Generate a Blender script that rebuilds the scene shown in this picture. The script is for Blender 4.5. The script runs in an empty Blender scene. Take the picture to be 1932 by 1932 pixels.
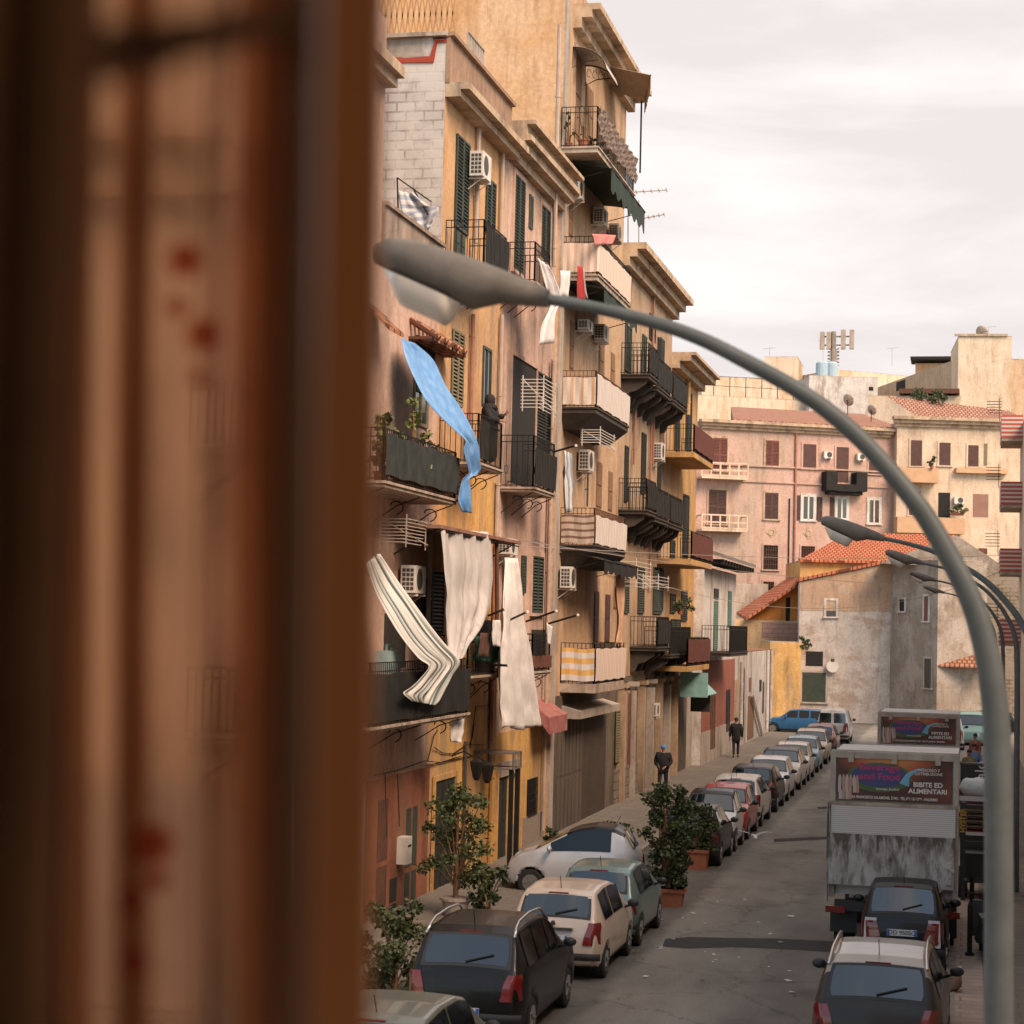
import bpy, math, random
from mathutils import Vector, Matrix, noise
random.seed(7)
R = math.radians
SC = bpy.context.scene
COL = SC.collection
# ------------------------------------------------------------------ camera
FPX = 3800.0; SZ = 1932.0
ROLL, PITCH, YAW, EYE = R(1.4), math.atan(208 / 3800.0), R(12.73), 6.0
cd = bpy.data.cameras.new('camera'); cam = bpy.data.objects.new('camera', cd); COL.objects.link(cam)
SC.camera = cam
cd.sensor_width = 36; cd.lens = FPX / SZ * 36; cd.clip_start = 0.05; cd.clip_end = 3000
cam.location = (0, 0, EYE)
cam.rotation_euler = (Matrix.Rotation(YAW, 4, 'Z') @ Matrix.Rotation(R(90) + PITCH, 4, 'X') @ Matrix.Rotation(ROLL, 4, 'Z')).to_euler()
cd.dof.use_dof = True; cd.dof.focus_distance = 50; cd.dof.aperture_fstop = 3.3
# ------------------------------------------------------------------ world and sun
SC.view_settings.view_transform = 'Standard'; SC.view_settings.look = 'None'
SC.view_settings.exposure = 1.95; SC.view_settings.gamma = 1
SUN_EL, SUN_AZ = 44, 128           # azimuth counted clockwise from +Y (the street's direction): behind and to the right
W = bpy.data.worlds.new('World'); SC.world = W; W.use_nodes = True
nt = W.node_tree; nt.nodes.clear()
def N(t, typ, **k):
    n = t.nodes.new(typ)
    for a, b in k.items():
        if a in ('ins',):
            for kk, v in b.items(): n.inputs[kk].default_value = v
        else: setattr(n, a, b)
    return n
out = N(nt, 'ShaderNodeOutputWorld'); bg = N(nt, 'ShaderNodeBackground')
sky = N(nt, 'ShaderNodeTexSky', sky_type='NISHITA', sun_disc=False, sun_elevation=R(SUN_EL), sun_rotation=R(SUN_AZ))
mul = N(nt, 'ShaderNodeMix', data_type='RGBA', blend_type='MULTIPLY'); mul.inputs[0].default_value = 1
mul.inputs[7].default_value = (.074, .076, .068, 1)
tc = N(nt, 'ShaderNodeTexCoord'); mp = N(nt, 'ShaderNodeMapping'); mp.inputs['Scale'].default_value = (1.1, 1.1, 4.2)
n1 = N(nt, 'ShaderNodeTexNoise', ins={'Scale': 3.4, 'Detail': 7, 'Roughness': .55, 'Distortion': .35})
cr = N(nt, 'ShaderNodeValToRGB'); cr.color_ramp.elements[0].position = .40; cr.color_ramp.elements[1].position = .58
cr.color_ramp.elements[0].color = (.228, .210, .208, 1); cr.color_ramp.elements[1].color = (.278, .264, .256, 1)
n2 = N(nt, 'ShaderNodeTexNoise', ins={'Scale': 1.3, 'Detail': 4})
cr2 = N(nt, 'ShaderNodeValToRGB'); cr2.color_ramp.elements[0].position = .30; cr2.color_ramp.elements[1].position = .46
cr2.color_ramp.elements[0].color = (.75, .75, .75, 1)
mx = N(nt, 'ShaderNodeMix', data_type='RGBA')
L = nt.links.new
L(tc.outputs['Generated'], mp.inputs[0]); L(mp.outputs[0], n1.inputs[0]); L(mp.outputs[0], n2.inputs[0])
L(n1.outputs[0], cr.inputs[0]); L(n2.outputs[0], cr2.inputs[0])
sxyz = N(nt, 'ShaderNodeSeparateXYZ'); L(tc.outputs['Generated'], sxyz.inputs[0])
mr = N(nt, 'ShaderNodeMapRange'); mr.inputs[1].default_value = -.75; mr.inputs[2].default_value = .15; L(sxyz.outputs['Y'], mr.inputs[0])
mn = N(nt, 'ShaderNodeTexNoise', ins={'Scale': 5.5, 'Detail': 6, 'Roughness': .6}); L(tc.outputs['Generated'], mn.inputs[0])
cb = N(nt, 'ShaderNodeValToRGB'); cb.color_ramp.elements[0].position = .47; cb.color_ramp.elements[1].position = .60; L(mn.outputs[0], cb.inputs[0])
mm = N(nt, 'ShaderNodeMath', operation='MAXIMUM'); L(mr.outputs[0], mm.inputs[0]); L(cb.outputs[0], mm.inputs[1])
mq = N(nt, 'ShaderNodeMath', operation='MULTIPLY'); L(mm.outputs[0], mq.inputs[0]); L(cr2.outputs[0], mq.inputs[1])
L(sky.outputs[0], mul.inputs[6]); L(mul.outputs[2], mx.inputs[6]); L(cr.outputs[0], mx.inputs[7]); L(mq.outputs[0], mx.inputs[0])
L(mx.outputs[2], bg.inputs[0]); bg.inputs[1].default_value = 1.0; L(bg.outputs[0], out.inputs[0])
sd = bpy.data.lights.new('sun', 'SUN'); sun = bpy.data.objects.new('sun', sd); COL.objects.link(sun)
sd.energy = 1.5; sd.angle = R(32); sd.color = (1, .735, .525)
a, e = R(SUN_AZ), R(SUN_EL)
sun.rotation_euler = Vector((math.sin(a) * math.cos(e), math.cos(a) * math.cos(e), math.sin(e))).to_track_quat('Z', 'Y').to_euler()
# ------------------------------------------------------------------ pixel rays (photo measured at 1932 x 1932)
def ray(p):
    u = p[0] - 966; v = p[1] - 966; c, s = math.cos(ROLL), math.sin(ROLL)
    u2 = u * c + v * s; v2 = -u * s + v * c
    f = FPX * math.cos(PITCH) + v2 * math.sin(PITCH); z = FPX * math.sin(PITCH) - v2 * math.cos(PITCH)
    return Vector((u2 * math.cos(YAW) - f * math.sin(YAW), u2 * math.sin(YAW) + f * math.cos(YAW), z))
def hx(p, X): r = ray(p); return Vector((0, 0, EYE)) + r * (X / r.x)
def hz(p, Z=0.0): r = ray(p); return Vector((0, 0, EYE)) + r * ((Z - EYE) / r.z)
def hy(p, Y): r = ray(p); return Vector((0, 0, EYE)) + r * (Y / r.y)
def hd(p, d): r = ray(p); return Vector((0, 0, EYE)) + r.normalized() * d
def z1(x, y): return (673.95 + x * .30233, 35.94 + y * .30233)
def z2(x, y): return (673.95 + x * .30233, 575.1 + y * .30233)
def z3(x, y): return (673.95 + x * .30233, 988.5 + y * .30233)
def z4(x, y): return (673.95 + x * .30233, 1347.9 + y * .30233)
def z5(x, y): return (1213.1 + x * .3721, 539.2 + y * .3721)
def z6(x, y): return (1213.1 + x * .3721, 988.5 + y * .3721)
def z7(x, y): return (1213.1 + x * .3721, 1347.9 + y * .3721)
# ------------------------------------------------------------------ object helpers
def tag(o, label=None, cat=None, group=None, kind=None):
    if label: o['label'] = label
    if cat: o['category'] = cat
    if group: o['group'] = group
    if kind: o['kind'] = kind
    return o
WORLD = {}
def thing(name, loc, label, cat, group=None, rz=0.0):
    o = bpy.data.objects.new(name, None); COL.objects.link(o); o.location = loc; o.rotation_euler.z = rz
    o.empty_display_size = .2
    WORLD[o.name] = Vector(loc)
    return tag(o, label, cat, group)
class MB:
    def __init__(s): s.v = []; s.f = []; s.m = []; s.cm = 0
    def mat(s, i): s.cm = i; return s
    def add(s, vs, fs):
        b = len(s.v); s.v += [tuple(v) for v in vs]
        for f in fs: s.f.append([b + i for i in f]); s.m.append(s.cm)
        return s
    def box(s, x0, x1, y0, y1, z0, z1, M=None):
        vs = [Vector((x, y, z)) for z in (z0, z1) for y in (y0, y1) for x in (x0, x1)]
        if M: vs = [M @ v for v in vs]
        return s.add(vs, [(0, 2, 3, 1), (4, 5, 7, 6), (0, 1, 5, 4), (2, 6, 7, 3), (0, 4, 6, 2), (1, 3, 7, 5)])
    def hexa(s, a, b):     # two quads, matching corners
        return s.add(list(a) + list(b), [(3, 2, 1, 0), (4, 5, 6, 7), (0, 1, 5, 4), (1, 2, 6, 5), (2, 3, 7, 6), (3, 0, 4, 7)])
    def tube(s, pts, r, n=6, cap=True):
        pts = [Vector(p) for p in pts]; rs = r if isinstance(r, (list, tuple)) else [r] * len(pts)
        b = len(s.v); prev = None
        for i, p in enumerate(pts):
            d = (pts[min(i + 1, len(pts) - 1)] - pts[max(i - 1, 0)])
            if d.length < 1e-9: d = Vector((0, 0, 1))
            d.normalize()
            if prev is None:
                q = Vector((0, 0, 1)) if abs(d.z) < .9 else Vector((1, 0, 0))
                a = d.cross(q).normalized()
            else:
                a = (prev - d * prev.dot(d)).normalized()
            prev = a; c = d.cross(a)
            for k in range(n):
                t = 2 * math.pi * (k + .5) / n
                s.v.append(tuple(p + (a * math.cos(t) + c * math.sin(t)) * rs[i]))
        for i in range(len(pts) - 1):
            for k in range(n):
                k2 = (k + 1) % n
                s.f.append([b + i * n + k, b + i * n + k2, b + (i + 1) * n + k2, b + (i + 1) * n + k]); s.m.append(s.cm)
        if cap:
            s.f.append([b + k for k in range(n)][::-1]); s.m.append(s.cm)
            s.f.append([b + (len(pts) - 1) * n + k for k in range(n)]); s.m.append(s.cm)
        return s
    def bar(s, a, b, r=.012, n=4): return s.tube([a, b], r, n)
    def grid(s, fn, nu, nv, flip=False):
        b = len(s.v)
        for i in range(nu + 1):
            for j in range(nv + 1): s.v.append(tuple(fn(i / nu, j / nv)))
        for i in range(nu):
            for j in range(nv):
                q = [b + i * (nv + 1) + j, b + (i + 1) * (nv + 1) + j, b + (i + 1) * (nv + 1) + j + 1, b + i * (nv + 1) + j + 1]
                s.f.append(q[::-1] if flip else q); s.m.append(s.cm)
        return s
    def ball(s, c, r, nu=8, nv=6, sx=1, sy=1, sz=1):
        c = Vector(c)
        return s.grid(lambda a, b: c + Vector((math.cos(a * 6.2832) * math.sin(b * 3.14159) * r * sx, math.sin(a * 6.2832) * math.sin(b * 3.14159) * r * sy, -math.cos(b * 3.14159) * r * sz)), nu, nv)
    def prism(s, poly, d):  # poly 3d points, extruded by vector d
        n = len(poly); d = Vector(d); vs = [Vector(p) for p in poly] + [Vector(p) + d for p in poly]
        return s.add(vs, [list(range(n))[::-1], [n + i for i in range(n)]] + [(i, (i + 1) % n, n + (i + 1) % n, n + i) for i in range(n)])
    def build(s, name, mats, parent=None, smooth=False, local=False, solid=0, org=None):
        if not isinstance(mats, (list, tuple)): mats = [mats]
        if not s.v: return None
        if local or org is None:
            if local: o0 = Vector((0, 0, 0))
            else:
                xs = [v[0] for v in s.v]; ys = [v[1] for v in s.v]; zs = [v[2] for v in s.v]
                o0 = Vector(((min(xs) + max(xs)) / 2, (min(ys) + max(ys)) / 2, min(zs)))
        else: o0 = Vector(org)
        me = bpy.data.meshes.new(name)
        me.from_pydata([(v[0] - o0.x, v[1] - o0.y, v[2] - o0.z) for v in s.v], [], s.f)
        for m in mats: me.materials.append(m)
        me.polygons.foreach_set('material_index', s.m)
        if smooth: me.polygons.foreach_set('use_smooth', [True] * len(s.f))
        me.update()
        o = bpy.data.objects.new(name, me); COL.objects.link(o)
        if parent is not None:
            o.parent = parent
            if local: o.location = (0, 0, 0)
            else: o.location = o0 - WORLD[parent.name]
        else: o.location = o0
        WORLD[o.name] = Vector((0, 0, 0)) if local else o0
        if solid:
            sm = o.modifiers.new('s', 'SOLIDIFY'); sm.thickness = solid; sm.offset = 0
        return o
def copy_tree(o, parent=None):
    c = o.copy(); COL.objects.link(c)
    if parent: c.parent = parent
    for ch in list(o.children): copy_tree(ch, c)
    return c
# ------------------------------------------------------------------ materials
MC = {}
def mat(name, col, rough=.7, metal=0, spec=None, trans=0, coat=0, emis=None):
    m = bpy.data.materials.new(name); m.use_nodes = True
    b = m.node_tree.nodes['Principled BSDF']
    b.inputs['Base Color'].default_value = (*col, 1); b.inputs['Roughness'].default_value = rough
    b.inputs['Metallic'].default_value = metal
    if spec is not None: b.inputs['Specular IOR Level'].default_value = spec
    if coat: b.inputs['Coat Weight'].default_value = coat; b.inputs['Coat Roughness'].default_value = .05
    if emis: b.inputs['Emission Color'].default_value = (*emis[0], 1); b.inputs['Emission Strength'].default_value = emis[1]
    return m
def vary(name, col, col2, scale=1.5, rough=.85, bump=.15, bscale=30, stretch=(1, 1, 1), lo=.4, hi=.65, col3=None, s3=.6, lo3=.5, hi3=.62, metal=0, coat=0, st3=(1, 1, .25), spec=.3):
    """noise-driven base colour (up to three tones) and bump, in world coordinates"""
    m = mat(name, col, rough, metal, coat=coat, spec=spec); t = m.node_tree; b = t.nodes['Principled BSDF']
    g = N(t, 'ShaderNodeNewGeometry')
    mp = N(t, 'ShaderNodeMapping'); mp.inputs['Scale'].default_value = stretch
    no = N(t, 'ShaderNodeTexNoise', ins={'Scale': scale, 'Detail': 8, 'Roughness': .62})
    r = N(t, 'ShaderNodeValToRGB'); r.color_ramp.elements[0].position = lo; r.color_ramp.elements[1].position = hi
    r.color_ramp.elements[0].color = (*col, 1); r.color_ramp.elements[1].color = (*col2, 1)
    l = t.links.new
    l(g.outputs['Position'], mp.inputs[0]); l(mp.outputs[0], no.inputs[0]); l(no.outputs[0], r.inputs[0])
    last = r.outputs[0]
    if col3:
        mp3 = N(t, 'ShaderNodeMapping'); mp3.inputs['Scale'].default_value = st3; mp3.inputs['Location'].default_value = (13, 7, 3)
        n3 = N(t, 'ShaderNodeTexNoise', ins={'Scale': s3, 'Detail': 9, 'Roughness': .68})
        r3 = N(t, 'ShaderNodeValToRGB'); r3.color_ramp.elements[0].position = lo3; r3.color_ramp.elements[1].position = hi3
        mx = N(t, 'ShaderNodeMix', data_type='RGBA'); mx.inputs[7].default_value = (*col3, 1)
        l(g.outputs['Position'], mp3.inputs[0]); l(mp3.outputs[0], n3.inputs[0]); l(n3.outputs[0], r3.inputs[0])
        l(r3.outputs[0], mx.inputs[0]); l(last, mx.inputs[6]); last = mx.outputs[2]
    if name.startswith(('plaster', 'painted', 'ruin', 'stained', 'terrace', 'crumbling', 'cream', 'orange_pl', 'slab', 'cornice', 'grey_pil', 'dark_stone')):
        m5 = N(t, 'ShaderNodeMapping'); m5.inputs['Scale'].default_value = (1.1, 1.1, .2); l(g.outputs['Position'], m5.inputs[0])
        n5 = N(t, 'ShaderNodeTexNoise', ins={'Scale': 2.2, 'Detail': 9, 'Roughness': .72}); l(m5.outputs[0], n5.inputs[0])
        r5 = N(t, 'ShaderNodeValToRGB'); r5.color_ramp.elements[0].position = .50; r5.color_ramp.elements[1].position = .72; r5.color_ramp.elements[0].color = (1, 1, 1, 1); r5.color_ramp.elements[1].color = (.66, .60, .55, 1); l(n5.outputs[0], r5.inputs[0])
        n6 = N(t, 'ShaderNodeTexNoise', ins={'Scale': 7, 'Detail': 8, 'Roughness': .7}); l(g.outputs['Position'], n6.inputs[0])
        r6 = N(t, 'ShaderNodeValToRGB'); r6.color_ramp.elements[0].position = .3; r6.color_ramp.elements[1].position = .7; r6.color_ramp.elements[0].color = (.80, .78, .76, 1); r6.color_ramp.elements[1].color = (1.12, 1.12, 1.12, 1); l(n6.outputs[0], r6.inputs[0])
        vo = N(t, 'ShaderNodeTexVoronoi', feature='DISTANCE_TO_EDGE', ins={'Scale': .55}); wv = N(t, 'ShaderNodeTexNoise', ins={'Scale': 1.4, 'Detail': 5}); l(g.outputs['Position'], wv.inputs[0])
        ma = N(t, 'ShaderNodeMix', data_type='RGBA'); ma.inputs[0].default_value = .35; l(g.outputs['Position'], ma.inputs[6]); l(wv.outputs['Color'], ma.inputs[7]); l(ma.outputs[2], vo.inputs['Vector'])
        r7 = N(t, 'ShaderNodeValToRGB'); r7.color_ramp.elements[0].position = .001; r7.color_ramp.elements[1].position = .006; r7.color_ramp.elements[0].color = (.86, .84, .82, 1); r7.color_ramp.elements[1].color = (1, 1, 1, 1); l(vo.outputs['Distance'], r7.inputs[0])
        for rr in (r5, r6, r7):
            mm_ = N(t, 'ShaderNodeMix', data_type='RGBA', blend_type='MULTIPLY'); mm_.inputs[0].default_value = 1; l(last, mm_.inputs[6]); l(rr.outputs[0], mm_.inputs[7]); last = mm_.outputs[2]
    l(last, b.inputs['Base Color'])
    if bump:
        nb = N(t, 'ShaderNodeTexNoise', ins={'Scale': bscale, 'Detail': 6}); l(g.outputs['Position'], nb.inputs[0])
        bu = N(t, 'ShaderNodeBump', ins={'Strength': bump, 'Distance': .03}); l(nb.outputs[0], bu.inputs['Height']); l(bu.outputs[0], b.inputs['Normal'])
    return m
def striped(name, c1, c2, axis, freq, rough=.9, duty=.5, coord='Object', sharp=.04, c3=None):
    m = mat(name, c1, rough, spec=.2); t = m.node_tree; b = t.nodes['Principled BSDF']; l = t.links.new
    tc = N(t, 'ShaderNodeTexCoord' if coord != 'attr' else 'ShaderNodeAttribute')
    if coord == 'attr': tc.attribute_name = 'uvw'; src = tc.outputs['Vector']
    else: src = tc.outputs[coord]
    sx = N(t, 'ShaderNodeSeparateXYZ'); l(src, sx.inputs[0])
    mu = N(t, 'ShaderNodeMath', operation='MULTIPLY'); mu.inputs[1].default_value = freq; l(sx.outputs[axis], mu.inputs[0])
    fr = N(t, 'ShaderNodeMath', operation='FRACT'); l(mu.outputs[0], fr.inputs[0])
    r = N(t, 'ShaderNodeValToRGB'); r.color_ramp.interpolation = 'CONSTANT'
    r.color_ramp.elements[0].color = (*c1, 1); r.color_ramp.elements[1].position = duty; r.color_ramp.elements[1].color = (*c2, 1)
    if c3: e = r.color_ramp.elements.new(duty + (1 - duty) / 2); e.color = (*c3, 1)
    l(fr.outputs[0], r.inputs[0]); l(r.outputs[0], b.inputs['Base Color'])
    return m
def set_uvw(o, fn):
    me = o.data; at = me.attributes.new('uvw', 'FLOAT_VECTOR', 'POINT')
    n = len(me.vertices); d = []
    for i in range(n): d += list(fn(i))
    at.data.foreach_set('vector', d)
def bricky(name, c1, c2, mortar, sx, sz, axes='XZ', rough=.9, bump=.4, noise_c=None, msize=.02):
    m = mat(name, c1, rough, spec=.2); t = m.node_tree; b = t.nodes['Principled BSDF']; l = t.links.new
    g = N(t, 'ShaderNodeNewGeometry'); s = N(t, 'ShaderNodeSeparateXYZ'); c = N(t, 'ShaderNodeCombineXYZ')
    l(g.outputs['Position'], s.inputs[0]); l(s.outputs['XYZ'.index(axes[0])], c.inputs[0]); l(s.outputs['XYZ'.index(axes[1])], c.inputs[1])
    br = N(t, 'ShaderNodeTexBrick', ins={'Scale': 1.0, 'Mortar Size': msize, 'Brick Width': sx, 'Row Height': sz, 'Color1': (*c1, 1), 'Color2': (*c2, 1), 'Mortar': (*mortar, 1)})
    l(c.outputs[0], br.inputs[0]); last = br.outputs[0]
    if noise_c:
        n = N(t, 'ShaderNodeTexNoise', ins={'Scale': .9, 'Detail': 9, 'Roughness': .7}); l(g.outputs['Position'], n.inputs[0])
        r = N(t, 'ShaderNodeValToRGB'); r.color_ramp.elements[0].position = .42; r.color_ramp.elements[1].position = .58
        l(n.outputs[0], r.inputs[0]); mx = N(t, 'ShaderNodeMix', data_type='RGBA'); mx.inputs[7].default_value = (*noise_c, 1)
        l(r.outputs[0], mx.inputs[0]); l(last, mx.inputs[6]); last = mx.outputs[2]
    l(last, b.inputs['Base Color'])
    bu = N(t, 'ShaderNodeBump', ins={'Strength': bump, 'Distance': .02}); bu.invert = True; l(br.outputs['Fac'], bu.inputs['Height']); l(bu.outputs[0], b.inputs['Normal'])
    return m
PINK = vary('plaster_pink_beige', (.56, .39, .315), (.48, .32, .25), 1.1, col3=(.33, .24, .19), s3=.9, bscale=14)
PEACH = vary('plaster_peach', (.55, .34, .18), (.47, .28, .145), 1.3, col3=(.36, .24, .16), s3=.8, bscale=14)
YELLOW = vary('plaster_yellow', (.60, .36, .13), (.52, .29, .10), 1.6, col3=(.36, .24, .13), s3=1.0, bscale=14)
TERRA = vary('plaster_terracotta', (.30, .12, .07), (.23, .09, .055), 1.4, col3=(.22, .11, .07), s3=.8, bscale=14)
ORANGE = vary('plaster_orange_streaked', (.58, .40, .26), (.53, .33, .18), .7, col3=(.46, .26, .12), s3=.5, lo3=.47, hi3=.66, bscale=8, st3=(1, 1, .18))
BEIGE = vary('plaster_beige', (.50, .345, .22), (.43, .28, .17), 1.2, col3=(.33, .22, .14), s3=.8, bscale=14)
BEIGE2 = vary('plaster_dun', (.43, .31, .21), (.37, .25, .16), 1.2, col3=(.27, .19, .13), s3=.9, bscale=14)
OCHRE = vary('plaster_ochre', (.50, .30, .115), (.43, .24, .09), 1.2, col3=(.32, .2, .1), s3=.9, bscale=14)
WHITEP = vary('plaster_white', (.60, .57, .55), (.50, .46, .43), 1.3, col3=(.35, .29, .25), s3=1.0, bscale=14)
REDP = vary('plaster_red', (.33, .115, .08), (.27, .09, .065), 1.5, col3=(.22, .12, .09), s3=1., bscale=14)
FPINK = vary('plaster_faded_pink', (.50, .335, .28), (.44, .28, .23), .8, col3=(.40, .30, .24), s3=.35, bscale=8)
CREAM = vary('plaster_cream', (.62, .50, .38), (.56, .43, .32), .8, col3=(.45, .35, .26), s3=.35, bscale=8)
PALE = vary('plaster_sunlit_cream', (.66, .56, .44), (.60, .48, .36), .5, col3=(.52, .36, .22), s3=.25, bscale=6)
RUIN = vary('plaster_ruined', (.50, .44, .40), (.40, .35, .31), 1.0, col3=(.36, .28, .225), s3=.42, lo3=.52, hi3=.60, bscale=5, bump=.5, st3=(1, 1, 1.6))
RUIN2 = vary('plaster_ruined_dark', (.30, .255, .21), (.24, .19, .15), 1.0, col3=(.36, .31, .27), s3=.5, lo3=.48, hi3=.58, bscale=5, bump=.5, st3=(1, 1, 1.2))
RUBBLE = bricky('rubble_stone', (.30, .22, .15), (.22, .16, .11), (.13, .10, .075), .5, .24, noise_c=(.27, .22, .17), msize=.05)
STONEB = bricky('stone_base', (.23, .19, .155), (.18, .145, .115), (.10, .085, .07), .55, .28, axes='YZ', msize=.02)
DARKST = vary('dark_stone_front', (.115, .085, .062), (.08, .06, .045), 1.2, col3=(.16, .125, .092), s3=.8, bscale=9, bump=.3)
BLOCK = bricky('grey_block_wall', (.44, .40, .375), (.37, .335, .31), (.25, .215, .19), .42, .215, noise_c=(.50, .455, .42), msize=.022)
GRANITE = vary('speckled_granite', (.30, .24, .20), (.19, .15, .13), 22, bump=.05)
SLAB = vary('slab_concrete', (.46, .37, .30), (.34, .27, .215), 3, col3=(.24, .19, .15), s3=2, bump=.15)
GREYP = vary('grey_pilaster', (.42, .36, .31), (.36, .30, .255), 1.5, col3=(.28, .23, .19), s3=1)
CORN = vary('cornice_stone', (.50, .38, .27), (.40, .29, .2), 2.5, col3=(.25, .19, .14), s3=1.4)
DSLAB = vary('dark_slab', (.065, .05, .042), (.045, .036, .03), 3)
IRON = mat('dark_iron', (.014, .012, .011), .65, spec=.25)
RUST = vary('rusty_iron', (.13, .06, .035), (.08, .04, .03), 6, bump=0)
SHUT = vary('green_shutter_paint', (.035, .048, .038), (.055, .065, .05), 4, rough=.6, bump=0)
SHUTD = vary('dark_shutter_paint', (.02, .023, .02), (.035, .035, .029), 4, rough=.6, bump=0)
SHUTO = vary('olive_shutter_paint', (.20, .17, .10), (.15, .13, .08), 4, rough=.6, bump=0)
SHUTR = vary('red_brown_shutter_paint', (.18, .06, .045), (.13, .045, .035), 3, rough=.6, bump=0)
SHUTB = vary('brown_shutter_paint', (.095, .045, .038), (.07, .035, .03), 3, rough=.6, bump=0)
BLACK = mat('black_opening', (.012, .010, .009), .9)  # flat black, painting in the shade inside windows and doorways
GLASSD = mat('window_glass', (.03, .035, .04), .08, spec=.8)
PIPE = vary('drain_pipe', (.42, .33, .27), (.33, .25, .20), 3, bump=0, rough=.5)
PIPER = vary('drain_pipe_red', (.33, .16, .11), (.26, .12, .08), 3, bump=0, rough=.5)
WHITE = vary('ac_white', (.62, .58, .53), (.54, .49, .44), 4, bump=0, rough=.45)
DGREY = mat('dark_grille', (.05, .045, .04), .6)
TILE = None
def tilemat(name, c1, c2, axes='XY', step=.3):
    m = bricky(name, c1, c2, tuple(x * .35 for x in c1), step, .42, axes=axes, bump=.7, msize=.045)
    return m
TILER = tilemat('red_roof_tiles', (.40, .125, .065), (.46, .165, .09))
TILEM = tilemat('muted_roof_tiles', (.34, .17, .12), (.40, .23, .17))
TILED = tilemat('old_roof_tiles', (.30, .13, .08), (.36, .18, .11))
WOOD = vary('bare_wood', (.24, .14, .08), (.16, .09, .05), 8, stretch=(1, 1, 4))
ASPH = vary('asphalt', (.160, .148, .133), (.122, .112, .101), .45, rough=.9, bump=.3, bscale=60, col3=(.215, .20, .18), s3=.12, lo3=.44, hi3=.62, st3=(2.2, .5, 1))
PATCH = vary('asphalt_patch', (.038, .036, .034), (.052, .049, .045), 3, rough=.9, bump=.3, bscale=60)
PAVE = bricky('paving', (.235, .20, .165), (.19, .165, .14), (.10, .09, .075), .9, .42, axes='XY', bump=.2, noise_c=(.17, .145, .12))
PAVEL = bricky('paving_pale', (.40, .31, .255), (.33, .26, .215), (.17, .14, .12), 1.1, .36, axes='XY', bump=.2, noise_c=(.28, .225, .19))
KERB = vary('kerb_stone', (.26, .23, .195), (.19, .17, .145), 3)
WHITECLOTH = vary('white_cloth', (.66, .62, .60), (.54, .50, .48), 3, rough=.95, bump=.1, bscale=8)
def foliage(name, c1, c2):
    return vary(name, c1, c2, 16, rough=.5, bump=0, lo=.35, hi=.7)
LEAF = foliage('leaf_dark', (.025, .038, .016), (.085, .105, .038))
LEAFL = foliage('leaf_fresh', (.09, .12, .03), (.15, .17, .05))
POTM = vary('terracotta_pot', (.36, .13, .07), (.28, .10, .06), 5)
def cloudmix(m): return m
# ------------------------------------------------------------------ ground
def struct(mb, name, m, **k): return tag(mb.build(name, m, org=(0, 0, 0), **k), kind='structure')
mb = MB(); mb.add([(-400, -60, -.16), (400, -60, -.16), (400, 900, -.16), (-400, 900, -.16)], [(0, 1, 2, 3)]); struct(mb, 'ground', KERB)
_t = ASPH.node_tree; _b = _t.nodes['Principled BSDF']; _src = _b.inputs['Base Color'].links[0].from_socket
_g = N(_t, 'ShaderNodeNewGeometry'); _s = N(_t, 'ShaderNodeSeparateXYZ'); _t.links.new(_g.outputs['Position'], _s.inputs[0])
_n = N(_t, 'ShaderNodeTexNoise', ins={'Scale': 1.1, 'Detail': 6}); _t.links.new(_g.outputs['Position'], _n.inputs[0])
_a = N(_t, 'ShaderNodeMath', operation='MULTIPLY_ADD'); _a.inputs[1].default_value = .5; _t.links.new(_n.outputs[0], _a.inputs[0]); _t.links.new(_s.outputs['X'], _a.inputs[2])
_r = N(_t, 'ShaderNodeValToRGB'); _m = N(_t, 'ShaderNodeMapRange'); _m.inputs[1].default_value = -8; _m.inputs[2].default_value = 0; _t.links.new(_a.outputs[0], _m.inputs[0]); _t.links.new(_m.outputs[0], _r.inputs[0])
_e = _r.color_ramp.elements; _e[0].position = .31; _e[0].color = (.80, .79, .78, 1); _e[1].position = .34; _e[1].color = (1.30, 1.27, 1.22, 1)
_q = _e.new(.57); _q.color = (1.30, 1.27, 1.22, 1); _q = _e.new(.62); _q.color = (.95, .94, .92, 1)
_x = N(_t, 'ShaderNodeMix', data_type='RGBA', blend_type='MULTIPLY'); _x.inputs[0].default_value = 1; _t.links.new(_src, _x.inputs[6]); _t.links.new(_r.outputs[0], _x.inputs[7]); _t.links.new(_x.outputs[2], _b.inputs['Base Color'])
_src = _b.inputs['Base Color'].links[0].from_socket
_v = N(_t, 'ShaderNodeTexVoronoi', feature='DISTANCE_TO_EDGE', ins={'Scale': .30}); _w = N(_t, 'ShaderNodeTexNoise', ins={'Scale': .8, 'Detail': 8, 'Roughness': .7}); _t.links.new(_g.outputs['Position'], _w.inputs[0])
_k = N(_t, 'ShaderNodeMix', data_type='RGBA', blend_type='LINEAR_LIGHT'); _k.inputs[0].default_value = .9; _t.links.new(_g.outputs['Position'], _k.inputs[6]); _t.links.new(_w.outputs['Color'], _k.inputs[7]); _t.links.new(_k.outputs[2], _v.inputs['Vector'])
_c = N(_t, 'ShaderNodeValToRGB'); _c.color_ramp.elements[0].position = .002; _c.color_ramp.elements[1].position = .010; _c.color_ramp.elements[0].color = (.58, .56, .54, 1); _c.color_ramp.elements[1].color = (1, 1, 1, 1); _t.links.new(_v.outputs['Distance'], _c.inputs[0])
_o = N(_t, 'ShaderNodeTexNoise', ins={'Scale': .55, 'Detail': 7, 'Roughness': .6}); _t.links.new(_g.outputs['Position'], _o.inputs[0])
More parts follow.
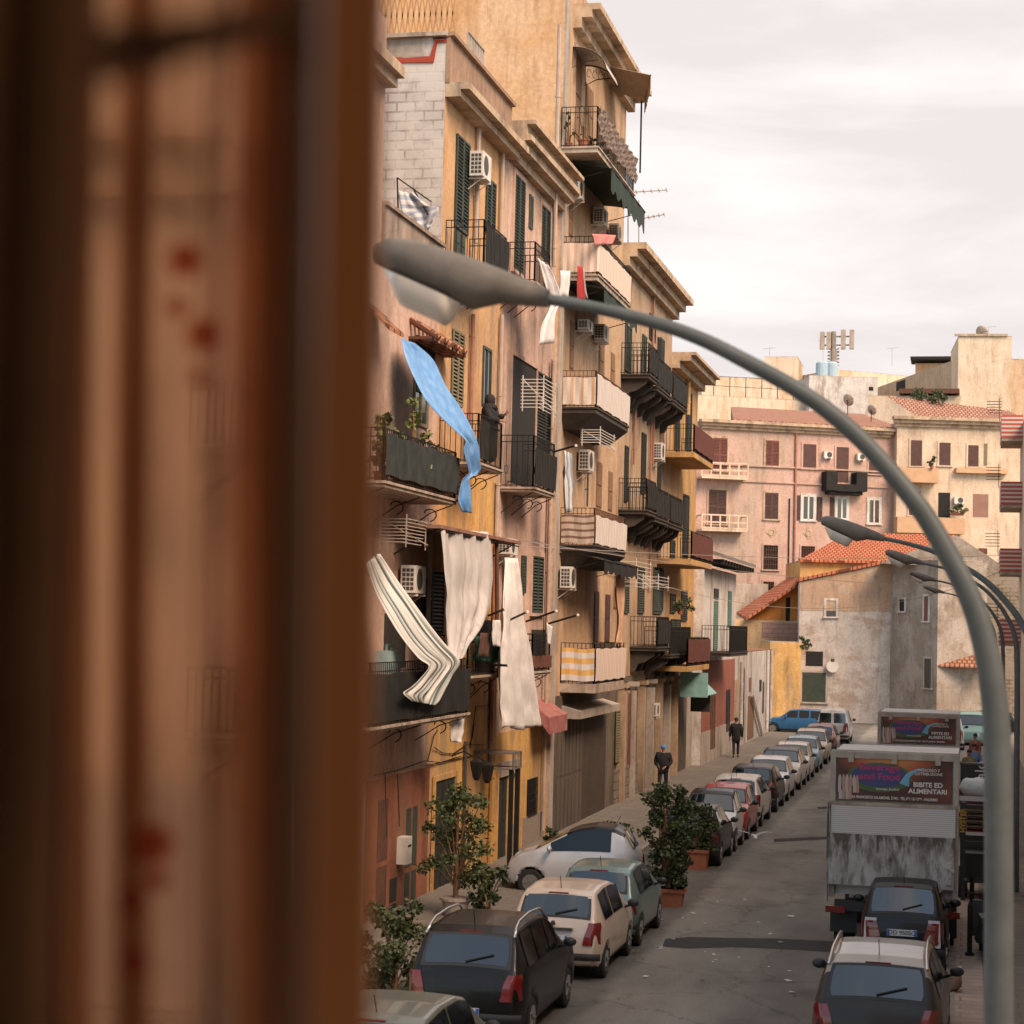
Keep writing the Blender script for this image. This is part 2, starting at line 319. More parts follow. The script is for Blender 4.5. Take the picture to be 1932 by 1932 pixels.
_d = N(_t, 'ShaderNodeValToRGB'); _d.color_ramp.elements[0].position = .60; _d.color_ramp.elements[1].position = .70; _d.color_ramp.elements[0].color = (1, 1, 1, 1); _d.color_ramp.elements[1].color = (.66, .64, .62, 1); _t.links.new(_o.outputs[0], _d.inputs[0])
_f = N(_t, 'ShaderNodeTexNoise', ins={'Scale': 45, 'Detail': 2}); _t.links.new(_g.outputs['Position'], _f.inputs[0])
_h = N(_t, 'ShaderNodeValToRGB'); _h.color_ramp.elements[0].position = .3; _h.color_ramp.elements[1].position = .7; _h.color_ramp.elements[0].color = (.7, .7, .7, 1); _h.color_ramp.elements[1].color = (1.25, 1.25, 1.25, 1); _t.links.new(_f.outputs[0], _h.inputs[0])
for _z in (_c, _d, _h):
    _x = N(_t, 'ShaderNodeMix', data_type='RGBA', blend_type='MULTIPLY'); _x.inputs[0].default_value = 1; _t.links.new(_src, _x.inputs[6]); _t.links.new(_z.outputs[0], _x.inputs[7]); _src = _x.outputs[2]
_t.links.new(_src, _b.inputs['Base Color'])
XK, XR = -8.2, -.25            # left and right kerb lines
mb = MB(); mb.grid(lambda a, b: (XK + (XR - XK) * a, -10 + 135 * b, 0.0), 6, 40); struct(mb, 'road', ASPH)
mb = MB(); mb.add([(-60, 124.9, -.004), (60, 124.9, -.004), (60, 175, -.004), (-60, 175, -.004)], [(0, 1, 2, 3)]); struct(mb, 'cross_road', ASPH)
mb = MB()
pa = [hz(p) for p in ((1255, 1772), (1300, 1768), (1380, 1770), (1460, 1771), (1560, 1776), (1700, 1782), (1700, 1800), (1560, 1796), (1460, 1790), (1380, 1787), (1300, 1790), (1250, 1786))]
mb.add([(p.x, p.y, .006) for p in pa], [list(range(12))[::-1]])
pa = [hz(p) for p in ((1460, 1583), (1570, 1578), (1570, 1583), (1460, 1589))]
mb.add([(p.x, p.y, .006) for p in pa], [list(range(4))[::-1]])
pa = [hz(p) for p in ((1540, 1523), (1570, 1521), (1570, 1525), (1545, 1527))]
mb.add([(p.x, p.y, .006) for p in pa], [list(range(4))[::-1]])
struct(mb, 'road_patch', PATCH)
mb = MB(); mb.box(-11.32, XK - .14, 10, 124, -.15, .12); struct(mb, 'pavement', PAVE)
mb = MB(); mb.box(XK - .14, XK, 10, 124, -.15, .13); struct(mb, 'kerb', KERB)
mb = MB(); mb.box(XR, XR + .16, 10, 124, -.15, .13); struct(mb, 'kerb', KERB)
mb = MB(); mb.box(XR + .16, XR + .62, 10, 124, -.15, .12); struct(mb, 'pavement', PAVEL)
mb = MB(); mb.box(XR + .62, 3.2, 10, 124, -.15, .116); struct(mb, 'pavement', PAVE)
# ------------------------------------------------------------------ facade kit (street facades lie in planes X = const, looking towards +X)
XF = -11.3
def rect(a, b, X=XF):
    xm, ym = (a[0] + b[0]) / 2, (a[1] + b[1]) / 2
    y0, y1 = hx((a[0], ym), X).y, hx((b[0], ym), X).y
    return y0, y1, hx((xm, b[1]), X).z, hx((xm, a[1]), X).z          # Y0, Y1, Zbottom, Ztop
def louvres(mb, X, y0, y1, z0, z1, t=.035, pitch=.085, slatm=1, fr=.05):
    mb.mat(0)
    for (a, b, c, d) in ((y0, y0 + fr, z0, z1), (y1 - fr, y1, z0, z1), (y0 + fr, y1 - fr, z0, z0 + fr * 1.6), (y0 + fr, y1 - fr, z1 - fr, z1)):
        mb.box(X, X + t, a, b, c, d)
    mb.mat(1).box(X - .004, X + .004, y0 + fr, y1 - fr, z0 + fr * 1.6, z1 - fr); mb.mat(0)
    n = int((z1 - z0 - fr * 2.6) / pitch)
    for i in range(n):
        z = z0 + fr * 1.6 + (i + .35) * pitch
        mb.hexa([(X + .004, y0 + fr, z + .035), (X + .004, y1 - fr, z + .035), (X + .004, y1 - fr, z + .05), (X + .004, y0 + fr, z + .05)],
                [(X + t * .9, y0 + fr, z), (X + t * .9, y1 - fr, z), (X + t * .9, y1 - fr, z + .015), (X + t * .9, y0 + fr, z + .015)])
def shutter(b, a, c, X=XF, m=SHUT, leaves=2, surround=None, name='shutter', ajar=0):
    y0, y1, z0, z1 = rect(a, c, X)
    if surround:
        s = MB(); w = .13
        for q in ((y0 - w, y0, z0, z1 + w), (y1, y1 + w, z0, z1 + w), (y0, y1, z1, z1 + w)): s.box(X, X + .045, *q)
        s.box(X, X + .09, y0 - w, y1 + w, z0 - .08, z0)
        sf = s.build('window_frame', surround, b)
    rv = MB(); rv.box(X - .02, X + .012, y0, y1, z0, z1); rv.build('window_opening', BLACK, b)
    mb = MB(); w = (y1 - y0) / leaves
    for i in range(leaves): louvres(mb, X + .02, y0 + i * w + .006, y0 + (i + 1) * w - .006, z0, z1)
    return mb.build(name, [m, BLACK], b)
def door(b, a, c, X=XF, m=BLACK, fr=None, name='door', panels=True):
    y0, y1, z0, z1 = rect(a, c, X)
    mb = MB(); mb.box(X - .05, X + .012, y0, y1, z0, z1)
    if panels:
        n = max(1, int((y1 - y0) / .5)); w = (y1 - y0) / n
        for i in range(n):
            for (p, q) in ((.04, .46), (.5, .96)):
                mb.box(X + .012, X + .032, y0 + i * w + .07, y0 + (i + 1) * w - .07, z0 + (z1 - z0) * p, z0 + (z1 - z0) * q)
    o = mb.build(name, m, b)
    if fr:
        s = MB(); w = .12
        for q in ((y0 - w, y0, z0, z1 + w), (y1, y1 + w, z0, z1 + w), (y0, y1, z1, z1 + w)): s.box(X, X + .05, *q)
        s.build('door_frame', fr, b)
    return o
def casement(b, a, c, X=XF, m=WHITE, name='window'):
    y0, y1, z0, z1 = rect(a, c, X); mb = MB(); f = .07
    mb.mat(1).box(X - .03, X + .01, y0, y1, z0, z1); mb.mat(0)
    for q in ((y0, y0 + f, z0, z1), (y1 - f, y1, z0, z1), (y0 + f, y1 - f, z0, z0 + f), (y0 + f, y1 - f, z1 - f, z1), ((y0 + y1) / 2 - f / 2, (y0 + y1) / 2 + f / 2, z0 + f, z1 - f)):
        mb.box(X + .01, X + .04, *q)
    return mb.build(name, [m, GLASSD], b)
def pipe(b, p0, p1, X=XF, r=.055, m=PIPE):
    a = hx(p0, X + .1); c = hx(p1, X + .1); y = (a.y + c.y) / 2
    mb = MB(); mb.tube([(X + .09, y, c.z), (X + .09, y, a.z)], r, 8)
    z = c.z + .5
    while z < a.z:
        mb.tube([(X + .09, y, z), (X + .09, y, z + .05)], r * 1.25, 8); mb.bar((X, y, z + .02), (X + .09, y, z + .02), .02); z += 2.1
    return mb.build('drain_pipe', m, b, smooth=False)
def cable(b, pts, X=XF, r=.012, m=IRON):
    mb = MB(); mb.tube([hx(p, X + .03) for p in pts], r, 4); return mb.build('cable', m, b)
def scroll(mb, x0, x1, y, z, r=.015, depth=.3):
    pts = []
    for i in range(15):
        t = i / 14 * 4.2; rr = depth * .5 * (1 - i / 18)
        pts.append((x0 + (x1 - x0) * .45 + math.cos(t - 1.3) * rr * 1.4, y, z - depth * .55 + math.sin(t - 1.3) * rr))
    mb.tube(pts, r, 4); mb.tube([(x0, y, z - depth * 1.5), (x0 + (x1 - x0) * .5, y, z - depth * .55), (x1, y, z - .02)], r, 4)
def balcony(b, corner, xfar, X=XF, w=.9, style='plain', slabm=SLAB, th=.12, railm=IRON, rh=1.0, brackets='corbel', pitch=.12, near=None, rise=0, mid=True):
    """corner: pixel of the slab's top edge at the near front corner; xfar: pixel x of the far front corner"""
    c = hx(corner, X + w); y0 = c.y; z = c.z; y1 = hx((xfar, corner[1]), X + w).y; xo = X + w
    s = MB(); s.box(X, xo, y0, y1, z - th, z)
    if th < .2: s.box(X, xo + .04, y0 - .04, y1 + .04, z - .035, z + .012)
    sl = s.build('balcony', slabm, b)
    r = MB(); t = .011
    def panel(p, q):
        p, q = Vector(p), Vector(q); n = max(2, int((q - p).length / pitch))
        up = Vector((0, 0, 1))
        for h in ((.06, rh) if not mid else (.06, rh - .16, rh)): r.bar(p + up * h, q + up * h, t * 1.3)
        for i in range(n + 1):
            a = p + (q - p) * i / n; k = 1.9 if i in (0, n) else 1
            if style == 'belly' and 0 < i < n:
                d = Vector((q - p)).cross(up).normalized() * .14
                r.tube([a + up * .06, a + d * .7 + up * .2, a + d + up * .34, a + d * .5 + up * .52, a + up * .66, a + up * rh], t, 4, cap=False)
            else: r.bar(a, a + up * rh, t * k)
            if style == 'ornate' and i < n and i % 2 == 0:
                m_ = a + (q - p) / n
                ring = [m_ + (q - p).normalized() * math.cos(u * .7854) * .05 + up * (.45 + math.sin(u * .7854) * .12) for u in range(9)]
                r.tube(ring, t * .8, 4, cap=False)
    panel((xo - .03, y0 + .03, z), (X, y0 + .03, z)) if style == 'belly' else panel((X, y0 + .03, z), (xo - .03, y0 + .03, z))
    panel((xo - .03, y1 - .03, z), (xo - .03, y0 + .03, z)) if style != 'belly' else panel((xo - .03, y0 + .03, z), (xo - .03, y1 - .03, z))
    panel((xo - .03, y1 - .03, z), (X, y1 - .03, z))
    r.build('railing', railm, sl)
    k = MB()
    if brackets == 'iron':
        for y in (y0 + .15, (y0 + y1) / 2, y1 - .15): k = MB(); scroll(k, X, xo - .05, y, z - th, .015, .35); k.build('bracket', railm, sl)
    elif brackets == 'corbel':
        n = 3 if y1 - y0 > 2.6 else 2
        for i in range(n):
            y = y0 + .25 + (y1 - y0 - .5) * i / (n - 1)
            prof = [(X, y - .11, z - th - .75), (X + w * .18, y - .11, z - th - .7), (X + w * .3, y - .11, z - th - .45), (X + w * .55, y - .11, z - th - .38), (X + w * .85, y - .11, z - th - .18), (X + w * .9, y - .11, z - th), (X, y - .11, z - th)]
            kk = MB(); kk.prism(prof, (0, .22, 0)); kk.build('bracket', slabm, sl)
    return sl, (X, xo, y0, y1, z)
def drape(parent, B, m, z0, z1, front=(0, 1), end=True, frontp=True, off=.03, wave=.012, name='privacy_screen', wind=3.0):
    """cloth tied to a balcony's railing, on the near end and along the front"""
    X, xo, y0, y1, z = B; mb = MB(); path = []
    ya, yb = y0 + (y1 - y0) * front[0], y0 + (y1 - y0) * front[1]
    if end: path += [(X + .04 + (xo - X - .05) * i / 8, y0 - off, 0) for i in range(9)]
    if frontp: path += [(xo + off, ya + (yb - ya) * i / 26, 1) for i in range(27)]
    n = len(path) - 1
    def f(a, b_):
        i = min(int(round(a * n)), n); p = path[i]; w = wave * math.sin(i * 1.9 + b_ * wind) + wave * .6 * math.sin(i * .8)
        return Vector((p[0] + (w if p[2] else 0), p[1] + (0 if p[2] else w), z + z0 + (z1 - z0) * b_ + .015 * math.sin(i * .9)))
    mb.grid(f, n, 6)
    o = mb.build(name, m, parent, solid=.008)
    L_ = [0]
    for i in range(n): L_.append(L_[-1] + (Vector(path[i + 1]) - Vector(path[i])).length if path[i][2] == path[i + 1][2] else L_[-1] + .05)
    set_uvw(o, lambda i: (L_[min(i // 7, n)], 0, (i % 7) / 6 * (z1 - z0)))
    return o
ACN = [0]
def aircon(p, q, X=XF, label='', d=.32, m=WHITE):
    """outdoor unit; p..q is its end grille as seen by the camera plus the front, its box sticks out of the wall"""
    y0, y1, z0, z1 = rect(p, q, X + d); y0 = hx(((p[0]), (p[1] + q[1]) / 2), X + .05).y
    yc, hgt = (hx(((p[0] + q[0]) / 2, (p[1] + q[1]) / 2), X + d * .7).y), z1 - z0
    wd = .8
    t = thing('air_conditioner', (X, yc - .1, z0), label, 'air conditioner', 'air conditioning units on the facades')
    ya, yb = yc - .1, yc - .1 + wd
    b = MB(); b.box(X + .08, X + .08 + d, ya, yb, z0, z1); b.box(X + .085, X + .075 + d, ya - .004, ya, z0 + .01, z1 - .01)
    b.build('casing', m, t)
    g = MB(); n = 5
    for i in range(n):
        for j in range(3):
            g.box(X + .12 + j * .085, X + .185 + j * .085, ya - .011, ya - .004, z0 + .06 + i * (hgt - .1) / n, z0 + .06 + (i + .72) * (hgt - .1) / n)
    g.build('side_grille', DGREY, t)
    f = MB(); xx = X + .08 + d
    f.grid(lambda a_, b_: Vector((xx + .004 + .002 * (b_ < .5), ya + wd * .38 + math.cos(a_ * 6.2832) * b_ * hgt * .40, z0 + hgt * .5 + math.sin(a_ * 6.2832) * b_ * hgt * .40)), 16, 3)
    f.build('fan_grille', DGREY, t)
    for y in (ya + .1, yb - .1): k = MB(); k.box(X, X + d + .1, y, y + .04, z0 - .06, z0 - .02); k.bar((X, y + .02, z0 - .3), (X + d, y + .02, z0 - .06), .012); k.build('wall_bracket', m, t)
    return t
def block(name, label, y0, y1, z1, m, X=XF, depth=9.0, z0=-.1, cat='building', side=None, rm=SLAB):
    t = thing(name, (X, y0, 0), label, cat)
    mb = MB(); mb.box(X - depth, X, y0, y1, z0, z1 - .004); w = mb.build('wall', m, t)
    if side:
        s = MB(); s.box(X - depth, X - .003, y0 - .012, y0, z0, z1 - .01); s.build('side_wall', side, t)
    r = MB(); r.box(X - depth - .01, X - .02, y0 + .01, y1 - .01, z1 - .003, z1 + .05); r.build('roof', rm, t)
    return t
def strip(b, X, y0, y1, z0, z1, d, m, name='cornice', y0b=None):
    s = MB(); s.box(X, X + d, y0, y1, z0, z1); return s.build(name, m, b)
# building limits along the street
Y01 = hx((831, 500), XF).y; Y12 = hx(z2(885, 900), XF).y; Y23 = hx(z2(1222, 900), XF).y
Y34 = hx(z2(1625, 900), XF).y; Y45 = hx(z5(140, 700), XF).y; Y56 = hx(z5(270, 1000), XF).y
YM0 = hx(z1(168, 700), XF).y
YMm = hx((432, 600), XF).y
# ---- near block, mostly behind the curtain
zt = hx(z1(200, 290), XF + .35).z
BM = block('apartment_building', 'tall salmon apartment block nearest the window, seen mostly through the curtain', YMm, YM0, zt + 1.2, PINK, depth=14, side=CREAM)
c_ = MB(); c_.box(XF, XF + .4, YMm - .4, YM0, zt, zt + .22); c_.box(XF, XF + .25, YMm - .25, YM0, zt - .18, zt); c_.box(XF - 14, XF, YMm - .4, YMm, zt - 3.2, zt - 3.0); c_.box(XF - 14, XF, YMm - .3, YMm, zt - 4.1, zt - 3.95); c_.build('cornice', CORN, BM)
c_ = MB(); c_.box(XF, XF + .3, YMm, YM0 - 2.2, zt - 3.25, zt - 3.05); c_.box(XF, XF + .2, YMm, YM0 - 2.2, zt - 4.0, zt - 3.85); c_.build('string_course', CORN, BM)
for (q, w_) in (((452, 840), 486), ((446, 1390), 476)):
    balcony(BM, q, w_, w=.8, brackets='corbel')
for q in ((500, 600, 522, 760), (490, 1040, 512, 1180), (470, 1610, 500, 1850)): shutter(BM, (q[0], q[1]), (q[2], q[3]), m=SHUT)
s_ = MB(); s_.box(XF, XF + .02, YMm + .02, YM0 - .02, .12, hx((440, 1530), XF).z); s_.build('base_course', GREYP, BM)
s_ = MB(); s_.box(XF - 13, XF, YMm - .03, YMm - .005, .12, 3.4); s_.build('side_base_course', GREYP, BM)
p = hx(z2(60, 95), XF); q = hx(z2(205, 170), XF + .5)
s_ = MB(); s_.hexa([(XF, p.y - .3, p.z + .35), (XF, YM0 - .1, p.z + .35), (XF, YM0 - .1, p.z + .27), (XF, p.y - .3, p.z + .27)], [(XF + .55, p.y - .3, q.z + .08), (XF + .55, YM0 - .1, q.z + .08), (XF + .55, YM0 - .1, q.z), (XF + .55, p.y - .3, q.z)]); s_.build('door_hood', TILED, BM)
# ---- B0
zr0 = hx(z1(470, 1390), XF).z
B0 = block('apartment_building', 'pinkish house with terracotta ground floor, blue tarpaulin and roof terrace beside the brick gable', YM0, Y01, zr0 - .25, PINK)
s_ = MB(); s_.box(XF - .25, XF + .06, YM0, Y01, zr0 - .9, zr0); s_.box(XF - .3, XF + .12, YM0, Y01, zr0, zr0 + .08); s_.build('parapet', vary('stained_parapet', (.36, .28, .22), (.17, .13, .11), 2.2, stretch=(1, 1, .3)), B0)
zg = hx(z4(300, 360), XF).z
s_ = MB(); s_.box(XF, XF + .025, YM0 + .02, hx(z4(437, 700), XF).y, .12, zg); s_.build('painted_ground_floor', TERRA, B0)
y0_, y1_, a0, a1 = rect(z2(320, 150), z2(545, 200)); 
s_ = MB()
for i in range(9):
    ya = y0_ + (y1_ - y0_) * i / 9; s_.tube([(XF, ya + .1, a1), (XF + .55, ya + .1, a1 - .35)], .075, 8)
s_.box(XF, XF + .5, y0_, y1_, a1 - .42, a1 - .36); s_.build('tiled_hood', TILED, B0)
casement(B0, z2(350, 300), z2(440, 760), m=SHUTO)
shutter(B0, z2(360, 215), z2(470, 560), m=SHUTD)
door(B0, z4(108, 500), z4(182, 1330), m=RUST)
o_ = door(B0, z4(285, 550), z4(365, 1340), m=SHUT)
door(B0, z4(185, 1010), z4(240, 1330), m=SHUTD)
shutter(B0, z3(375, 280), z3(530, 700), m=SHUTD)
door(B0, z3(165, 560), z3(300, 900), m=BLACK, panels=False)
pipe(B0, z3(450, 0), z3(455, 620), m=PIPE)
SB0, BB0 = balcony(B0, z2(165, 1100), z2(622, 0)[0], w=1.0, rh=.98, brackets='iron', slabm=SLAB, th=.1)
SB1, BB1 = balcony(B0, z3(78, 1278), z3(690, 0)[0], w=1.1, rh=1.15, brackets='iron', slabm=SLAB, th=.08, style='ornate')
NET = vary('dark_green_net', (.022, .027, .026), (.038, .043, .04), 3, bump=0)
NETB = vary('black_net', (.012, .011, .010), (.022, .019, .017), 3, bump=0)
drape(SB0, BB0, NET, .12, .88, end=False, name='privacy_screen')
drape(SB1, BB1, NETB, .08, .95, name='privacy_screen')
cable(B0, [z4(110, 380), z4(250, 350), z4(420, 290), z4(520, 300), z4(650, 260)], X=XF + .03)
cable(B0, [z4(175, 370), z4(178, 600), z4(182, 760)]); cable(B0, [z4(250, 370), z4(262, 640), z4(262, 700)])
# ---- B1
zr1 = hx(z1(560, 110), XF).z; zc1 = hx(z1(600, 340), XF + .5).z
B1 = block('apartment_building', 'peach house with grey block gable, stained parapet and yellow ground floor', Y01, Y12, zr1 - .1, PEACH, side=BLOCK, depth=7.2)
s_ = MB(); s_.box(XF, XF + .10, Y01 - .02, Y12 + .1, zc1 + .15, zr1); s_.box(XF - .2, XF + .2, Y01 - .05, Y12 + .1, zr1, zr1 + .09); s_.build('parapet', vary('stained_parapet_brown', (.33, .22, .15), (.22, .14, .10), 2.2, stretch=(1, 1, .3)), B1)
s_ = MB(); s_.box(XF, XF + .55, Y01, Y12 + .12, zc1, zc1 + .16); s_.box(XF, XF + .35, Y01, Y12, zc1 - .16, zc1); s_.build('cornice', CORN, B1)
# gable flashing and top slab
Yg = Y01 - .014
def gp(z): r_ = ray(z); t_ = Yg / r_.y; return Vector((r_.x * t_, Yg, EYE + r_.z * t_))
s_ = MB(); pts = [gp(z1(185, 238)), gp(z1(300, 245)), gp(z1(455, 235)), gp(z1(488, 130)), gp(z1(560, 130)), gp(z1(560, 145)), gp(z1(500, 150)), gp(z1(478, 272)), gp(z1(185, 275))]
s_.prism(pts, (0, -.03, 0)); s_.build('red_flashing', vary('red_sealant', (.33, .05, .03), (.26, .05, .03), 4), B1)
s_ = MB(); a_, b_ = gp(z1(120, 82)), gp(z1(560, 95)); s_.box(a_.x, XF + .05, Yg - .15, Yg + .3, b_.z - .06, b_.z + .03); s_.build('coping', SLAB, B1)
s_ = MB(); a_, b_ = gp(z1(188, 110)), gp(z1(470, 245)); s_.box(a_.x, gp(z1(470, 200)).x, Yg - .006, Yg + .002, b_.z + .05, a_.z); s_.build('upper_render', WHITEP, B1)
t_ = thing('roof_railing', (XF - 2, Y01 + .3, zr1), 'criss-cross terrace railing on top of the brick gable', 'railing')
s_ = MB(); a_, b_ = gp(z1(100, 40)), gp(z1(590, 40))
n = 14
for i in range(n):
    x0 = a_.x + (b_.x - a_.x) * i / n; x1 = a_.x + (b_.x - a_.x) * (i + 1) / n; z0 = zr1 + .1; z9 = zr1 + 1.1; y = Y01 + .3
    s_.bar((x0, y, z0), (x1, y, z9), .02); s_.bar((x1, y, z0), (x0, y, z9), .02)
s_.bar((a_.x, y, z9), (b_.x, y, z9), .025); s_.bar((a_.x, y, z0), (b_.x, y, z0), .025); s_.build('lattice', vary('ochre_rail', (.45, .24, .1), (.35, .2, .1), 4), t_)
t_ = thing('terrace_gate', (XF - .3, Y12 - 3, zr1), 'grey slatted railing standing at the edge of the roof terrace', 'railing')
ya, yb = hx(z1(690, 200), XF - .3).y, hx(z1(790, 300), XF - .3).y; z9 = hx(z1(700, 85), XF - .3).z
s_ = MB()
for i in range(11): s_.box(XF - .33, XF - .30, ya + (yb - ya) * i / 10 - .03, ya + (yb - ya) * i / 10 + .03, zr1 + .05, z9)
s_.bar((XF - .3, ya, z9), (XF - .3, yb, z9), .03); s_.bar((XF - .3, ya, zr1 + .5), (XF - .3, yb, zr1 + .5), .03); s_.build('bars', GREYP, t_)
shutter(B1, z1(608, 745), z1(690, 1330), m=SHUT)
door(B1, z1(600, 1335), z1(672, 1480), m=SHUT)
shutter(B1, z1(798, 1005), z1(855, 1345), m=SHUT)
pipe(B1, z1(762, 640), z1(745, 1400), m=PIPE)
pipe(B1, z1(905, 770), z1(905, 1500), m=PIPE)
shutter(B1, z2(585, 165), z2(655, 630), m=SHUTO)
casement(B1, z2(778, 265), z2(830, 640), m=SHUT)
pipe(B1, z2(728, 60), z2(705, 900), m=PIPER, r=.05)
pipe(B1, z2(905, 60), z2(893, 700), m=PIPE, r=.05)
s_ = MB(); zy = hx(z2(700, 1060), XF).z
s_.box(XF, XF + .02, hx(z2(530, 1200), XF).y, Y12 + .0, .12, zy); s_.build('yellow_render', YELLOW, B1)
SC0, BC0 = balcony(B1, z1(792, 1545), z1(935, 0)[0], w=.9, rh=1.05, brackets='iron', th=.08)
drape(SC0, BC0, NETB, .1, .95, end=False)
SC1, BC1 = balcony(B1, z2(755, 985), z2(905, 0)[0], w=.9, rh=1.08, brackets='iron', th=.08)
drape(SC1, BC1, NETB, .1, .95, end=False, front=(0, .35))
SC2, BC2 = balcony(B1, z3(690, 955), z3(890, 0)[0], w=.7, rh=.9, brackets='iron', th=.08)
door(B1, z4(470, 405), z4(595, 1180), m=SHUTD, X=XF + .02, fr=YELLOW)
door(B1, z3(740, 600), z3(840, 930), m=BLACK, X=XF + .02, panels=False)
pipe(B1, z4(672, 170), z4(668, 1000), m=DGREY, r=.04)
pipe(B1, z3(845, 900), z4(842, 1060), m=YELLOW, r=.07)
pipe(B1, z3(850, 120), z3(852, 1350), m=PIPER, r=.05)
for q in ([z4(440, 290), z4(480, 130), z4(500, 100)], [z4(480, 205), z4(530, 240), z4(600, 245), z4(690, 185)], [z4(730, 60), z4(720, 140), z4(700, 190), z4(800, 190)], [z4(430, 320), z4(520, 300), z4(690, 262)], [z3(705, 1400), z3(740, 1140), z3(860, 1130)]):
    cable(B1, q, X=XF + .02)
# ---- B2
zc2 = hx(z1(960, 640), XF + .6).z
B2 = block('apartment_building', 'pale pink house with deep stone cornice between peach house and tall block', Y12, Y23, zc2 + .15, PINK)
s_ = MB()
for (d, a, b_) in ((.2, -.35, -.12), (.45, -.12, .10), (.62, .10, .24), (.50, .24, .5), (.72, .5, .6)): s_.box(XF, XF + d, Y12 + .05, Y23 - .02, zc2 + a, zc2 + b_)
s_.build('cornice', CORN, B2)
shutter(B2, z1(972, 985), z1(1035, 1590), m=SHUT, surround=PINK)
casement(B2, z1(1070, 1100), z1(1092, 1310), m=SHUT)
shutter(B2, z1(1140, 1175), z1(1195, 1520), m=SHUT, surround=PINK)
door(B2, z2(952, 350), z2(1108, 1130), m=BLACK, panels=False, fr=PINK)
shutter(B2, z2(1112, 440), z2(1220, 930), m=SHUTD)
shutter(B2, z2(1085, 1570), z2(1152, 1925), m=SHUT, surround=PINK)
shutter(B2, z2(1020, 1565), z2(1045, 1800), m=SHUT)
door(B2, z3(1085, 660), z3(1195, 900), m=BLACK, panels=False)
pipe(B2, z2(880, 1120), z3(835, 1500), m=PIPE, r=.06)
pipe(B2, z1(1238, 1030), z1(1238, 1500), m=PIPE); pipe(B2, z2(1208, 330), z3(1195, 900), m=PIPE, r=.05)
SD0, BD0 = balcony(B2, z1(1110, 1640), z1(1205, 0)[0], w=.9, brackets='iron', th=.1)
SD1, BD1 = balcony(B2, z2(1100, 1140), z2(1232, 0)[0], w=.85, rh=1.3, brackets='iron', th=.1, style='ornate')
drape(SD1, BD1, NETB, .08, .98, end=False)
SD2, BD2 = balcony(B2, z3(1095, 925), z3(1205, 0)[0], w=.7, rh=.95, brackets='iron', th=.08)
drape(SD2, BD2, vary('brown_panel', (.14, .05, .035), (.1, .04, .03), 3), .1, .4, end=True)
ye = hx(z4(1150, 800), XF).y
s_ = MB(); s_.box(XF, XF + .03, Y12 + .02, ye, .12, hx(z4(1000, 90), XF).z); s_.build('painted_ground_floor', YELLOW, B2)
s_ = MB(); s_.box(XF + .03, XF + .06, hx(z4(1022, 800), XF).y, ye, .12, hx(z4(1090, 620), XF).z); s_.box(XF + .03, XF + .06, hx(z4(925, 800), XF).y, hx(z4(990, 900), XF).y, .12, hx(z4(950, 690), XF).z); s_.build('granite_base', GRANITE, B2)
door(B2, z4(868, 375), z4(925, 960), X=XF + .03, m=SHUTD, fr=YELLOW)
y0_, y1_, a0, a1 = rect(z4(868, 250), z4(990, 370)); s_ = MB(); s_.box(XF + .03, XF + .14, y0_, y1_, a1 - .5, a1 - .15); s_.build('lintel', GREYP, B2)
s_ = MB(); y0_, y1_, a0, a1 = rect(z4(1058, 400), z4(1113, 625), XF + .03)
for i in range(9): s_.bar((XF + .08, y0_ + (y1_ - y0_) * i / 8, a0), (XF + .08, y0_ + (y1_ - y0_) * i / 8, a1), .014)
for i in range(6): s_.bar((XF + .08, y0_, a0 + (a1 - a0) * i / 5), (XF + .08, y1_, a0 + (a1 - a0) * i / 5), .014)
s_.box(XF + .03, XF + .036, y0_, y1_, a0, a1); s_.build('barred_window', IRON, B2)
y0_, y1_, a0, a1 = rect(z3(1130, 1160), z3(1245, 1290), XF + .3); s_ = MB(); s_.hexa([(XF, y0_, a1 + .25), (XF, y1_, a1 + .25), (XF, y1_, a1 + .2), (XF, y0_, a1 + .2)], [(XF + .6, y0_, a1 - .15), (XF + .6, y1_, a1 - .15), (XF + .6, y1_, a1 - .6), (XF + .6, y0_, a1 - .6)]); s_.build('red_awning', vary('faded_red_awning', (.28, .09, .08), (.36, .17, .15), 4), B2)
# glass canopy over the door
s_ = MB(); c_ = hx(z4(725, 215), XF + 1.2); f_ = hx(z4(1035, 240), XF + 1.0)
y0_, y1_ = hx(z4(725, 220), XF + .02).y, hx(z4(1030, 230), XF + 1.0).y; zz = hx(z4(1035, 235), XF + 1.0).z
s_.box(XF + .03, XF + 1.0, y0_, y1_, zz, zz + .04)
for y in (y0_ + .02, y1_ - .02): s_.bar((XF + .03, y, zz - .35), (XF + 1.0, y, zz - .35), .02); s_.bar((XF + .98, y, zz), (XF + .98, y, zz - .35), .02)
s_.bar((XF + .98, y0_, zz - .35), (XF + .98, y1_, zz - .35), .02)
for i in range(7): y = y0_ + (y1_ - y0_) * i / 6; s_.bar((XF + .98, y, zz), (XF + .98, y, zz - .35), .012)
s_.build('door_canopy', vary('grimy_glass_canopy', (.16, .13, .11), (.1, .085, .07), 5), B2)
s_ = MB(); s_.box(XF + .88, XF + .98, y1_ - .2, y1_ - .06, .12, zz - .35); s_.box(XF + .88, XF + .98, y0_ + .06, y0_ + .16, .12, zz - .35); s_.build('canopy_post', IRON, B2)
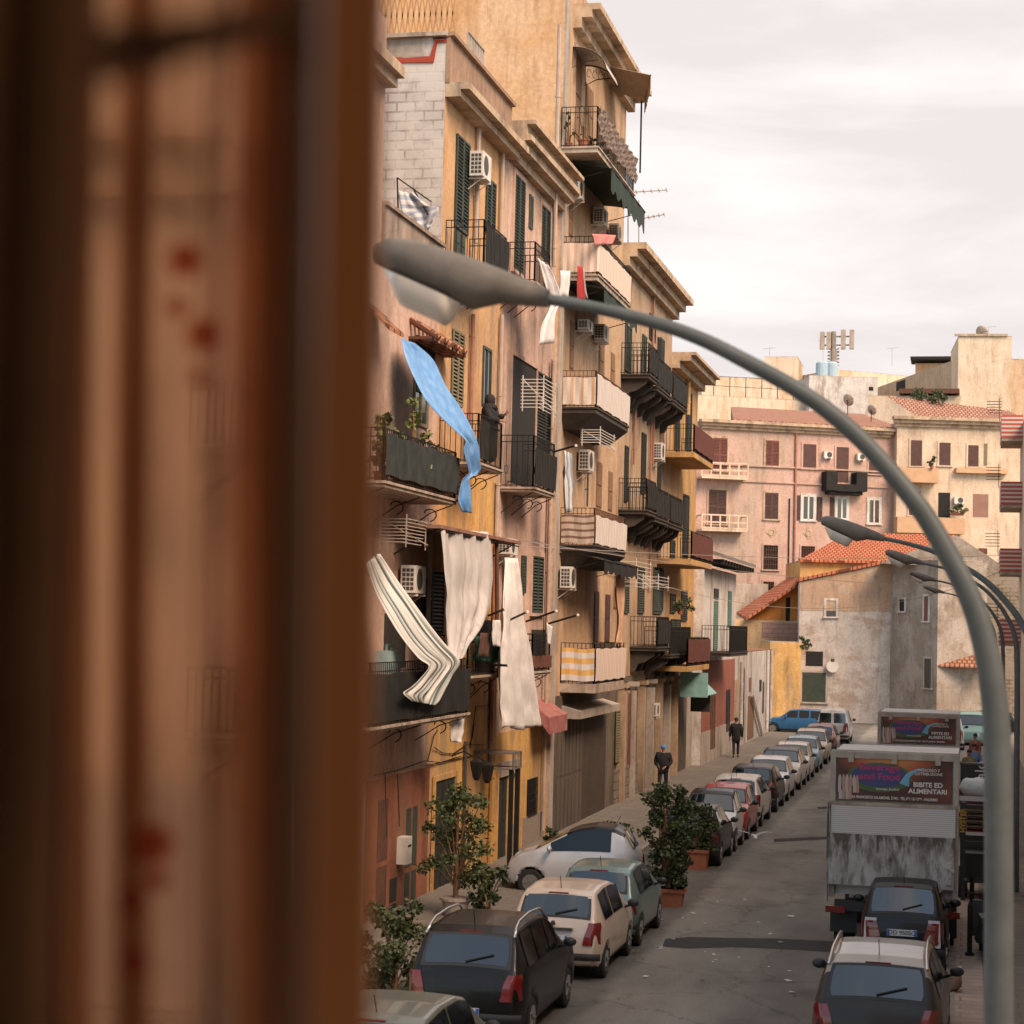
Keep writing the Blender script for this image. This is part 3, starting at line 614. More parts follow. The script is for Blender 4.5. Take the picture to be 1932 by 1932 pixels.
# ---- B3, tall block
X3 = XF + .05
zt3 = hx(z1(1440, -60), X3 + .5).z
B3 = block('apartment_building', 'tallest beige block with blank orange-streaked side wall and clothed balconies', Y23, Y34, zt3 + 1, BEIGE, X=X3, depth=12, side=ORANGE)
s_ = MB()
for (d, a, b_) in ((.25, -.4, -.1), (.55, -.1, .12), (.8, .12, .3)): s_.box(X3, X3 + d, Y23 + 1.2, Y34 + .3, zt3 + a, zt3 + b_)
s_.build('cornice', CORN, B3)
yp = hx(z1(1300, 900), X3).y
s_ = MB(); s_.box(X3, X3 + .06, Y23, yp, .12, zt3 + .9); s_.build('pilaster', GREYP, B3)
pipe(B3, z1(1262, 30), z1(1235, 1550), X=X3 + .06, m=PIPE, r=.06); pipe(B3, z2(1200, 330), z3(1190, 1900), X=X3, m=PIPE, r=.05)
s_ = MB(); s_.box(X3, X3 + .05, yp, Y34 - .02, .12, hx(z3(1400, 1050), X3).z); s_.build('ground_floor', DARKST, B3)
s_ = MB(); s_.box(X3 + .05, X3 + .11, hx(z3(1590, 1600), X3).y, hx(z3(1730, 1600), X3).y, .12, hx(z3(1660, 1510), X3).z); s_.build('stone_base', STONEB, B3)
door(B3, z3(1240, 1190), z4(1400, 730), X=X3 + .05, m=vary('grey_wood_door', (.115, .09, .072), (.075, .06, .047), 2, stretch=(1, 3, .3)), name='garage_door')
door(B3, z3(1400, 1190), z4(1545, 700), X=X3 + .05, m=vary('dark_roller_door', (.07, .048, .035), (.05, .036, .026), 2), name='garage_door', panels=False)
s_ = MB(); y0_, y1_, a0, a1 = rect(z3(1350, 1145), z3(1600, 1190), X3 + .4); s_.hexa([(X3 + .05, y0_, a1 + .15), (X3 + .05, y1_, a1 + .15), (X3 + .05, y1_, a0), (X3 + .05, y0_, a0)], [(X3 + .6, y0_, a1), (X3 + .6, y1_, a1), (X3 + .6, y1_, a0), (X3 + .6, y0_, a0)]); s_.build('door_hood', GREYP, B3)
shutter(B3, z3(1610, 1160), z3(1650, 1480), X=X3 + .05, m=SHUTO)
pipe(B3, z3(1680, 1040), z3(1680, 1500), X=X3 + .05, m=PIPER, r=.05); pipe(B3, z3(1710, 1040), z3(1710, 1500), X=X3 + .05, m=PIPER, r=.04)
door(B3, z1(1352, 200), z1(1392, 750), X=X3, m=WOOD, fr=CORN)
for (a, b_) in (((1320, 1130), (1345, 1360)),): door(B3, z1(*a), z1(*b_), X=X3, m=WOOD)
for q in ((z2(1325, 100), z2(1350, 410), WOOD), (z2(1505, 230), z2(1540, 470), WOOD), (z2(1580, 300), z2(1605, 520), WOOD), (z2(1490, 980), z2(1525, 1270), WOOD), (z2(1565, 1040), z2(1590, 1290), WOOD), (z3(1475, 420), z3(1505, 740), SHUTB), (z3(1545, 440), z3(1575, 740), SHUTB), (z2(1600, 1660), z2(1625, 1900), WOOD), (z1(1420, 420), z1(1470, 780), WOOD)):
    door(B3, q[0], q[1], X=X3, m=q[2], panels=True)
pipe(B3, z2(1440, 1040), z2(1440, 1260), X=X3, r=.03, m=DGREY)
E3 = {}
for k, (cn, xf_, w_, th_, br, rh_, sm) in dict(
    a=(z1(1500, 795), z1(1735, 0)[0], 1.05, .16, None, 1.15, SLAB),
    b=(z1(1500, 1595), z1(1705, 0)[0], 1.05, .16, None, 1.1, SLAB),
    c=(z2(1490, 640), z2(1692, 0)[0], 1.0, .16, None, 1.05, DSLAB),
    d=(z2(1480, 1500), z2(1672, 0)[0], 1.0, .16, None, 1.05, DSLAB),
    e=(z3(1480, 1000), z3(1665, 0)[0], 1.0, .26, None, 1.15, SLAB)).items():
    E3[k] = balcony(B3, cn, xf_, X=X3, w=w_, th=th_, brackets=br, rh=rh_, slabm=sm, railm=RUST if k in 'cd' else IRON)
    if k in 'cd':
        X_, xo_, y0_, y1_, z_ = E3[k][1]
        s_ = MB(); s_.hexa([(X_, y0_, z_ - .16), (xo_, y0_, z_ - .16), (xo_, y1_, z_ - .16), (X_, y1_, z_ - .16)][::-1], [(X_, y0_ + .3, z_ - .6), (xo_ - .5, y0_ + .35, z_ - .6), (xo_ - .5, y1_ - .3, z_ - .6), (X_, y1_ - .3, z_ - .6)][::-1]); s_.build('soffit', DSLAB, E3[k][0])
CLO1 = striped('cloth_orange_white_stripes', (.58, .50, .43), (.52, .33, .20), 0, 3.3, coord='attr', duty=.72)
CLO2 = striped('cloth_brown_bands', (.42, .33, .27), (.16, .10, .075), 2, 5.0, coord='attr', duty=.66)
CLO3 = striped('cloth_yellow_stripes', (.60, .56, .54), (.62, .38, .13), 2, 3.1, coord='attr')
CLO4 = striped('cloth_pale_stripes', (.62, .56, .52), (.36, .28, .24), 0, 7, coord='attr', duty=.7)
CLOW = striped('cloth_pink_pale_stripes', (.62, .52, .45), (.55, .38, .30), 0, 5, coord='attr', duty=.6)
drape(E3['b'][0], E3['b'][1], CLOW, .08, .9)
drape(E3['c'][0], E3['c'][1], CLO1, .08, .85, end=True, frontp=False); drape(E3['c'][0], E3['c'][1], CLO4, .06, .95, end=False)
drape(E3['d'][0], E3['d'][1], CLO2, .05, .85, end=True, frontp=False); drape(E3['d'][0], E3['d'][1], CLO4, .05, .85, end=False)
drape(E3['e'][0], E3['e'][1], CLO3, .08, 1.0, end=True, frontp=False); drape(E3['e'][0], E3['e'][1], CLOW, .08, 1.0, end=False)
def awning(name, B, label, m, dz0=0, dz1=-.5, inset=.0, out=0.0, L0=0, L1=0, valance=.0, parent=None, x_in=.0):
    X_, xo_, y0_, y1_, z_ = B
    t = thing(name, (X_, y0_, z_ - .6), label, 'awning')
    s = MB()
    n = 12
    def f(a, b_):
        y = y0_ + L0 + (y1_ - y0_ - L0 + L1) * a
        return Vector((X_ + x_in + (xo_ - X_ - x_in + out) * b_, y, z_ - .18 + dz0 + (dz1 - dz0) * b_ ** 1.4 + .03 * math.sin(a * 9)))
    s.grid(f, n, 6)
    if valance:
        s.grid(lambda a, b_: f(a, 1) + Vector((.01 * math.sin(a * 30), 0, -valance * b_ * (1 + .15 * math.sin(a * 40)))), 40, 2)
    s.build('cover', m, t, solid=.012)
    s = MB(); s.tube([(xo_ + out, y0_ + L0, z_ - .18 + dz1), (xo_ + out, y1_ + L1, z_ - .18 + dz1)], .03, 6)
    for y in (y0_ + L0 + .1, y1_ + L1 - .1): s.bar((X_, y, z_ - .75), (xo_ + out, y, z_ - .18 + dz1), .015)
    s.build('frame', IRON, t); return t
AWG = vary('dark_green_awning', (.022, .035, .028), (.03, .045, .035), 2, bump=0)
AWB = vary('black_awning', (.014, .013, .012), (.022, .019, .017), 2, bump=0)
awning('awning', E3['a'][1], 'dark green awning rolled under the top balcony of the tall block', AWG, -.02, -.25, out=.25, L0=.9, L1=.6, valance=.62)
awning('awning', E3['b'][1], 'dark green awning under the second highest balcony of the tall block', AWG, -.0, -.22, out=.2, L1=.3, valance=.38)
awning('awning', E3['d'][1], 'black awning under the brown-banded balcony of the tall block', AWB, -.0, -.25, out=.3, L1=.6, valance=.35)
# top canopies of the tall block
t_ = thing('awning', tuple(hx(z1(1540, 300), X3)), 'sloping beige sunshade over the topmost balcony, held on a thin post', 'awning')
nw = hx(z1(1530, 285), X3); fw = hx(z1(1600, 440), X3); fw.y = max(fw.y, nw.y + 2.2)
nf = hy(z1(1832, 350), nw.y); ff = hy(z1(1795, 515), fw.y)
s_ = MB(); s_.grid(lambda a, b_: (nw.lerp(fw, a)).lerp(nf.lerp(ff, a), b_) + Vector((0, 0, .03 * math.sin(a * 12))), 16, 6)
s_.grid(lambda a, b_: nf.lerp(ff, a) + Vector((.01 * math.sin(a * 50), 0, -.4 * b_ + .02 * math.sin(a * 34))), 40, 2)
s_.build('cover', vary('beige_canvas', (.40, .31, .24), (.33, .25, .19), 3), t_, solid=.015)
pf = hy(z1(1778, 345), fw.y); pb = hy(z1(1765, 960), fw.y)
s_ = MB(); s_.bar(pb, pf, .035); s_.bar(nf, ff, .025); s_.build('post', IRON, t_)
t_ = thing('door_canopy', tuple(hx(z1(1350, 200), X3)), 'small curved canopy with iron scroll brackets over the top balcony door', 'canopy')
y0_ = hx(z1(1345, 200), X3).y; y1_ = hx(z1(1400, 280), X3).y + .6; zz = hx(z1(1345, 170), X3).z
s_ = MB()
s_.grid(lambda a, b_: Vector((X3 + 1.0 * math.sin(b_ * 1.45), y0_ + (y1_ - y0_) * a, zz - .75 * (1 - math.cos(b_ * 1.45)))), 4, 8); s_.build('cover', vary('clear_plastic', (.5, .46, .42), (.42, .38, .34), 3, rough=.3, bump=0), t_, solid=.012)
for y in (y0_, y1_):
    s_ = MB(); s_.tube([(X3 + 1.0 * math.sin(b_ * .145), y, zz - .75 * (1 - math.cos(b_ * .145)) - .02) for b_ in range(11)], .02, 4)
    s_.tube([(X3, y, zz), (X3, y, zz - .62), (X3 + .35, y, zz - .45), (X3 + .75, y, zz - .42)], .018, 4)
    for u in range(4): s_.tube([(X3 + .12 + u * .17 + math.cos(v) * .07, y, zz - .25 - u * .04 + math.sin(v) * .12) for v in (0, 1, 2, 3, 4, 5)], .01, 4)
    s_.build('scroll_bracket', IRON, t_)
# ---- B4
B4 = block('apartment_building', 'dun building with three rows of black balconies on carved corbels', Y34, Y45, hx((1215, 505), XF).z, BEIGE2)
zc4 = hx((1222, 498), XF + .5).z
s_ = MB()
for (d, a, b_) in ((.25, -.45, -.15), (.5, -.15, .1), (.8, .1, .32)): s_.box(XF, XF + d, Y34 + .1, Y45 + .1, zc4 + a, zc4 + b_)
s_.build('cornice', CORN, B4)
s_ = MB(); s_.box(XF - 6, XF - 1, Y34, Y45, zc4, zc4 + .9); s_.build('attic', BEIGE2, B4)
B4B = []
for (px, py, pf) in ((z2(1820, 432)[0], z2(0, 432)[1], 1240), (z5(72, 528)[0], z5(0, 510)[1], z5(143, 0)[0]), (z5(150, 585)[0], z5(0, 578)[1], z5(222, 0)[0]),
                     (z2(1805, 1275)[0], z2(0, 1280)[1], 1238), (z5(62, 1175)[0], z5(0, 1175)[1], z5(130, 0)[0]), (z5(135, 1205)[0], z5(0, 1205)[1], z5(200, 0)[0])):
    B4B.append(balcony(B4, (px, py), pf, w=.95, brackets='corbel', rh=1.05, th=.14, slabm=DSLAB, pitch=.13))
    drape(B4B[-1][0], B4B[-1][1], NETB, .1, .9, end=False)
SB4, BB4 = balcony(B4, (1264, 1235), z5(188, 0)[0] + 20, w=.95, brackets='corbel', rh=1.0, th=.14, slabm=DSLAB)
SB4b, BB4b = balcony(B4, z3(1870, 770), 1262, w=.95, brackets='corbel', rh=1.05, th=.14, slabm=DSLAB)
drape(SB4b, BB4b, NETB, .1, .95, end=False)
for q in ((z2(1668, 130), z2(1705, 420), SHUT), (z2(1775, 190), z2(1800, 430), SHUT), (z2(1885, 210), z2(1910, 480), SHUT), (z2(1665, 880), z2(1685, 1230), SHUTD), (z2(1770, 800), z2(1795, 1180), SHUTD), (z2(1870, 980), z2(1890, 1230), SHUTD),
          (z2(1750, 1640), z2(1785, 1925), SHUT), (z2(1845, 1640), z2(1895, 1930), SHUT), (z2(1665, 1660), z2(1690, 1925), SHUT), (z5(225, 540), z5(243, 840), SHUTD), (z5(205, 1060), z5(228, 1380), SHUTD), (z5(30, 150), z5(60, 280), SHUTD), (z5(72, 270), z5(98, 400), SHUTD),
          (z5(50, 1430), z5(98, 1650), SHUT)):
    shutter(B4, q[0], q[1], m=q[2])
for q in ((z2(1738, 620), z2(1740, 780)), (z2(1850, 690), z2(1850, 1000)), (z2(1735, 430), z2(1735, 1000)), (z5(52, 0), z5(45, 1000)), (z3(1830, 50), z3(1830, 430))): pipe(B4, q[0], q[1], r=.045, m=PIPER)
zg4 = hx((1225, 1270), XF).z
s_ = MB(); s_.box(XF, XF + .04, Y34 + .02, Y45 + 6.0, .12, zg4); s_.build('ground_floor', DARKST, B4)
for i in range(7):
    y = Y34 + .8 + i * 2.1
    s_ = MB(); s_.box(XF + .04, XF + .3, y, y + .35, .12, zg4 - .2 - (i % 2) * .3); s_.box(XF + .04, XF + .38, y - .05, y + .4, zg4 - .35, zg4 - .2); s_.build('shopfront_pilaster', GREYP if i % 2 else BEIGE2, B4)
    if i < 6: door_y = (y + .45, y + 1.95); s_ = MB(); s_.box(XF + .04, XF + .07, door_y[0], door_y[1], .12, zg4 - .5); s_.build('shop_door', [DSLAB, SHUTD, DARKST][i % 3], B4)
# ---- B5
zc5 = hx((1272, 655), XF + .5).z
B5 = block('apartment_building', 'ochre building whose balconies have red-brown panels', Y45, Y56, zc5 + .1, OCHRE)
s_ = MB()
for (d, a, b_) in ((.3, -.4, -.12), (.75, -.12, .1), (.95, .1, .22)): s_.box(XF, XF + d, Y45 + .02, Y56 + .1, zc5 + a, zc5 + b_)
s_.build('cornice', CORN, B5)
pipe(B5, z5(200, 400), z5(262, 680), m=YELLOW, r=.09)
BRN = vary('red_brown_panel', (.12, .035, .025), (.09, .03, .02), 3, bump=0)
for (cn, xf_) in ((z5(258, 842), z5(357, 0)[0]), (z5(245, 1385), z5(350, 0)[0]), (z5(225, 1930), z5(335, 0)[0])):
    sl, bb = balcony(B5, cn, xf_, w=1.3, brackets=None, th=.2, rh=1.05, slabm=OCHRE)
    drape(sl, bb, BRN, .12, 1.0, end=False, wave=.001)
for q in ((z5(158, 670), z5(180, 835)), (z5(215, 545), z5(240, 840)), (z5(135, 1290), z5(158, 1385)), (z5(200, 1060), z5(225, 1380)), (z5(135, 1560), z5(160, 1660)), (z5(192, 1545), z5(220, 1700)), (z5(140, 1690), z5(185, 1830)), (z5(190, 1760), z5(215, 1900))):
    shutter(B5, q[0], q[1], m=SHUTD)
s_ = MB(); s_.box(XF, XF + .03, Y45 + 6.1, Y56, .12, hx((1300, 1262), XF).z); s_.build('ground_floor', GREYP, B5)
# ---- B6 white house with dark roof, then low houses
Y67 = hx(z6(345 + 170, 300), XF).y
Xw = -10.9
Ya, Yb = Y56, hx(z6(472, 300), Xw).y
B6 = block('white_house', 'narrow white house with dark eaves and blue-green shutters', Ya, Yb, hx(z5(400, 1450), Xw).z, WHITEP, X=Xw, depth=8, cat='house')
ze = hx(z5(400, 1420), Xw + .5).z
s_ = MB(); s_.hexa([(Xw - 6, Ya - .2, ze + 2.4), (Xw + .9, Ya - .2, ze + .25), (Xw + .9, Yb + .6, ze + .25), (Xw - 6, Yb + .6, ze + 2.4)], [(Xw - 6, Ya - .2, ze + 2.6), (Xw + .9, Ya - .2, ze + .4), (Xw + .9, Yb + .6, ze + .4), (Xw - 6, Yb + .6, ze + 2.6)]); s_.build('eaves_roof', vary('grey_roof', (.20, .18, .17), (.14, .13, .12), 2), B6)
for i in range(12): y = Ya + (Yb - Ya) * i / 11; s_ = MB(); s_.box(Xw, Xw + .85, y, y + .18, ze, ze + .22); s_.build('rafter', BLACK, B6)
BLU = vary('blue_green_paint', (.10, .19, .17), (.13, .23, .21), 3, bump=0)
shutter(B6, z6(357, 390), z6(375, 640), X=Xw, m=BLU); shutter(B6, z6(430, 340), z6(445, 520), X=Xw, m=BLU); door(B6, z5(358, 1535), z5(383, 1590), X=Xw, m=SHUTD)
sl6, bb6 = balcony(B6, z6(440, 655), z6(530, 0)[0], X=Xw, w=1.2, brackets=None, th=.16, rh=1.15, slabm=DSLAB)
s_ = MB(); s_.box(Xw, Xw + .02, Ya, Yb, .12, hx(z6(400, 690), Xw).z); s_.build('red_ground_floor', REDP, B6)
s_ = MB(); s_.box(Xw + .02, Xw + .04, Ya, Yb, .12, 1.5); s_.build('grey_base', GREYP, B6)
door(B6, z6(420, 840), z6(440, 1060), X=Xw + .02, m=BLACK); door(B6, z6(340, 870), z6(365, 1150), X=Xw + .02, m=RUST)
Yc = Yb; Yd = hx(z6(655, 800), Xw).y
B7 = block('low_house', 'low crumbling white house beyond the red ground floor', Yc, Yd, hx(z6(640, 640), Xw).z, vary('crumbling_white', (.52, .48, .45), (.42, .37, .33), 1.0, col3=(.28, .22, .18), s3=.8), X=Xw, depth=8, cat='house', rm=TILED)
for q in ((z6(462, 790), z6(480, 1010), BEIGE2), (z6(505, 730), z6(512, 1060), DSLAB), (z6(537, 780), z6(548, 850), REDP), (z6(590, 790), z6(600, 850), SHUTD), (z6(605, 800), z6(612, 960), DSLAB), (z6(530, 870), z6(560, 1090), WOOD)):
    door(B7, q[0], q[1], X=Xw, m=q[2])
for q in ((z6(632, 640), z6(632, 1040)), (z6(650, 640), z6(650, 1040)), (z6(500, 700), z6(500, 1080))): pipe(B7, q[0], q[1], X=Xw, r=.09, m=WHITEP)
# ------------------------------------------------------------------ far blocks: facades that face the camera, built in their own frame
class Fac:
    """building whose front runs from pixel column a at depth Ya to pixel column b at depth Yb"""
    def __init__(s, name, label, a, Ya, b, Yb, m, ztop, depth=12, z0=0, cat='building', roof=SLAB, sidem=None):
        A = hy((a, 1000), Ya); B = hy((b, 1000), Yb)
        s.A = Vector((A.x, A.y, 0)); d = Vector((B.x - A.x, B.y - A.y, 0)); s.len = d.length; s.d = d.normalized(); s.n = Vector((s.d.y, -s.d.x, 0))  # n towards the camera
        s.rz = math.atan2(s.d.y, s.d.x)
        s.zt = s.uv((a, ztop))[1]
        s.t = thing(name, s.A, label, cat, rz=s.rz)
        if m:
            w = MB(); w.box(0, s.len, 0, depth, z0, s.zt); w.build('wall', m, s.t, local=True)
            r = MB(); r.box(-.02, s.len + .02, .05, depth + .02, s.zt, s.zt + .06); r.build('roof', roof, s.t, local=True)
    def uv(s, p, off=0):
        r = ray(p); o = Vector((0, 0, EYE)); n = s.n; q = s.A + n * off
        t = (q - o).dot(n) / r.dot(n); h = o + r * t
        return (h - s.A).dot(s.d), h.z
    def rect(s, p, q, off=0):
        u0, z1_ = s.uv((p[0], p[1]), off); u1, z0_ = s.uv((q[0], q[1]), off); return min(u0, u1), max(u0, u1), min(z0_, z1_), max(z0_, z1_)
    def box(s, name, p, q, m, y0, y1, off=0, parent=None):
        u0, u1, a, b = s.rect(p, q, off); k = MB(); k.box(u0, u1, y0, y1, a, b); return k.build(name, m, parent or s.t, local=True)
    def win(s, p, q, m=SHUTR, frame=None, kind='shutter'):
        u0, u1, a, b = s.rect(p, q)
        if frame:
            f = MB(); w = .14
            for z in ((u0 - w, u0, a, b), (u1, u1 + w, a, b), (u0 - w, u1 + w, b, b + w)): f.box(z[0], z[1], -.06, 0, z[2], z[3])
            f.box(u0 - w - .05, u1 + w + .05, -.14, 0, a - .1, a); f.build('window_frame', frame, s.t, local=True)
        k = MB()
        if kind == 'shutter':
            um = (u0 + u1) / 2
            for (c, d_) in ((u0, um - .01), (um + .01, u1)):
                k.mat(1).box(c, d_, -.012, 0, a, b); k.mat(0)
                for z in ((c, c + .06, a, b), (d_ - .06, d_, a, b), (c + .06, d_ - .06, a, a + .08), (c + .06, d_ - .06, b - .08, b), (c + .06, d_ - .06, (a + b) / 2 - .04, (a + b) / 2 + .04)): k.box(z[0], z[1], -.05, -.012, z[2], z[3])
                n = int((b - a) / .11)
                for i in range(n): z = a + .05 + i * (b - a - .1) / n; k.box(c + .06, d_ - .06, -.04, -.014, z, z + .06)
            return k.build('shutter', [m, BLACK], s.t, local=True)
        if kind == 'roller':
            k.box(u0, u1, -.025, 0, a, b); n = int((b - a) / .12)
            for i in range(n): k.box(u0, u1, -.04, -.025, a + i * (b - a) / n, a + (i + .75) * (b - a) / n)
            return k.build('shutter', m, s.t, local=True)
        if kind == 'glass':
            k.mat(1).box(u0, u1, -.02, 0, a, b); k.mat(0); um = (u0 + u1) / 2
            for z in ((u0, u0 + .09, a, b), (u1 - .09, u1, a, b), (um - .06, um + .06, a, b), (u0 + .09, u1 - .09, b - .09, b), (u0 + .09, u1 - .09, a, a + .09)): k.box(z[0], z[1], -.055, -.02, z[2], z[3])
            return k.build('window', [m, GLASSD], s.t, local=True)
        if kind == 'hole':
            k.box(u0, u1, -.015, 0, a, b); return k.build('opening', m, s.t, local=True)
        if kind == 'grille':
            k.mat(1).box(u0, u1, -.015, 0, a, b); k.mat(0)
            for i in range(7): x = u0 + (u1 - u0) * i / 6; k.box(x - .015, x + .015, -.1, -.07, a, b)
            for i in range(6): z = a + (b - a) * i / 5; k.box(u0, u1, -.105, -.075, z - .015, z + .015)
            return k.build('barred_window', [m, BLACK], s.t, local=True)
    def balc(s, p, q, zslab, m, d=1.1, solid_=None, railm=IRON, bars=False):
        """p, q: top-left and lower-right pixel of the parapet's front face"""
        u0, u1, a, b = s.rect(p, q, d); k = MB(); k.box(u0, u1, -d, 0, a - .14, a); sl = k.build('balcony', m, s.t, local=True)
        k = MB()
        if bars:
            for z in (a + .1, (a + b) / 2, b): k.box(u0, u1, -d, -d + .07, z - .06, z + .05)
            for i in range(6): x = u0 + (u1 - u0) * i / 5; k.box(x - .06, x + .06, -d - .01, -d + .06, a, b)
            k.box(u0, u0 + .06, -d, 0, b - .1, b); k.box(u1 - .06, u1, -d, 0, b - .1, b)
        else: k.box(u0, u1, -d, -d + .1, a, b); k.box(u0, u0 + .1, -d + .1, 0, a, b); k.box(u1 - .1, u1, -d + .1, 0, a, b)
        o = k.build('parapet', solid_ or m, s.t, local=True); return sl
    def corn(s, p, q, m, d=.5, h=.3, steps=3, over=.3):
        u0, z = s.uv(p); u1, zz = s.uv(q); k = MB()
        for i in range(steps): k.box(u0 - over * (i + 1) / steps, u1 + over * (i + 1) / steps, -d * (i + 1) / steps, 0, z + h * i, z + h * (i + 1) - .002)
        return k.build('cornice', m, s.t, local=True)
F1 = Fac('apartment_building', 'faded pink apartment block with red-brown shutters closing the street', 1240, 148, 1690, 157, FPINK, z5(0, 690)[1] - 4)
F1.corn((1325, z5(0, 722)[1]), (1689, 0), CORN, d=.7, h=.22)
F1.corn((1325, z5(0, 905)[1]), (1689, 0), FPINK, d=.15, h=.12, steps=1, over=0); F1.corn((1325, z5(0, 985)[1]), (1689, 0), FPINK, d=.12, h=.12, steps=1, over=0)
for (a, b, m, k) in (((355, 770), (425, 940), SHUTR, 'shutter'), ((622, 783), (688, 915), SHUTR, 'shutter'), ((812, 802), (876, 928), SHUTB, 'roller'), ((980, 817), (1040, 1000), SHUTB, 'roller'), ((1145, 890), (1200, 955), SHUTB, 'roller'),
                     ((333, 1033), (420, 1210), SHUTB, 'shutter'), ((618, 1048), (684, 1185), SHUTB, 'shutter'), ((612, 1315), (680, 1440), RUST, 'grille'), ((803, 1320), (868, 1380), RUST, 'grille'), ((610, 1500), (660, 1600), RUST, 'grille')):
    F1.win(z5(*a), z5(*b), m, CORN if k == 'shutter' else FPINK, k)
for (a, b) in (((808, 1062), (868, 1190)), ((980, 1072), (1035, 1185)), ((1142, 1080), (1200, 1208))): F1.win(z5(*a), z5(*b), WHITE, WHITEP, 'glass')
for (a, b) in (((782, 1062), (806, 1190)), ((872, 1070), (907, 1195)), ((948, 1072), (976, 1180)), ((1160, 1085), (1198, 1205))): F1.win(z5(*a), z5(*b), SHUTB, None, 'shutter')
F1.balc(z5(300, 893), z5(532, 975), 0, CREAM, bars=True); F1.balc(z5(300, 1158), z5(528, 1240), 0, CREAM, bars=True)
k = MB(); u0, u1, a, b = F1.rect(z5(930, 940), z5(1135, 1055), .9)
k.box(u0, u0 + .9, -1, 0, a + .15, b); k.box(u1 - .9, u1, -1, 0, a + .15, b); k.box(u0 + .9, u1 - .9, -1, 0, a + .1, a + (b - a) * .42); k.box(u0 + .3, u1 - .3, -.8, 0, a - .12, a + .12); k.build('balcony', AWB, F1.t, local=True)
k = MB(); u, z = F1.uv(z5(775, 745)); u2, z2_ = F1.uv(z5(762, 1560)); um = (u + u2) / 2
k.tube([(um, -.1, 1), (um, -.1, z)], .09, 6); k.build('drain_pipe', PIPER, F1.t, local=True)
k = MB(); k.tube([(um - .45, -.08, 1), (um - .45, -.08, z - 5)], .05, 6); k.build('drain_pipe', IRON, F1.t, local=True)
for c in ((650, 1250), (838, 1255)):
    u, z = F1.uv(z5(*c)); k = MB(); k.box(-.3, .3, -.04, 0, -.3, .3, Matrix.Translation((u, 0, z)) @ Matrix.Rotation(R(45), 4, 'Y')); k.tube([(u + math.cos(t) * .22, -.05, z + math.sin(t) * .22) for t in [i * .7854 for i in range(9)]], .04, 4); k.build('stucco_rosette', CORN, F1.t, local=True)
# pitched tiled roof of F1
u0, z0 = F1.uv(z5(540, 690)); u1, _ = F1.uv(z5(1290, 690)); zr = F1.zt
k = MB(); k.add([(u0 - 1.5, -.5, zr + .3), (F1.len + .3, -.5, zr + .3), (F1.len + .3, 7, zr + 2.1), (u0 + 1.2, 7, zr + 2.1)], [(0, 1, 2, 3)]); k.add([(u0 - 1.5, -.5, zr + .02), (u0 - 1.5, -.5, zr + .3), (u0 + 1.2, 7, zr + 2.1), (u0 + 1.2, 7, zr + .02)], [(0, 1, 2, 3)]); k.add([(u0 - 1.5, -.5, zr + .02), (F1.len + .3, -.5, zr + .02), (F1.len + .3, -.5, zr + .3), (u0 - 1.5, -.5, zr + .3)], [(0, 1, 2, 3)])
k.build('tiled_roof', TILEM, F1.t, local=True)
F2 = Fac('apartment_building', 'cream apartment block with shallow balconies right of the faded pink one', 1690, 156, 1960, 159, CREAM, z5(0, 700)[1] - 2)
F2.corn((1690, z5(0, 712)[1]), (1955, 0), CORN, d=.7, h=.25)
for (a, b, m, k_) in (((1358, 783), (1413, 915), SHUTB, 'roller'), ((1502, 795), (1558, 912), SHUTB, 'roller'), ((1648, 808), (1700, 918), SHUTB, 'roller'), ((1730, 800), (1745, 910), SHUTO, 'shutter'), ((1498, 1048), (1556, 1175), BLACK, 'hole'), ((1350, 1040), (1405, 1165), SHUTB, 'roller'), ((1675, 1055), (1750, 1172), vary('faded_roller', (.30, .17, .13), (.26, .14, .11), 2), 'roller'), ((1700, 1330), (1745, 1362), SHUTR, 'shutter')):
    F2.win(z5(*a), z5(*b), m, CREAM if m is SHUTB else None, k_)
BP = vary('peach_parapet', (.52, .33, .20), (.46, .28, .17), 1.2)
F2.balc(z5(1300, 920), z5(1500, 990), 0, BP); F2.balc(z5(1590, 922), z5(1850, 945), 0, BP, d=.5); F2.balc(z5(1290, 1170), z5(1632, 1250), 0, BP)
k = MB(); k.add([(3.5, 3, F2.zt + .1), (F2.len, .5, F2.zt + .1), (F2.len, 8, F2.zt + 2.1), (1.0, 8, F2.zt + 3.0)], [(0, 1, 2, 3)]); k.build('tiled_roof', TILEM, F2.t, local=True)
for i, (fc, p, q, lb) in enumerate(((F1, (918, 838), (960, 875), 'white air conditioner left of the dark round-cornered balcony'), (F1, (1087, 850), (1125, 885), 'white air conditioner right of the dark round-cornered balcony'), (F2, (1578, 1070), (1628, 1105), 'white air conditioner on the cream block beside a dark window'))):
    u0, u1, a, b = fc.rect(z5(*p), z5(*q), .3); pos = fc.A + fc.d * u0 + Vector((0, 0, a)); t_ = thing('air_conditioner', pos, lb, 'air conditioner', 'air conditioning units on the facades', rz=fc.rz)
    w, h = u1 - u0, b - a; k = MB(); k.box(0, w, -.38, -.06, 0, h); k.build('casing', WHITE, t_, local=True)
    k = MB(); k.grid(lambda a_, b_: Vector((w * .62 + math.cos(a_ * 6.2832) * b_ * h * .42, -.386, h * .5 + math.sin(a_ * 6.2832) * b_ * h * .42)), 18, 2); k.build('fan_grille', DGREY, t_, local=True)
    for x_ in (.1, w - .16): k = MB(); k.box(x_, x_ + .06, -.4, 0, -.08, 0); k.build('wall_bracket', WHITE, t_, local=True)
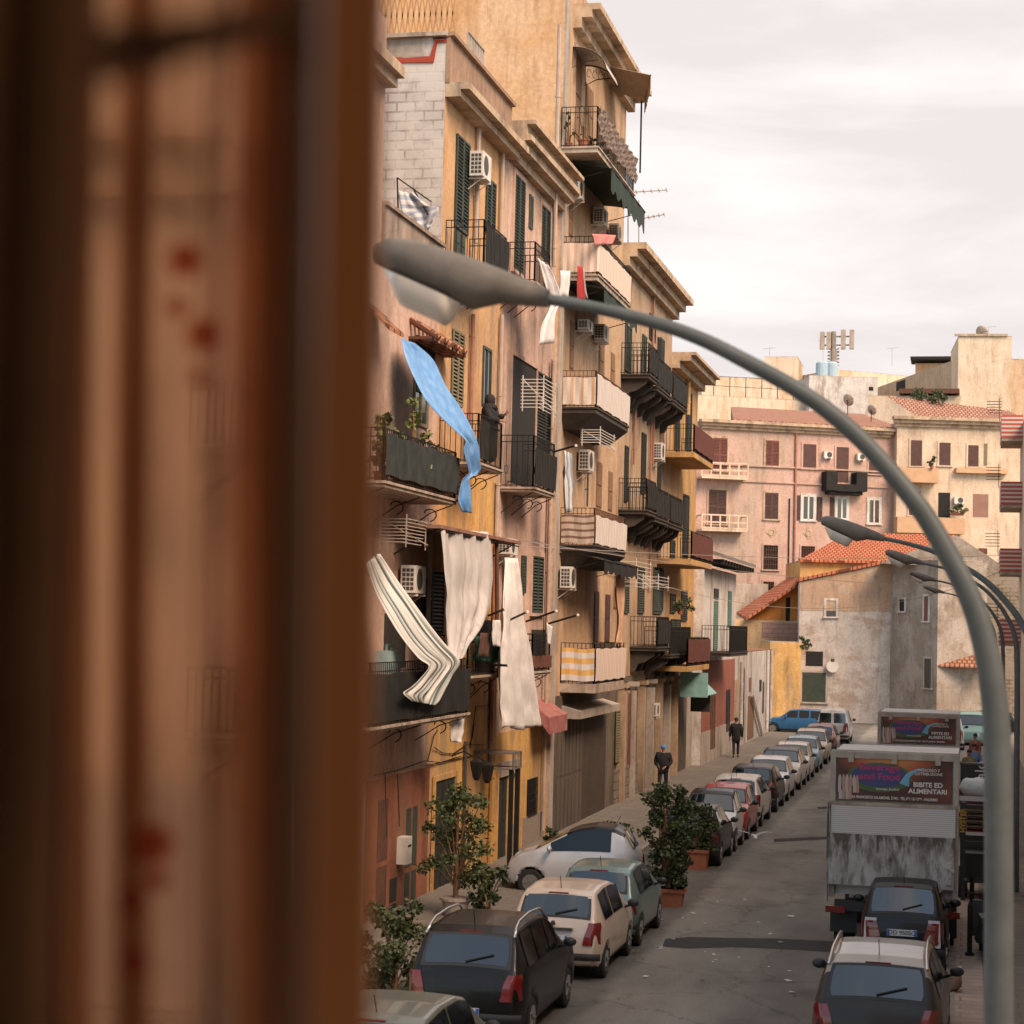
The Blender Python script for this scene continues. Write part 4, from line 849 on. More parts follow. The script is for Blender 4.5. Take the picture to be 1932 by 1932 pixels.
# sunlit rooftops behind
F3 = Fac('apartment_building', 'long low cream rooftop storey behind the faded pink block', 1250, 185, 1700, 196, PALE, z5(0, 545)[1], z0=8)
k = MB()
for i in range(9): k.bar((i * 1.6, .1, F3.zt), (i * 1.6, .1, F3.zt + 1.9), .04)
k.bar((0, .1, F3.zt + 1.9), (12.8, .1, F3.zt + 1.9), .03); k.bar((0, .1, F3.zt + 1.0), (12.8, .1, F3.zt + 1.0), .03); k.build('railing', IRON, F3.t, local=True)
F3b = Fac('apartment_building', 'cream upper terrace wall under the roof railing', z5(285, 0)[0], 205, z5(830, 0)[0], 208, PALE, z5(0, 460)[1], z0=8)
F4 = Fac('penthouse', 'white cubic penthouse with a tiny dark window above the pink block', z5(830, 0)[0], 190, z5(1180, 0)[0], 192, WHITEP, z5(0, 455)[1], z0=8, depth=6)
F4.win(z5(1145, 512), z5(1168, 532), BLACK, None, 'hole')
F5 = Fac('penthouse', 'cream stair tower with a shaded side, left of the phone mast', z5(600, 0)[0], 212, z5(768, 0)[0], 212, PALE, z5(0, 362)[1], z0=8, depth=8)
F6 = Fac('penthouse', 'long beige penthouse left of the pale tower', z5(970, 0)[0], 214, z5(1600, 0)[0], 224, PALE, z5(0, 425)[1], z0=8, depth=8)
F6b = Fac('penthouse', 'streaked terrace storey in front of the pale tower', z5(1180, 0)[0], 200, z5(1610, 0)[0], 178, vary('terrace_beige', (.50, .38, .28), (.42, .30, .2), .6), z5(0, 520)[1], z0=8, depth=6)
F6b.win(z5(1285, 490), z5(1330, 520), BLACK, None, 'hole')
F6c = Fac('penthouse', 'orange-stained rooftop house under a dark pergola', z5(1370, 0)[0], 222, z5(1600, 0)[0], 222, ORANGE, z5(0, 395)[1], z0=8, depth=8)
k = MB(); k.box(-.5, F6c.len + .3, -1.5, 3, F6c.zt + .3, F6c.zt + .6); k.build('pergola', BLACK, F6c.t, local=True)
F7 = Fac('tower', 'tall pale blank tower at the right edge of the picture', z5(1588, 0)[0], 172, z5(1860, 0)[0], 172.3, PALE, z5(0, 258)[1], z0=0, depth=10)
F7.corn((z5(1588, 0)[0], z5(0, 256)[1]), (z5(1860, 0)[0], 0), CORN, d=.15, h=.2, steps=1, over=.12)
F8 = Fac('penthouse', 'white terrace parapet with plants under a brown pergola', z5(1130, 0)[0], 168, z5(1600, 0)[0], 168, PALE, z5(0, 560)[1], z0=10, depth=5)
u0, u1, a, b = F8.rect(z5(1300, 525), z5(1605, 548)); k = MB(); k.box(u0, u1, -.5, 4, a, b); 
for i in range(6): x = u0 + .2 + (u1 - u0 - .4) * i / 5; k.box(x, x + .1, -.3, -.2, F8.zt, a)
k.build('pergola', RUST, F8.t, local=True)
for c, s_w in (((895, 420), 1), ((945, 418), 1)):
    u, z = F4.uv(z5(c[0], 455)); pos = F4.A + F4.d * (u - .9) + Vector((0, 3, F4.zt + .06)); t_ = thing('water_tank', pos, 'pale blue water tank on the white penthouse, %s one' % ('left' if c[0] < 900 else 'right'), 'water tank', 'rooftop water tanks')
    k = MB(); k.tube([(.9, 0, .1), (.9, 0, 1.5), (.9, 0, 1.65), (.9, 0, 1.7)], [.6, .6, .42, .15], 14); k.build('tank', vary('tank_blue', (.35, .45, .52), (.3, .4, .48), 2), t_, local=True); k = MB(); k.box(0, 1.8, -.7, .7, 0, .1); k.build('stand', SLAB, t_, local=True)
# phone mast
c = hy(z5(965, 405), 214); zt_ = hy(z5(965, 232), 214).z
t_ = thing('phone_mast', c, 'phone mast with panel antennas standing on the far roofs', 'mast'); hh = zt_ - c.z
k = MB(); k.tube([(0, 0, 0), (0, 0, hh)], .25, 6)
for i in range(5): k.bar((-.6, 0, hh * i / 10), (.6, 0, hh * (i + 1) / 10), .08); k.bar((.6, 0, hh * i / 10), (-.6, 0, hh * (i + 1) / 10), .08)
k.bar((-1.3, 0, hh * .85), (1.8, 0, hh * .85), .1); k.bar((-1.3, 0, hh * .6), (1.8, 0, hh * .6), .1); k.build('lattice_pole', vary('mast_grey', (.28, .24, .20), (.2, .17, .14), 2), t_, local=True)
for x in (-1.2, -.5, 1.0, 1.9): k = MB(); k.box(x - .24, x + .24, -.4, .2, hh * .48, hh * .98 + (x > 0) * .2); k.build('antenna_panel', GREYP, t_, local=True)
# ruined house
RU = Fac('ruined_house', 'crumbling grey house with tiny white-framed window and a round sign', z5(800, 0)[0], 133, z5(1262, 0)[0], 133.6, RUIN, z5(0, 1500)[1], depth=9, cat='house')
u1, zR = RU.uv(z5(1262, 1400)); u0, zL = RU.uv(z5(800, 1500))
k = MB(); k.prism([(u0, 0, zL - .01), (u1, 0, zL - .01), (u1, 0, zR)], (0, 9, 0)); k.build('gable', vary('ruin_tan', (.42, .27, .17), (.37, .26, .19), .8, col3=(.38, .34, .30), s3=.6), RU.t, local=True)
k = MB(); k.hexa([(u0 - .2, -.15, zL), (u1 + .1, -.15, zR + .02), (u1 + .1, 9, zR + .02), (u0 - .2, 9, zL)], [(u0 - .2, -.15, zL + .2), (u1 + .1, -.15, zR + .22), (u1 + .1, 9, zR + .22), (u0 - .2, 9, zL + .2)]); k.build('tiled_roof', TILER, RU.t, local=True)
RU.box('tan_render', z5(803, 1500), z5(1255, 1655), vary('ruin_tan_upper', (.42, .275, .18), (.37, .26, .195), .9, col3=(.40, .355, .31), s3=.7, lo3=.5, hi3=.57), -.02, 0)
RU.win(z5(930, 1595), z5(978, 1678), DGREY, WHITEP, 'hole'); RU.win(z6(826, 645), z6(912, 722), BLACK, None, 'hole')
k_ = RU.win(z6(808, 752), z6(925, 905), SHUT, GREYP, 'roller')
RU.win(z6(1118, 702), z6(1192, 726), WHITEP, None, 'hole')
u0, u1, a, b = RU.rect(z6(930, 692), z6(992, 752), .3)
t_ = thing('round_sign', RU.A + RU.d * ((u0 + u1) / 2) + RU.n * .3 + Vector((0, 0, (a + b) / 2)), 'round white sign hanging on the crumbling house', 'sign', rz=RU.rz)
k = MB(); r_ = (u1 - u0) / 2; k.tube([(0, .05, 0), (0, -.03, 0)], r_, 24); k.build('disc', WHITE, t_, local=True); k = MB(); k.tube([(0, -.035, 0), (0, -.04, 0)], [r_ * .9, r_ * .9], 24, cap=False); k.box(-.12, .12, -.05, -.032, .3, .5); k.bar((0, 0, 0), (0, .3, 0), .04); k.build('emblem', DGREY, t_, local=True)
R2 = Fac('ruined_house', 'tan and grey patched house under the lamp arms, right of the round sign', z5(1262, 0)[0], 133.6, z5(1500, 0)[0], 129, RUIN2, z5(0, 1400)[1], depth=10, cat='house')
R2.win(z5(1303, 1590), z5(1328, 1650), BLACK, WHITEP, 'hole'); R2.win(z5(1428, 1575), z5(1448, 1700), SHUTR, WHITEP, 'hole'); R2.win(z6(1430, 683), z6(1463, 833), DGREY, GREYP, 'hole')
R3 = Fac('rubble_house', 'rubble stone house with a lean-to canopy, behind the lamp arms', z5(1485, 0)[0], 131, z5(1960, 0)[0], 131, RUBBLE, z5(0, 1420)[1], depth=12, cat='house')
u, zp = R3.uv(z5(1590, 1265)); k = MB(); k.prism([(0, 0, R3.zt - .01), (R3.len, 0, R3.zt - .01), (R3.uv(z5(1809, 1420))[0], 0, R3.zt + .2), (u, 0, zp), (-3.5, 0, R3.zt + .1)], (0, 12, 0)); k.build('gable', RUIN2, R3.t, local=True)
u0, u1, a, b = R3.rect(z6(1495, 680), z6(1690, 722), 1.5); k = MB()
k.hexa([(u0, 0, b + .5), (u1 + 1, 0, b + .5), (u1 + 1, 0, b + .42), (u0, 0, b + .42)], [(u0, -2, a), (u1 + 1, -2, a), (u1 + 1, -2, a - .08), (u0, -2, a - .08)]); k.build('lean_to_canopy', TILED, R3.t, local=True)
R3.win(z6(1530, 725), z6(1685, 860), BLACK, None, 'hole')
# big tiled roof behind the ruined house
OR = Fac('tiled_house', 'yellow house with a broad orange tiled roof behind the ruined house', z5(800, 0)[0], 141, z5(1600, 0)[0], 143, YELLOW, z5(0, 1395)[1], depth=10, cat='house')
p_ = [OR.uv(z5(790, 1400)), OR.uv(z5(1380, 1395)), OR.uv(z5(1590, 1265), -6), OR.uv(z5(1045, 1262), -6)]
k = MB(); k.hexa([(p_[0][0], -.4, p_[0][1]), (p_[1][0] + 4, -.4, p_[0][1]), (p_[2][0], 6, p_[3][1]), (p_[3][0], 6, p_[3][1])], [(p_[0][0], -.4, p_[0][1] + .15), (p_[1][0] + 4, -.4, p_[0][1] + .15), (p_[2][0], 6, p_[3][1] + .15), (p_[3][0], 6, p_[3][1] + .15)])
k.build('tiled_roof', TILER, OR.t, local=True)
YL = Fac('yellow_house', 'low yellow house with orange attic and small terrace at the street end', z6(655, 0)[0], 131, z6(812, 0)[0], 131.4, YELLOW, z6(0, 600)[1], depth=6, cat='house')
AT = Fac('attic', 'orange attic with a sloping tiled roof above the yellow house', z5(470, 0)[0], 138, z5(800, 0)[0], 139, vary('cream_attic', (.60, .42, .24), (.54, .36, .2), 1), z5(0, 1690)[1], depth=5, cat='house')
u0, zA_ = AT.uv(z5(540, 1690)); u1, zB_ = AT.uv(z5(800, 1500)); k = MB(); k.prism([(u0, 0, zA_), (u1, 0, zA_), (u1, 0, zB_)], (0, 5, 0)); k.build('gable', vary('orange_plaster', (.55, .22, .05), (.5, .19, .045), 1), AT.t, local=True)
k = MB(); k.hexa([(u0 - .3, -.8, zA_ - .1), (u1, -.8, zB_ - .1), (u1, 5, zB_ + .3), (u0 - .3, 5, zA_ + .3)], [(u0 - .3, -.8, zA_ + .1), (u1, -.8, zB_ + .1), (u1, 5, zB_ + .5), (u0 - .3, 5, zA_ + .5)]); k.build('tiled_roof', TILER, AT.t, local=True)
AT.box('terrace_parapet', z5(605, 1705), z5(795, 1790), bricky('terrace_blocks', (.34, .20, .16), (.28, .16, .13), (.2, .13, .1), .7, .3), -2.2, -2.0, off=2.2)
AT.win(z5(725, 1580), z5(745, 1700), BLACK, None, 'hole')
# grey wall low behind
GW = Fac('low_building', 'grey block wall building at the foot of the pink block', z5(460, 0)[0], 144, z5(640, 0)[0], 145.5, GREYP, z5(0, 1510)[1], depth=3, cat='building')
# right-hand row, only its balconies reach into the picture
RR = thing('apartment_building', (2.6, 20, 0), 'red and white striped balconies of the block cut by the right edge of the picture', 'building')
k = MB(); k.box(2.6, 12, 9, 104, 0, 16); k.build('wall', CREAM, RR); k = MB(); k.box(2.59, 12, 8.99, 104.01, 16, 16.1); k.build('roof', SLAB, RR)
STR = striped('red_white_stripes', (.42, .10, .07), (.55, .47, .42), 2, 5, coord='Object', duty=.55)
for zb in (5.6, 9.0, 12.2, 15.4):
    k = MB(); k.box(1.62, 2.6, 99, 103, zb - .15, zb); sl = k.build('balcony', SLAB, RR); k = MB(); k.box(1.60, 1.63, 99, 103, zb, zb + 1.1); k.box(1.6, 2.6, 98.98, 99.0, zb, zb + 1.1); k.build('parapet', STR, sl)
    k = MB()
    for i in range(5): k.bar((1.6, 99 + .2 * i, zb + 1.2 + i * .16), (.9, 99 + .2 * i, zb + 1.2 + i * .16), .02)
    k.bar((1.5, 99, zb + .8), (1.5, 99.8, zb + 2.0), .02); k.build('clothes_rack', IRON, sl)
# ------------------------------------------------------------------ air conditioners on the street row
aircon(z1(722, 800), z1(772, 960), label='air conditioner beside the tall green shutters of the peach house')
aircon(z1(1325, 965), z1(1380, 1085), X=X3, label='air conditioner under the top balcony of the tall block')
aircon(z1(1480, 1155), z1(1530, 1255), X=X3, label='air conditioner to the left of a greyer unit, tall block')
aircon(z1(1585, 1255), z1(1615, 1355), X=X3, label='greyer air conditioner above the pink towel', m=GREYP)
aircon(z2(1385, 75), z2(1435, 140), X=X3, label='air conditioner partly hidden by the lamp arm, with dark end')
aircon(z2(1488, 105), z2(1535, 205), X=X3, label='air conditioner just under the lamp arm on the tall block')
aircon(z2(1392, 895), z2(1440, 1025), X=X3, label='air conditioner below the orange-striped balcony')
aircon(z2(1272, 1630), z2(1330, 1765), X=X3, label='air conditioner below the black awning of the tall block')
aircon(z3(298, 255), z3(345, 430), label='air conditioner behind the black and white striped awning')
aircon(z3(895, 85), z3(945, 185), label='white boxy air conditioner behind the long white curtain')
aircon(z2(1855, 850), z2(1895, 955), label='air conditioner on the dun building')
aircon(z3(1825, 1125), z3(1860, 1205), label='air conditioner low above the shop doors')
# ------------------------------------------------------------------ vehicles
RUB = mat('tyre_rubber', (.018, .017, .016), .85)
RIM = mat('wheel_rim', (.28, .27, .26), .35, .6)
PLAS = mat('black_plastic', (.02, .02, .02), .55)
CHR = mat('chrome_trim', (.55, .53, .5), .2, .9)
CGL = mat('car_glass', (.004, .012, .016), .03, spec=1.0, coat=.5)
SGL = mat('side_glass', (.008, .009, .009), .06, spec=.4)
TL = mat('tail_light_red', (.17, .012, .010), .2, coat=.6)
HLM = mat('headlight_glass', (.55, .56, .57), .12, spec=.8, coat=.6)
PLATE = mat('plate_white', (.62, .63, .64), .4); PLB = mat('plate_blue', (.03, .12, .42), .4)
INKM = mat('plate_letters', (.02, .02, .025), .5)
def paint(name, c, metal=.15, rough=.34):
    m = vary(name, c, tuple(x * .86 for x in c), 1.6, rough=rough, bump=0, metal=metal if sum(c) > .2 else 0, coat=.5 if sum(c) > .2 else .18, col3=tuple(x * .6 + .02 for x in c), s3=1.2, lo3=.52, hi3=.85, spec=.5 if sum(c) > .2 else .25); return m
def lerp_tab(t, y):
    if y <= t[0][0]: return t[0][1]
    for (a, b), (c, d) in zip(t, t[1:]):
        if y <= c:
            k = (y - a) / (c - a) if c > a else 0; return b + (d - b) * k
    return t[-1][1]
def text(name, s, size, m, parent, loc, rot=(R(90), 0, 0), align='CENTER', sx=1.0, ext=.002, shear=0, bold=.0):
    cu = bpy.data.curves.new(name, 'FONT'); cu.body = s; cu.size = size; cu.align_x = align; cu.align_y = 'CENTER'; cu.extrude = ext; cu.offset = bold; cu.shear = shear
    cu.materials.append(m); tmp = bpy.data.objects.new('tmp', cu); COL.objects.link(tmp)
    dg = bpy.context.evaluated_depsgraph_get(); me = bpy.data.meshes.new_from_object(tmp.evaluated_get(dg)); bpy.data.objects.remove(tmp)
    o = bpy.data.objects.new(name, me); COL.objects.link(o); o.parent = parent; o.location = loc; o.rotation_euler = rot; o.scale = (sx, 1, 1)
    return o
def catmull(vals):   # smooth table: resample (y,z) profile softly
    return vals
def car(kind, loc, rz, body, label, name='parked_car', cat='car', roof=None, plate=None, rails=False, group='cars parked along the street', front=False, trim=None, detail=1):
    """y = 0 at the rear bumper, +y to the nose; origin on the ground under the rear-left centre line"""
    K = dict(
        hatch=dict(L=3.75, W=1.66, H=1.46, top=[(0, .5), (.03, .78), (.12, .98), (.42, 1.36), (.62, 1.43), (1.3, 1.47), (2.0, 1.45), (2.35, 1.38), (2.95, .98), (3.45, .86), (3.68, .70), (3.75, .45)], rear=(.14, .44), ws=(2.36, 2.93), sides=((.62, 1.38), (1.48, 2.42)), wh=(.62, 3.05), belt=.93),
        small=dict(L=3.55, W=1.6, H=1.42, top=[(0, .5), (.03, .8), (.10, .95), (.34, 1.33), (.55, 1.40), (1.2, 1.44), (1.8, 1.42), (2.1, 1.35), (2.7, .97), (3.25, .85), (3.48, .70), (3.55, .45)], rear=(.12, .36), ws=(2.12, 2.68), sides=((.58, 1.28), (1.36, 2.2)), wh=(.55, 2.9), belt=.92),
        mini=dict(L=2.55, W=1.52, H=1.54, top=[(0, .5), (.03, .85), (.08, .98), (.34, 1.44), (.5, 1.51), (1.0, 1.55), (1.35, 1.5), (1.5, 1.44), (2.05, 1.0), (2.35, .84), (2.5, .7), (2.55, .45)], rear=(.10, .36), ws=(1.5, 2.03), sides=((.62, 1.62),), wh=(.42, 2.15), belt=1.0),
        coupe=dict(L=2.95, W=1.6, H=1.54, top=[(0, .5), (.03, .86), (.10, 1.02), (.34, 1.40), (.55, 1.50), (1.0, 1.54), (1.35, 1.48), (1.55, 1.40), (2.30, 1.0), (2.65, .88), (2.88, .70), (2.95, .42)], rear=(.12, .36), ws=(1.52, 2.28), sides=((.62, 1.95),), wh=(.48, 2.38), belt=.98),
        suv=dict(L=4.3, W=1.76, H=1.62, top=[(0, .55), (.03, .88), (.12, 1.04), (.45, 1.50), (.66, 1.58), (1.5, 1.62), (2.2, 1.59), (2.55, 1.50), (3.2, 1.06), (3.85, .95), (4.2, .78), (4.3, .5)], rear=(.14, .45), ws=(2.56, 3.18), sides=((.60, 1.25), (1.33, 2.05), (2.13, 2.75)), wh=(.75, 3.4), belt=1.02),
        van=dict(L=4.2, W=1.74, H=1.82, top=[(0, .5), (.02, 1.05), (.05, 1.12), (.12, 1.70), (.25, 1.78), (1.5, 1.82), (2.5, 1.78), (2.8, 1.68), (3.3, 1.1), (3.8, .98), (4.1, .8), (4.2, .5)], rear=(.055, .118), ws=(2.82, 3.28), sides=((2.1, 2.85),), wh=(.7, 3.4), belt=1.1),
        wagon=dict(L=4.4, W=1.72, H=1.42, top=[(0, .5), (.04, .8), (.14, .95), (.5, 1.32), (.75, 1.39), (2.0, 1.42), (2.5, 1.37), (3.1, .95), (3.9, .85), (4.3, .68), (4.4, .45)], rear=(.16, .48), ws=(2.52, 3.08), sides=((.75, 1.35), (1.43, 2.0), (2.08, 2.68)), wh=(.8, 3.5), belt=.92))[kind]
    Ln, Wd, H, belt = K['L'], K['W'], K['H'], K['belt']; top = K['top']; wr = .29 if Ln < 4 else .31
    t = thing(name, loc, label, cat, group, rz)
    rb, rt = K['rear']; w0, w1 = K['ws']
    def hw(y):
        e = min(y, Ln - y); f = max(0, 1 - e / .55); return Wd / 2 * (1 - .17 * f ** 2.2)
    def bz(y): return min(lerp_tab(top, y) - .02, belt + (.0 if y < w1 else -.05 * (y - w1)))
    def topz(y): return lerp_tab(top, y)
    def tw(y):        # half width of the upper edge
        k = (topz(y) - belt) / (H - belt); k = max(0, min(1, k)); return hw(y) * (.93 - .20 * k)
    def ring(y):
        w = hw(y); zb = .2 + .10 * max(0, 1 - min(y, Ln - y) / .2); b = bz(y); tz = topz(y); x = tw(y); c = .035
        pts = [(0, zb), (w * .86, zb), (w * .97, zb + .05), (w, .48), (w * 1.0, .62), (w * .985, (b + .62) / 2), (w * .955, b), (w * .955 + (x - w * .955) * .5, b + (tz - b) * .5), (x, tz - .015), (x * .93, tz + c * .25), (x * .6, tz + c * .8), (0, tz + c)]
        return pts
    ys = sorted(set([round(Ln * i / 46, 4) for i in range(47)] + [p[0] for p in top] + [.015]))
    m = MB(); prof = []
    for y in ys:
        r_ = ring(y); full = r_ + [(-a, b) for a, b in r_[-2:0:-1]]
        # one chaikin pass for soft shoulders
        sm = []
        for i in range(len(full)):
            a, b = full[i], full[(i + 1) % len(full)]; sm += [(a[0] * .78 + b[0] * .22, a[1] * .78 + b[1] * .22), (a[0] * .22 + b[0] * .78, a[1] * .22 + b[1] * .78)]
        row = []
        for (x, z) in sm:
            yy = y
            for wy in K['wh']:
                d = math.hypot(yy - wy, z - wr); Rr = wr + .06
                if abs(x) > Wd * .32:
                    if d < Rr and d > Rr * .72: sc = Rr / max(d, .01); yy = wy + (yy - wy) * sc; z = wr + (z - wr) * sc
                    elif d <= Rr * .72: x *= .68
            row.append((x, yy, z))
        prof.append(row)
    n = len(prof[0]); base = 0
    for row in prof: m.v += row
    dark = lambda q: sum(1 for i in q if any(math.hypot(m.v[i][1] - wy, m.v[i][2] - wr) < (wr + .06) * .9 for wy in K['wh']) and abs(m.v[i][0]) > .2) >= 2
    for i in range(len(prof) - 1):
        for j in range(n):
            q = [i * n + j, i * n + (j + 1) % n, (i + 1) * n + (j + 1) % n, (i + 1) * n + j]
            zc = sum(m.v[k][2] for k in q) / 4; yc = sum(m.v[k][1] for k in q) / 4
            mi = 1 if (dark(q) or zc < .27) else 0
            if roof is not None and zc > topz(yc) - .08 and rt - .05 < yc < w0 + .1: mi = 2
            m.f.append(q); m.m.append(mi)
    m.f.append(list(range(n))[::-1]); m.m.append(0); m.f.append([(len(prof) - 1) * n + k for k in range(n)]); m.m.append(0)
    m.build('body', [body, PLAS, roof or body], t, smooth=True, local=True)
    def P(y, s, off=.012):   # point on the glasshouse top surface, s in -1..1
        x = tw(y) * s; return Vector((x, y, topz(y) + .035 * (1 - s * s) * .9 + .0))
    # rear window and windscreen
    def glasspane(y0, y1, nm, sgn, s=.86, mt=CGL):
        g = MB(); a, b = Vector((0, y0, topz(y0))), Vector((0, y1, topz(y1))); nn = Vector((0, -(b.z - a.z), b.y - a.y)).normalized()
        if nn.z < 0: nn = -nn
        def f(u, v):
            y = y0 + (y1 - y0) * (.08 + .84 * v); ss = (-1 + 2 * u) * (s if 0 < v < 1 else s * .96); return P(y, ss) + nn * .012
        g.grid(f, 8, 5); o9 = g.build(nm, mt, t, smooth=True, local=True)
        g = MB(); g.grid(lambda u, v: P(y0 + (y1 - y0) * (.0 + 1.0 * v), (-1 + 2 * u) * (s + .06)) + nn * .007, 8, 5); g.build('window_seal', PLAS, o9, smooth=True, local=True); return o9
    if kind == 'van':
        for sgn in (-1, 1):
            g = MB(); xa, xb = .07 * sgn, .70 * sgn
            def f(u, v):
                z = 1.10 + .52 * v; y = .05 + .07 * (z - 1.12) / .58 - .02; return Vector((xa + (xb - xa) * u * (1 - .06 * v), y, z))
            g.grid(f, 4, 4); g.build('rear_window', CGL, t, local=True)
    else: glasspane(rb, rt, 'rear_window', -1, .84 if kind != 'mini' else .88)
    glasspane(w0, w1, 'windscreen', 1, .90)
    # side windows
    for sgn in (-1, 1):
        for (a, b) in K['sides']:
            g = MB()
            def f(u, v):
                y = a + (b - a) * u; v_ = .08 + .84 * v
                zt = topz(y); bb = bz(y)
                y2 = y
                zz = bb + (zt - bb) * v_
                x = hw(y) * .955 + (tw(y) - hw(y) * .955) * v_
                if y > w0: zz = bb + (min(zt, topz(y)) - bb) * v_
                return Vector(((x + .012) * sgn, y2, zz))
            g.grid(f, 8, 3); g.build('side_window', SGL, t, smooth=True, local=True)
    # wheels
    for wy in K['wh']:
        for sgn in (-1, 1):
            x1 = sgn * (Wd / 2 - .01); x0 = sgn * (Wd / 2 - .2)
            g = MB(); g.tube([(x0, wy, wr), (x0 + sgn * .02, wy, wr), (x1 - sgn * .02, wy, wr), (x1, wy, wr)], [wr * .92, wr, wr, wr * .92], 20); ty = g.build('wheel', RUB, t, local=True)
            g = MB(); g.tube([(x1, wy, wr), (x1 + sgn * .006, wy, wr)], wr * .62, 16)
            for i in range(5):
                an = i * 1.2566; g.bar((x1 + sgn * .008, wy, wr), (x1 + sgn * .008, wy + math.cos(an) * wr * .58, wr + math.sin(an) * wr * .58), .02)
            g.build('rim', RIM, ty, local=True)
    # tail lights follow the rear corners
    lz = {'hatch': (.62, .98), 'small': (.62, .80), 'mini': (.55, .92), 'coupe': (.62, .86), 'suv': (.66, 1.02), 'van': (.62, 1.12), 'wagon': (.62, .8)}[kind]
    lw = .16 if kind in ('hatch', 'suv', 'van') else .26
    for sgn in (-1, 1):
        g = MB()
        def f(u, v):
            z = lz[0] + (lz[1] - lz[0]) * v; yy = 0
            while topz(yy) < z and yy < .5: yy += .005
            xt = tw(yy)
            if u <= .5: return Vector((sgn * (xt + .02 - lw * (1 - 2 * u) * (1 - .3 * v)), yy - .03, z))
            k_ = (u - .5) * 2; y2 = yy + .20 * k_ * (1 - .4 * v); return Vector((sgn * (xt + .02 + (hw(y2) * (.99 if z < belt else .965) + .014 - xt - .02) * min(1, k_ * 1.3)), y2 - .03 * (1 - k_), z))
        g.grid(f, 6, 6, flip=sgn < 0); g.build('tail_light', TL, t, smooth=True, local=True)
        if kind == 'mini' and trim:
            g = MB(); hx_ = hw(.03) - .07
            g.tube([(sgn * hx_, .06, .50), (sgn * hx_, -.012, .50), (sgn * hx_, -.02, .50)], [.0, .0, .0], 4)
            for i in range(3): g.tube([(sgn * (hx_ - i * .012), .1, .60 + i * .135), (sgn * (hx_ - i * .012), -.02 + i * .018, .60 + i * .135)], .055, 12)
            g.build('round_lamp', TL, t, local=True)
            g = MB(); g.grid(lambda u, v: Vector((sgn * (hx_ + .09 - .2 * u - .02 * v), -.005 + .04 * v, .50 + .47 * v)), 3, 4); g.build('lamp_surround', trim, t, local=True)
        if front or detail > 1:
            g = MB(); 
            def f(u, v):
                z = .60 + .18 * v; y = Ln - .04 - .35 * u * u - .08 * v; w = hw(min(Ln, y)); return Vector((sgn * (w * .96 - .42 * (1 - u)), y + .05, z + .08 * u))
            g.grid(f, 6, 4); g.build('headlight', HLM, t, smooth=True, local=True)
        # mirrors
        my = w1 - .32; g = MB(); g.ball((sgn * (hw(my) + .11), my, belt + .08), .1, 8, 6, 1.05, .55, .72); g.bar((sgn * hw(my) * .93, my, belt + .0), (sgn * (hw(my) + .08), my, belt + .05), .03); g.build('wing_mirror', PLAS if detail < 2 else body, t, smooth=True, local=True)
    # bumper, brake light, handle, wiper
    g = MB(); 
    def f(u, v):
        s_ = -1 + 2 * u; x = s_ * Wd / 2 * .98; y = -.035 + .3 * max(0, abs(s_) - .75) ** 2 * 16 * .25; return Vector((x, y + (.02 if v in (0, 1) else 0), .36 + .12 * v))
    g.grid(f, 16, 3); g.build('bumper_strip', PLAS, t, smooth=True, local=True)
    g = MB(); g.box(-.17, .17, rt - .0, rt + .05, topz(rt) + .03, topz(rt) + .055); g.build('brake_light', TL, t, local=True)
    g = MB(); a = P(rb + .03, .0) ; b = P(rb + (rt - rb) * .35, .55); g.bar(a + Vector((0, -.02, .03)), b + Vector((0, -.02, .03)), .012); g.build('wiper', PLAS, t, local=True)
    g = MB(); g.bar((0, (rt + .25), H - .03), (0, rt + .12, H + .22), .008); g.build('aerial', PLAS, t, local=True)
    if kind == 'hatch' and plate: g = MB(); g.box(-.34, .34, -.03, .06, .86, .895); g.build('chrome_strip', CHR, t, local=True); g = MB(); g.tube([(0, .03, .965), (0, -.01, .955)], .045, 14); g.build('badge', CHR, t, local=True)
    if rails:
        for sgn in (-1, 1):
            g = MB(); pts = []
            for i in range(13):
                y = rt - .02 + (w0 - rt + .1) * i / 12; e = min(i, 12 - i); pts.append((sgn * tw(y) * .96, y, topz(y) + .02 + (.07 if e > 1 else .035 * e)))
            g.tube(pts, .024, 6); g.build('roof_rail', CHR, t, smooth=True, local=True)
    # plate
    g = MB(); pz = {'mini': .74, 'hatch': .71, 'suv': .50}.get(kind, .62); g.box(-.26, .26, -.052, -.03, pz - .055, pz + .055); pl = g.build('number_plate', PLATE, t, local=True)
    g = MB(); g.box(-.258, -.215, -.056, -.052, pz - .053, pz + .053); g.box(.215, .258, -.056, -.052, pz - .053, pz + .053); g.build('blue_band', PLB, pl, local=True)
    if plate:
        for s_, x, sz in plate: text('lettering', s_, sz, INKM, pl, (x, -.058, pz), bold=.001)
    return t
P_ = dict(cream=paint('paint_cream', (.58, .475, .39), 0), black=paint('paint_black', (.008, .007, .007), 0), green=paint('paint_grey_green', (.12, .20, .195)), silver=paint('paint_silver', (.56, .55, .56), .15), graphite=paint('paint_graphite', (.03, .027, .025), 0), taupe=paint('paint_taupe', (.30, .25, .22), .2), dblue=paint('paint_dark_blue', (.03, .028, .03)), red=paint('paint_red', (.34, .035, .03), 0),
          white=paint('paint_white', (.50, .46, .42), 0), blue=paint('paint_blue', (.02, .12, .27)), lblue=paint('paint_light_blue', (.17, .26, .33)), beige=paint('paint_beige', (.36, .27, .18)), sage=paint('paint_sage', (.16, .17, .14)), mint=paint('paint_mint', (.20, .36, .29), 0), maroon=paint('paint_brown_red', (.16, .07, .055)))
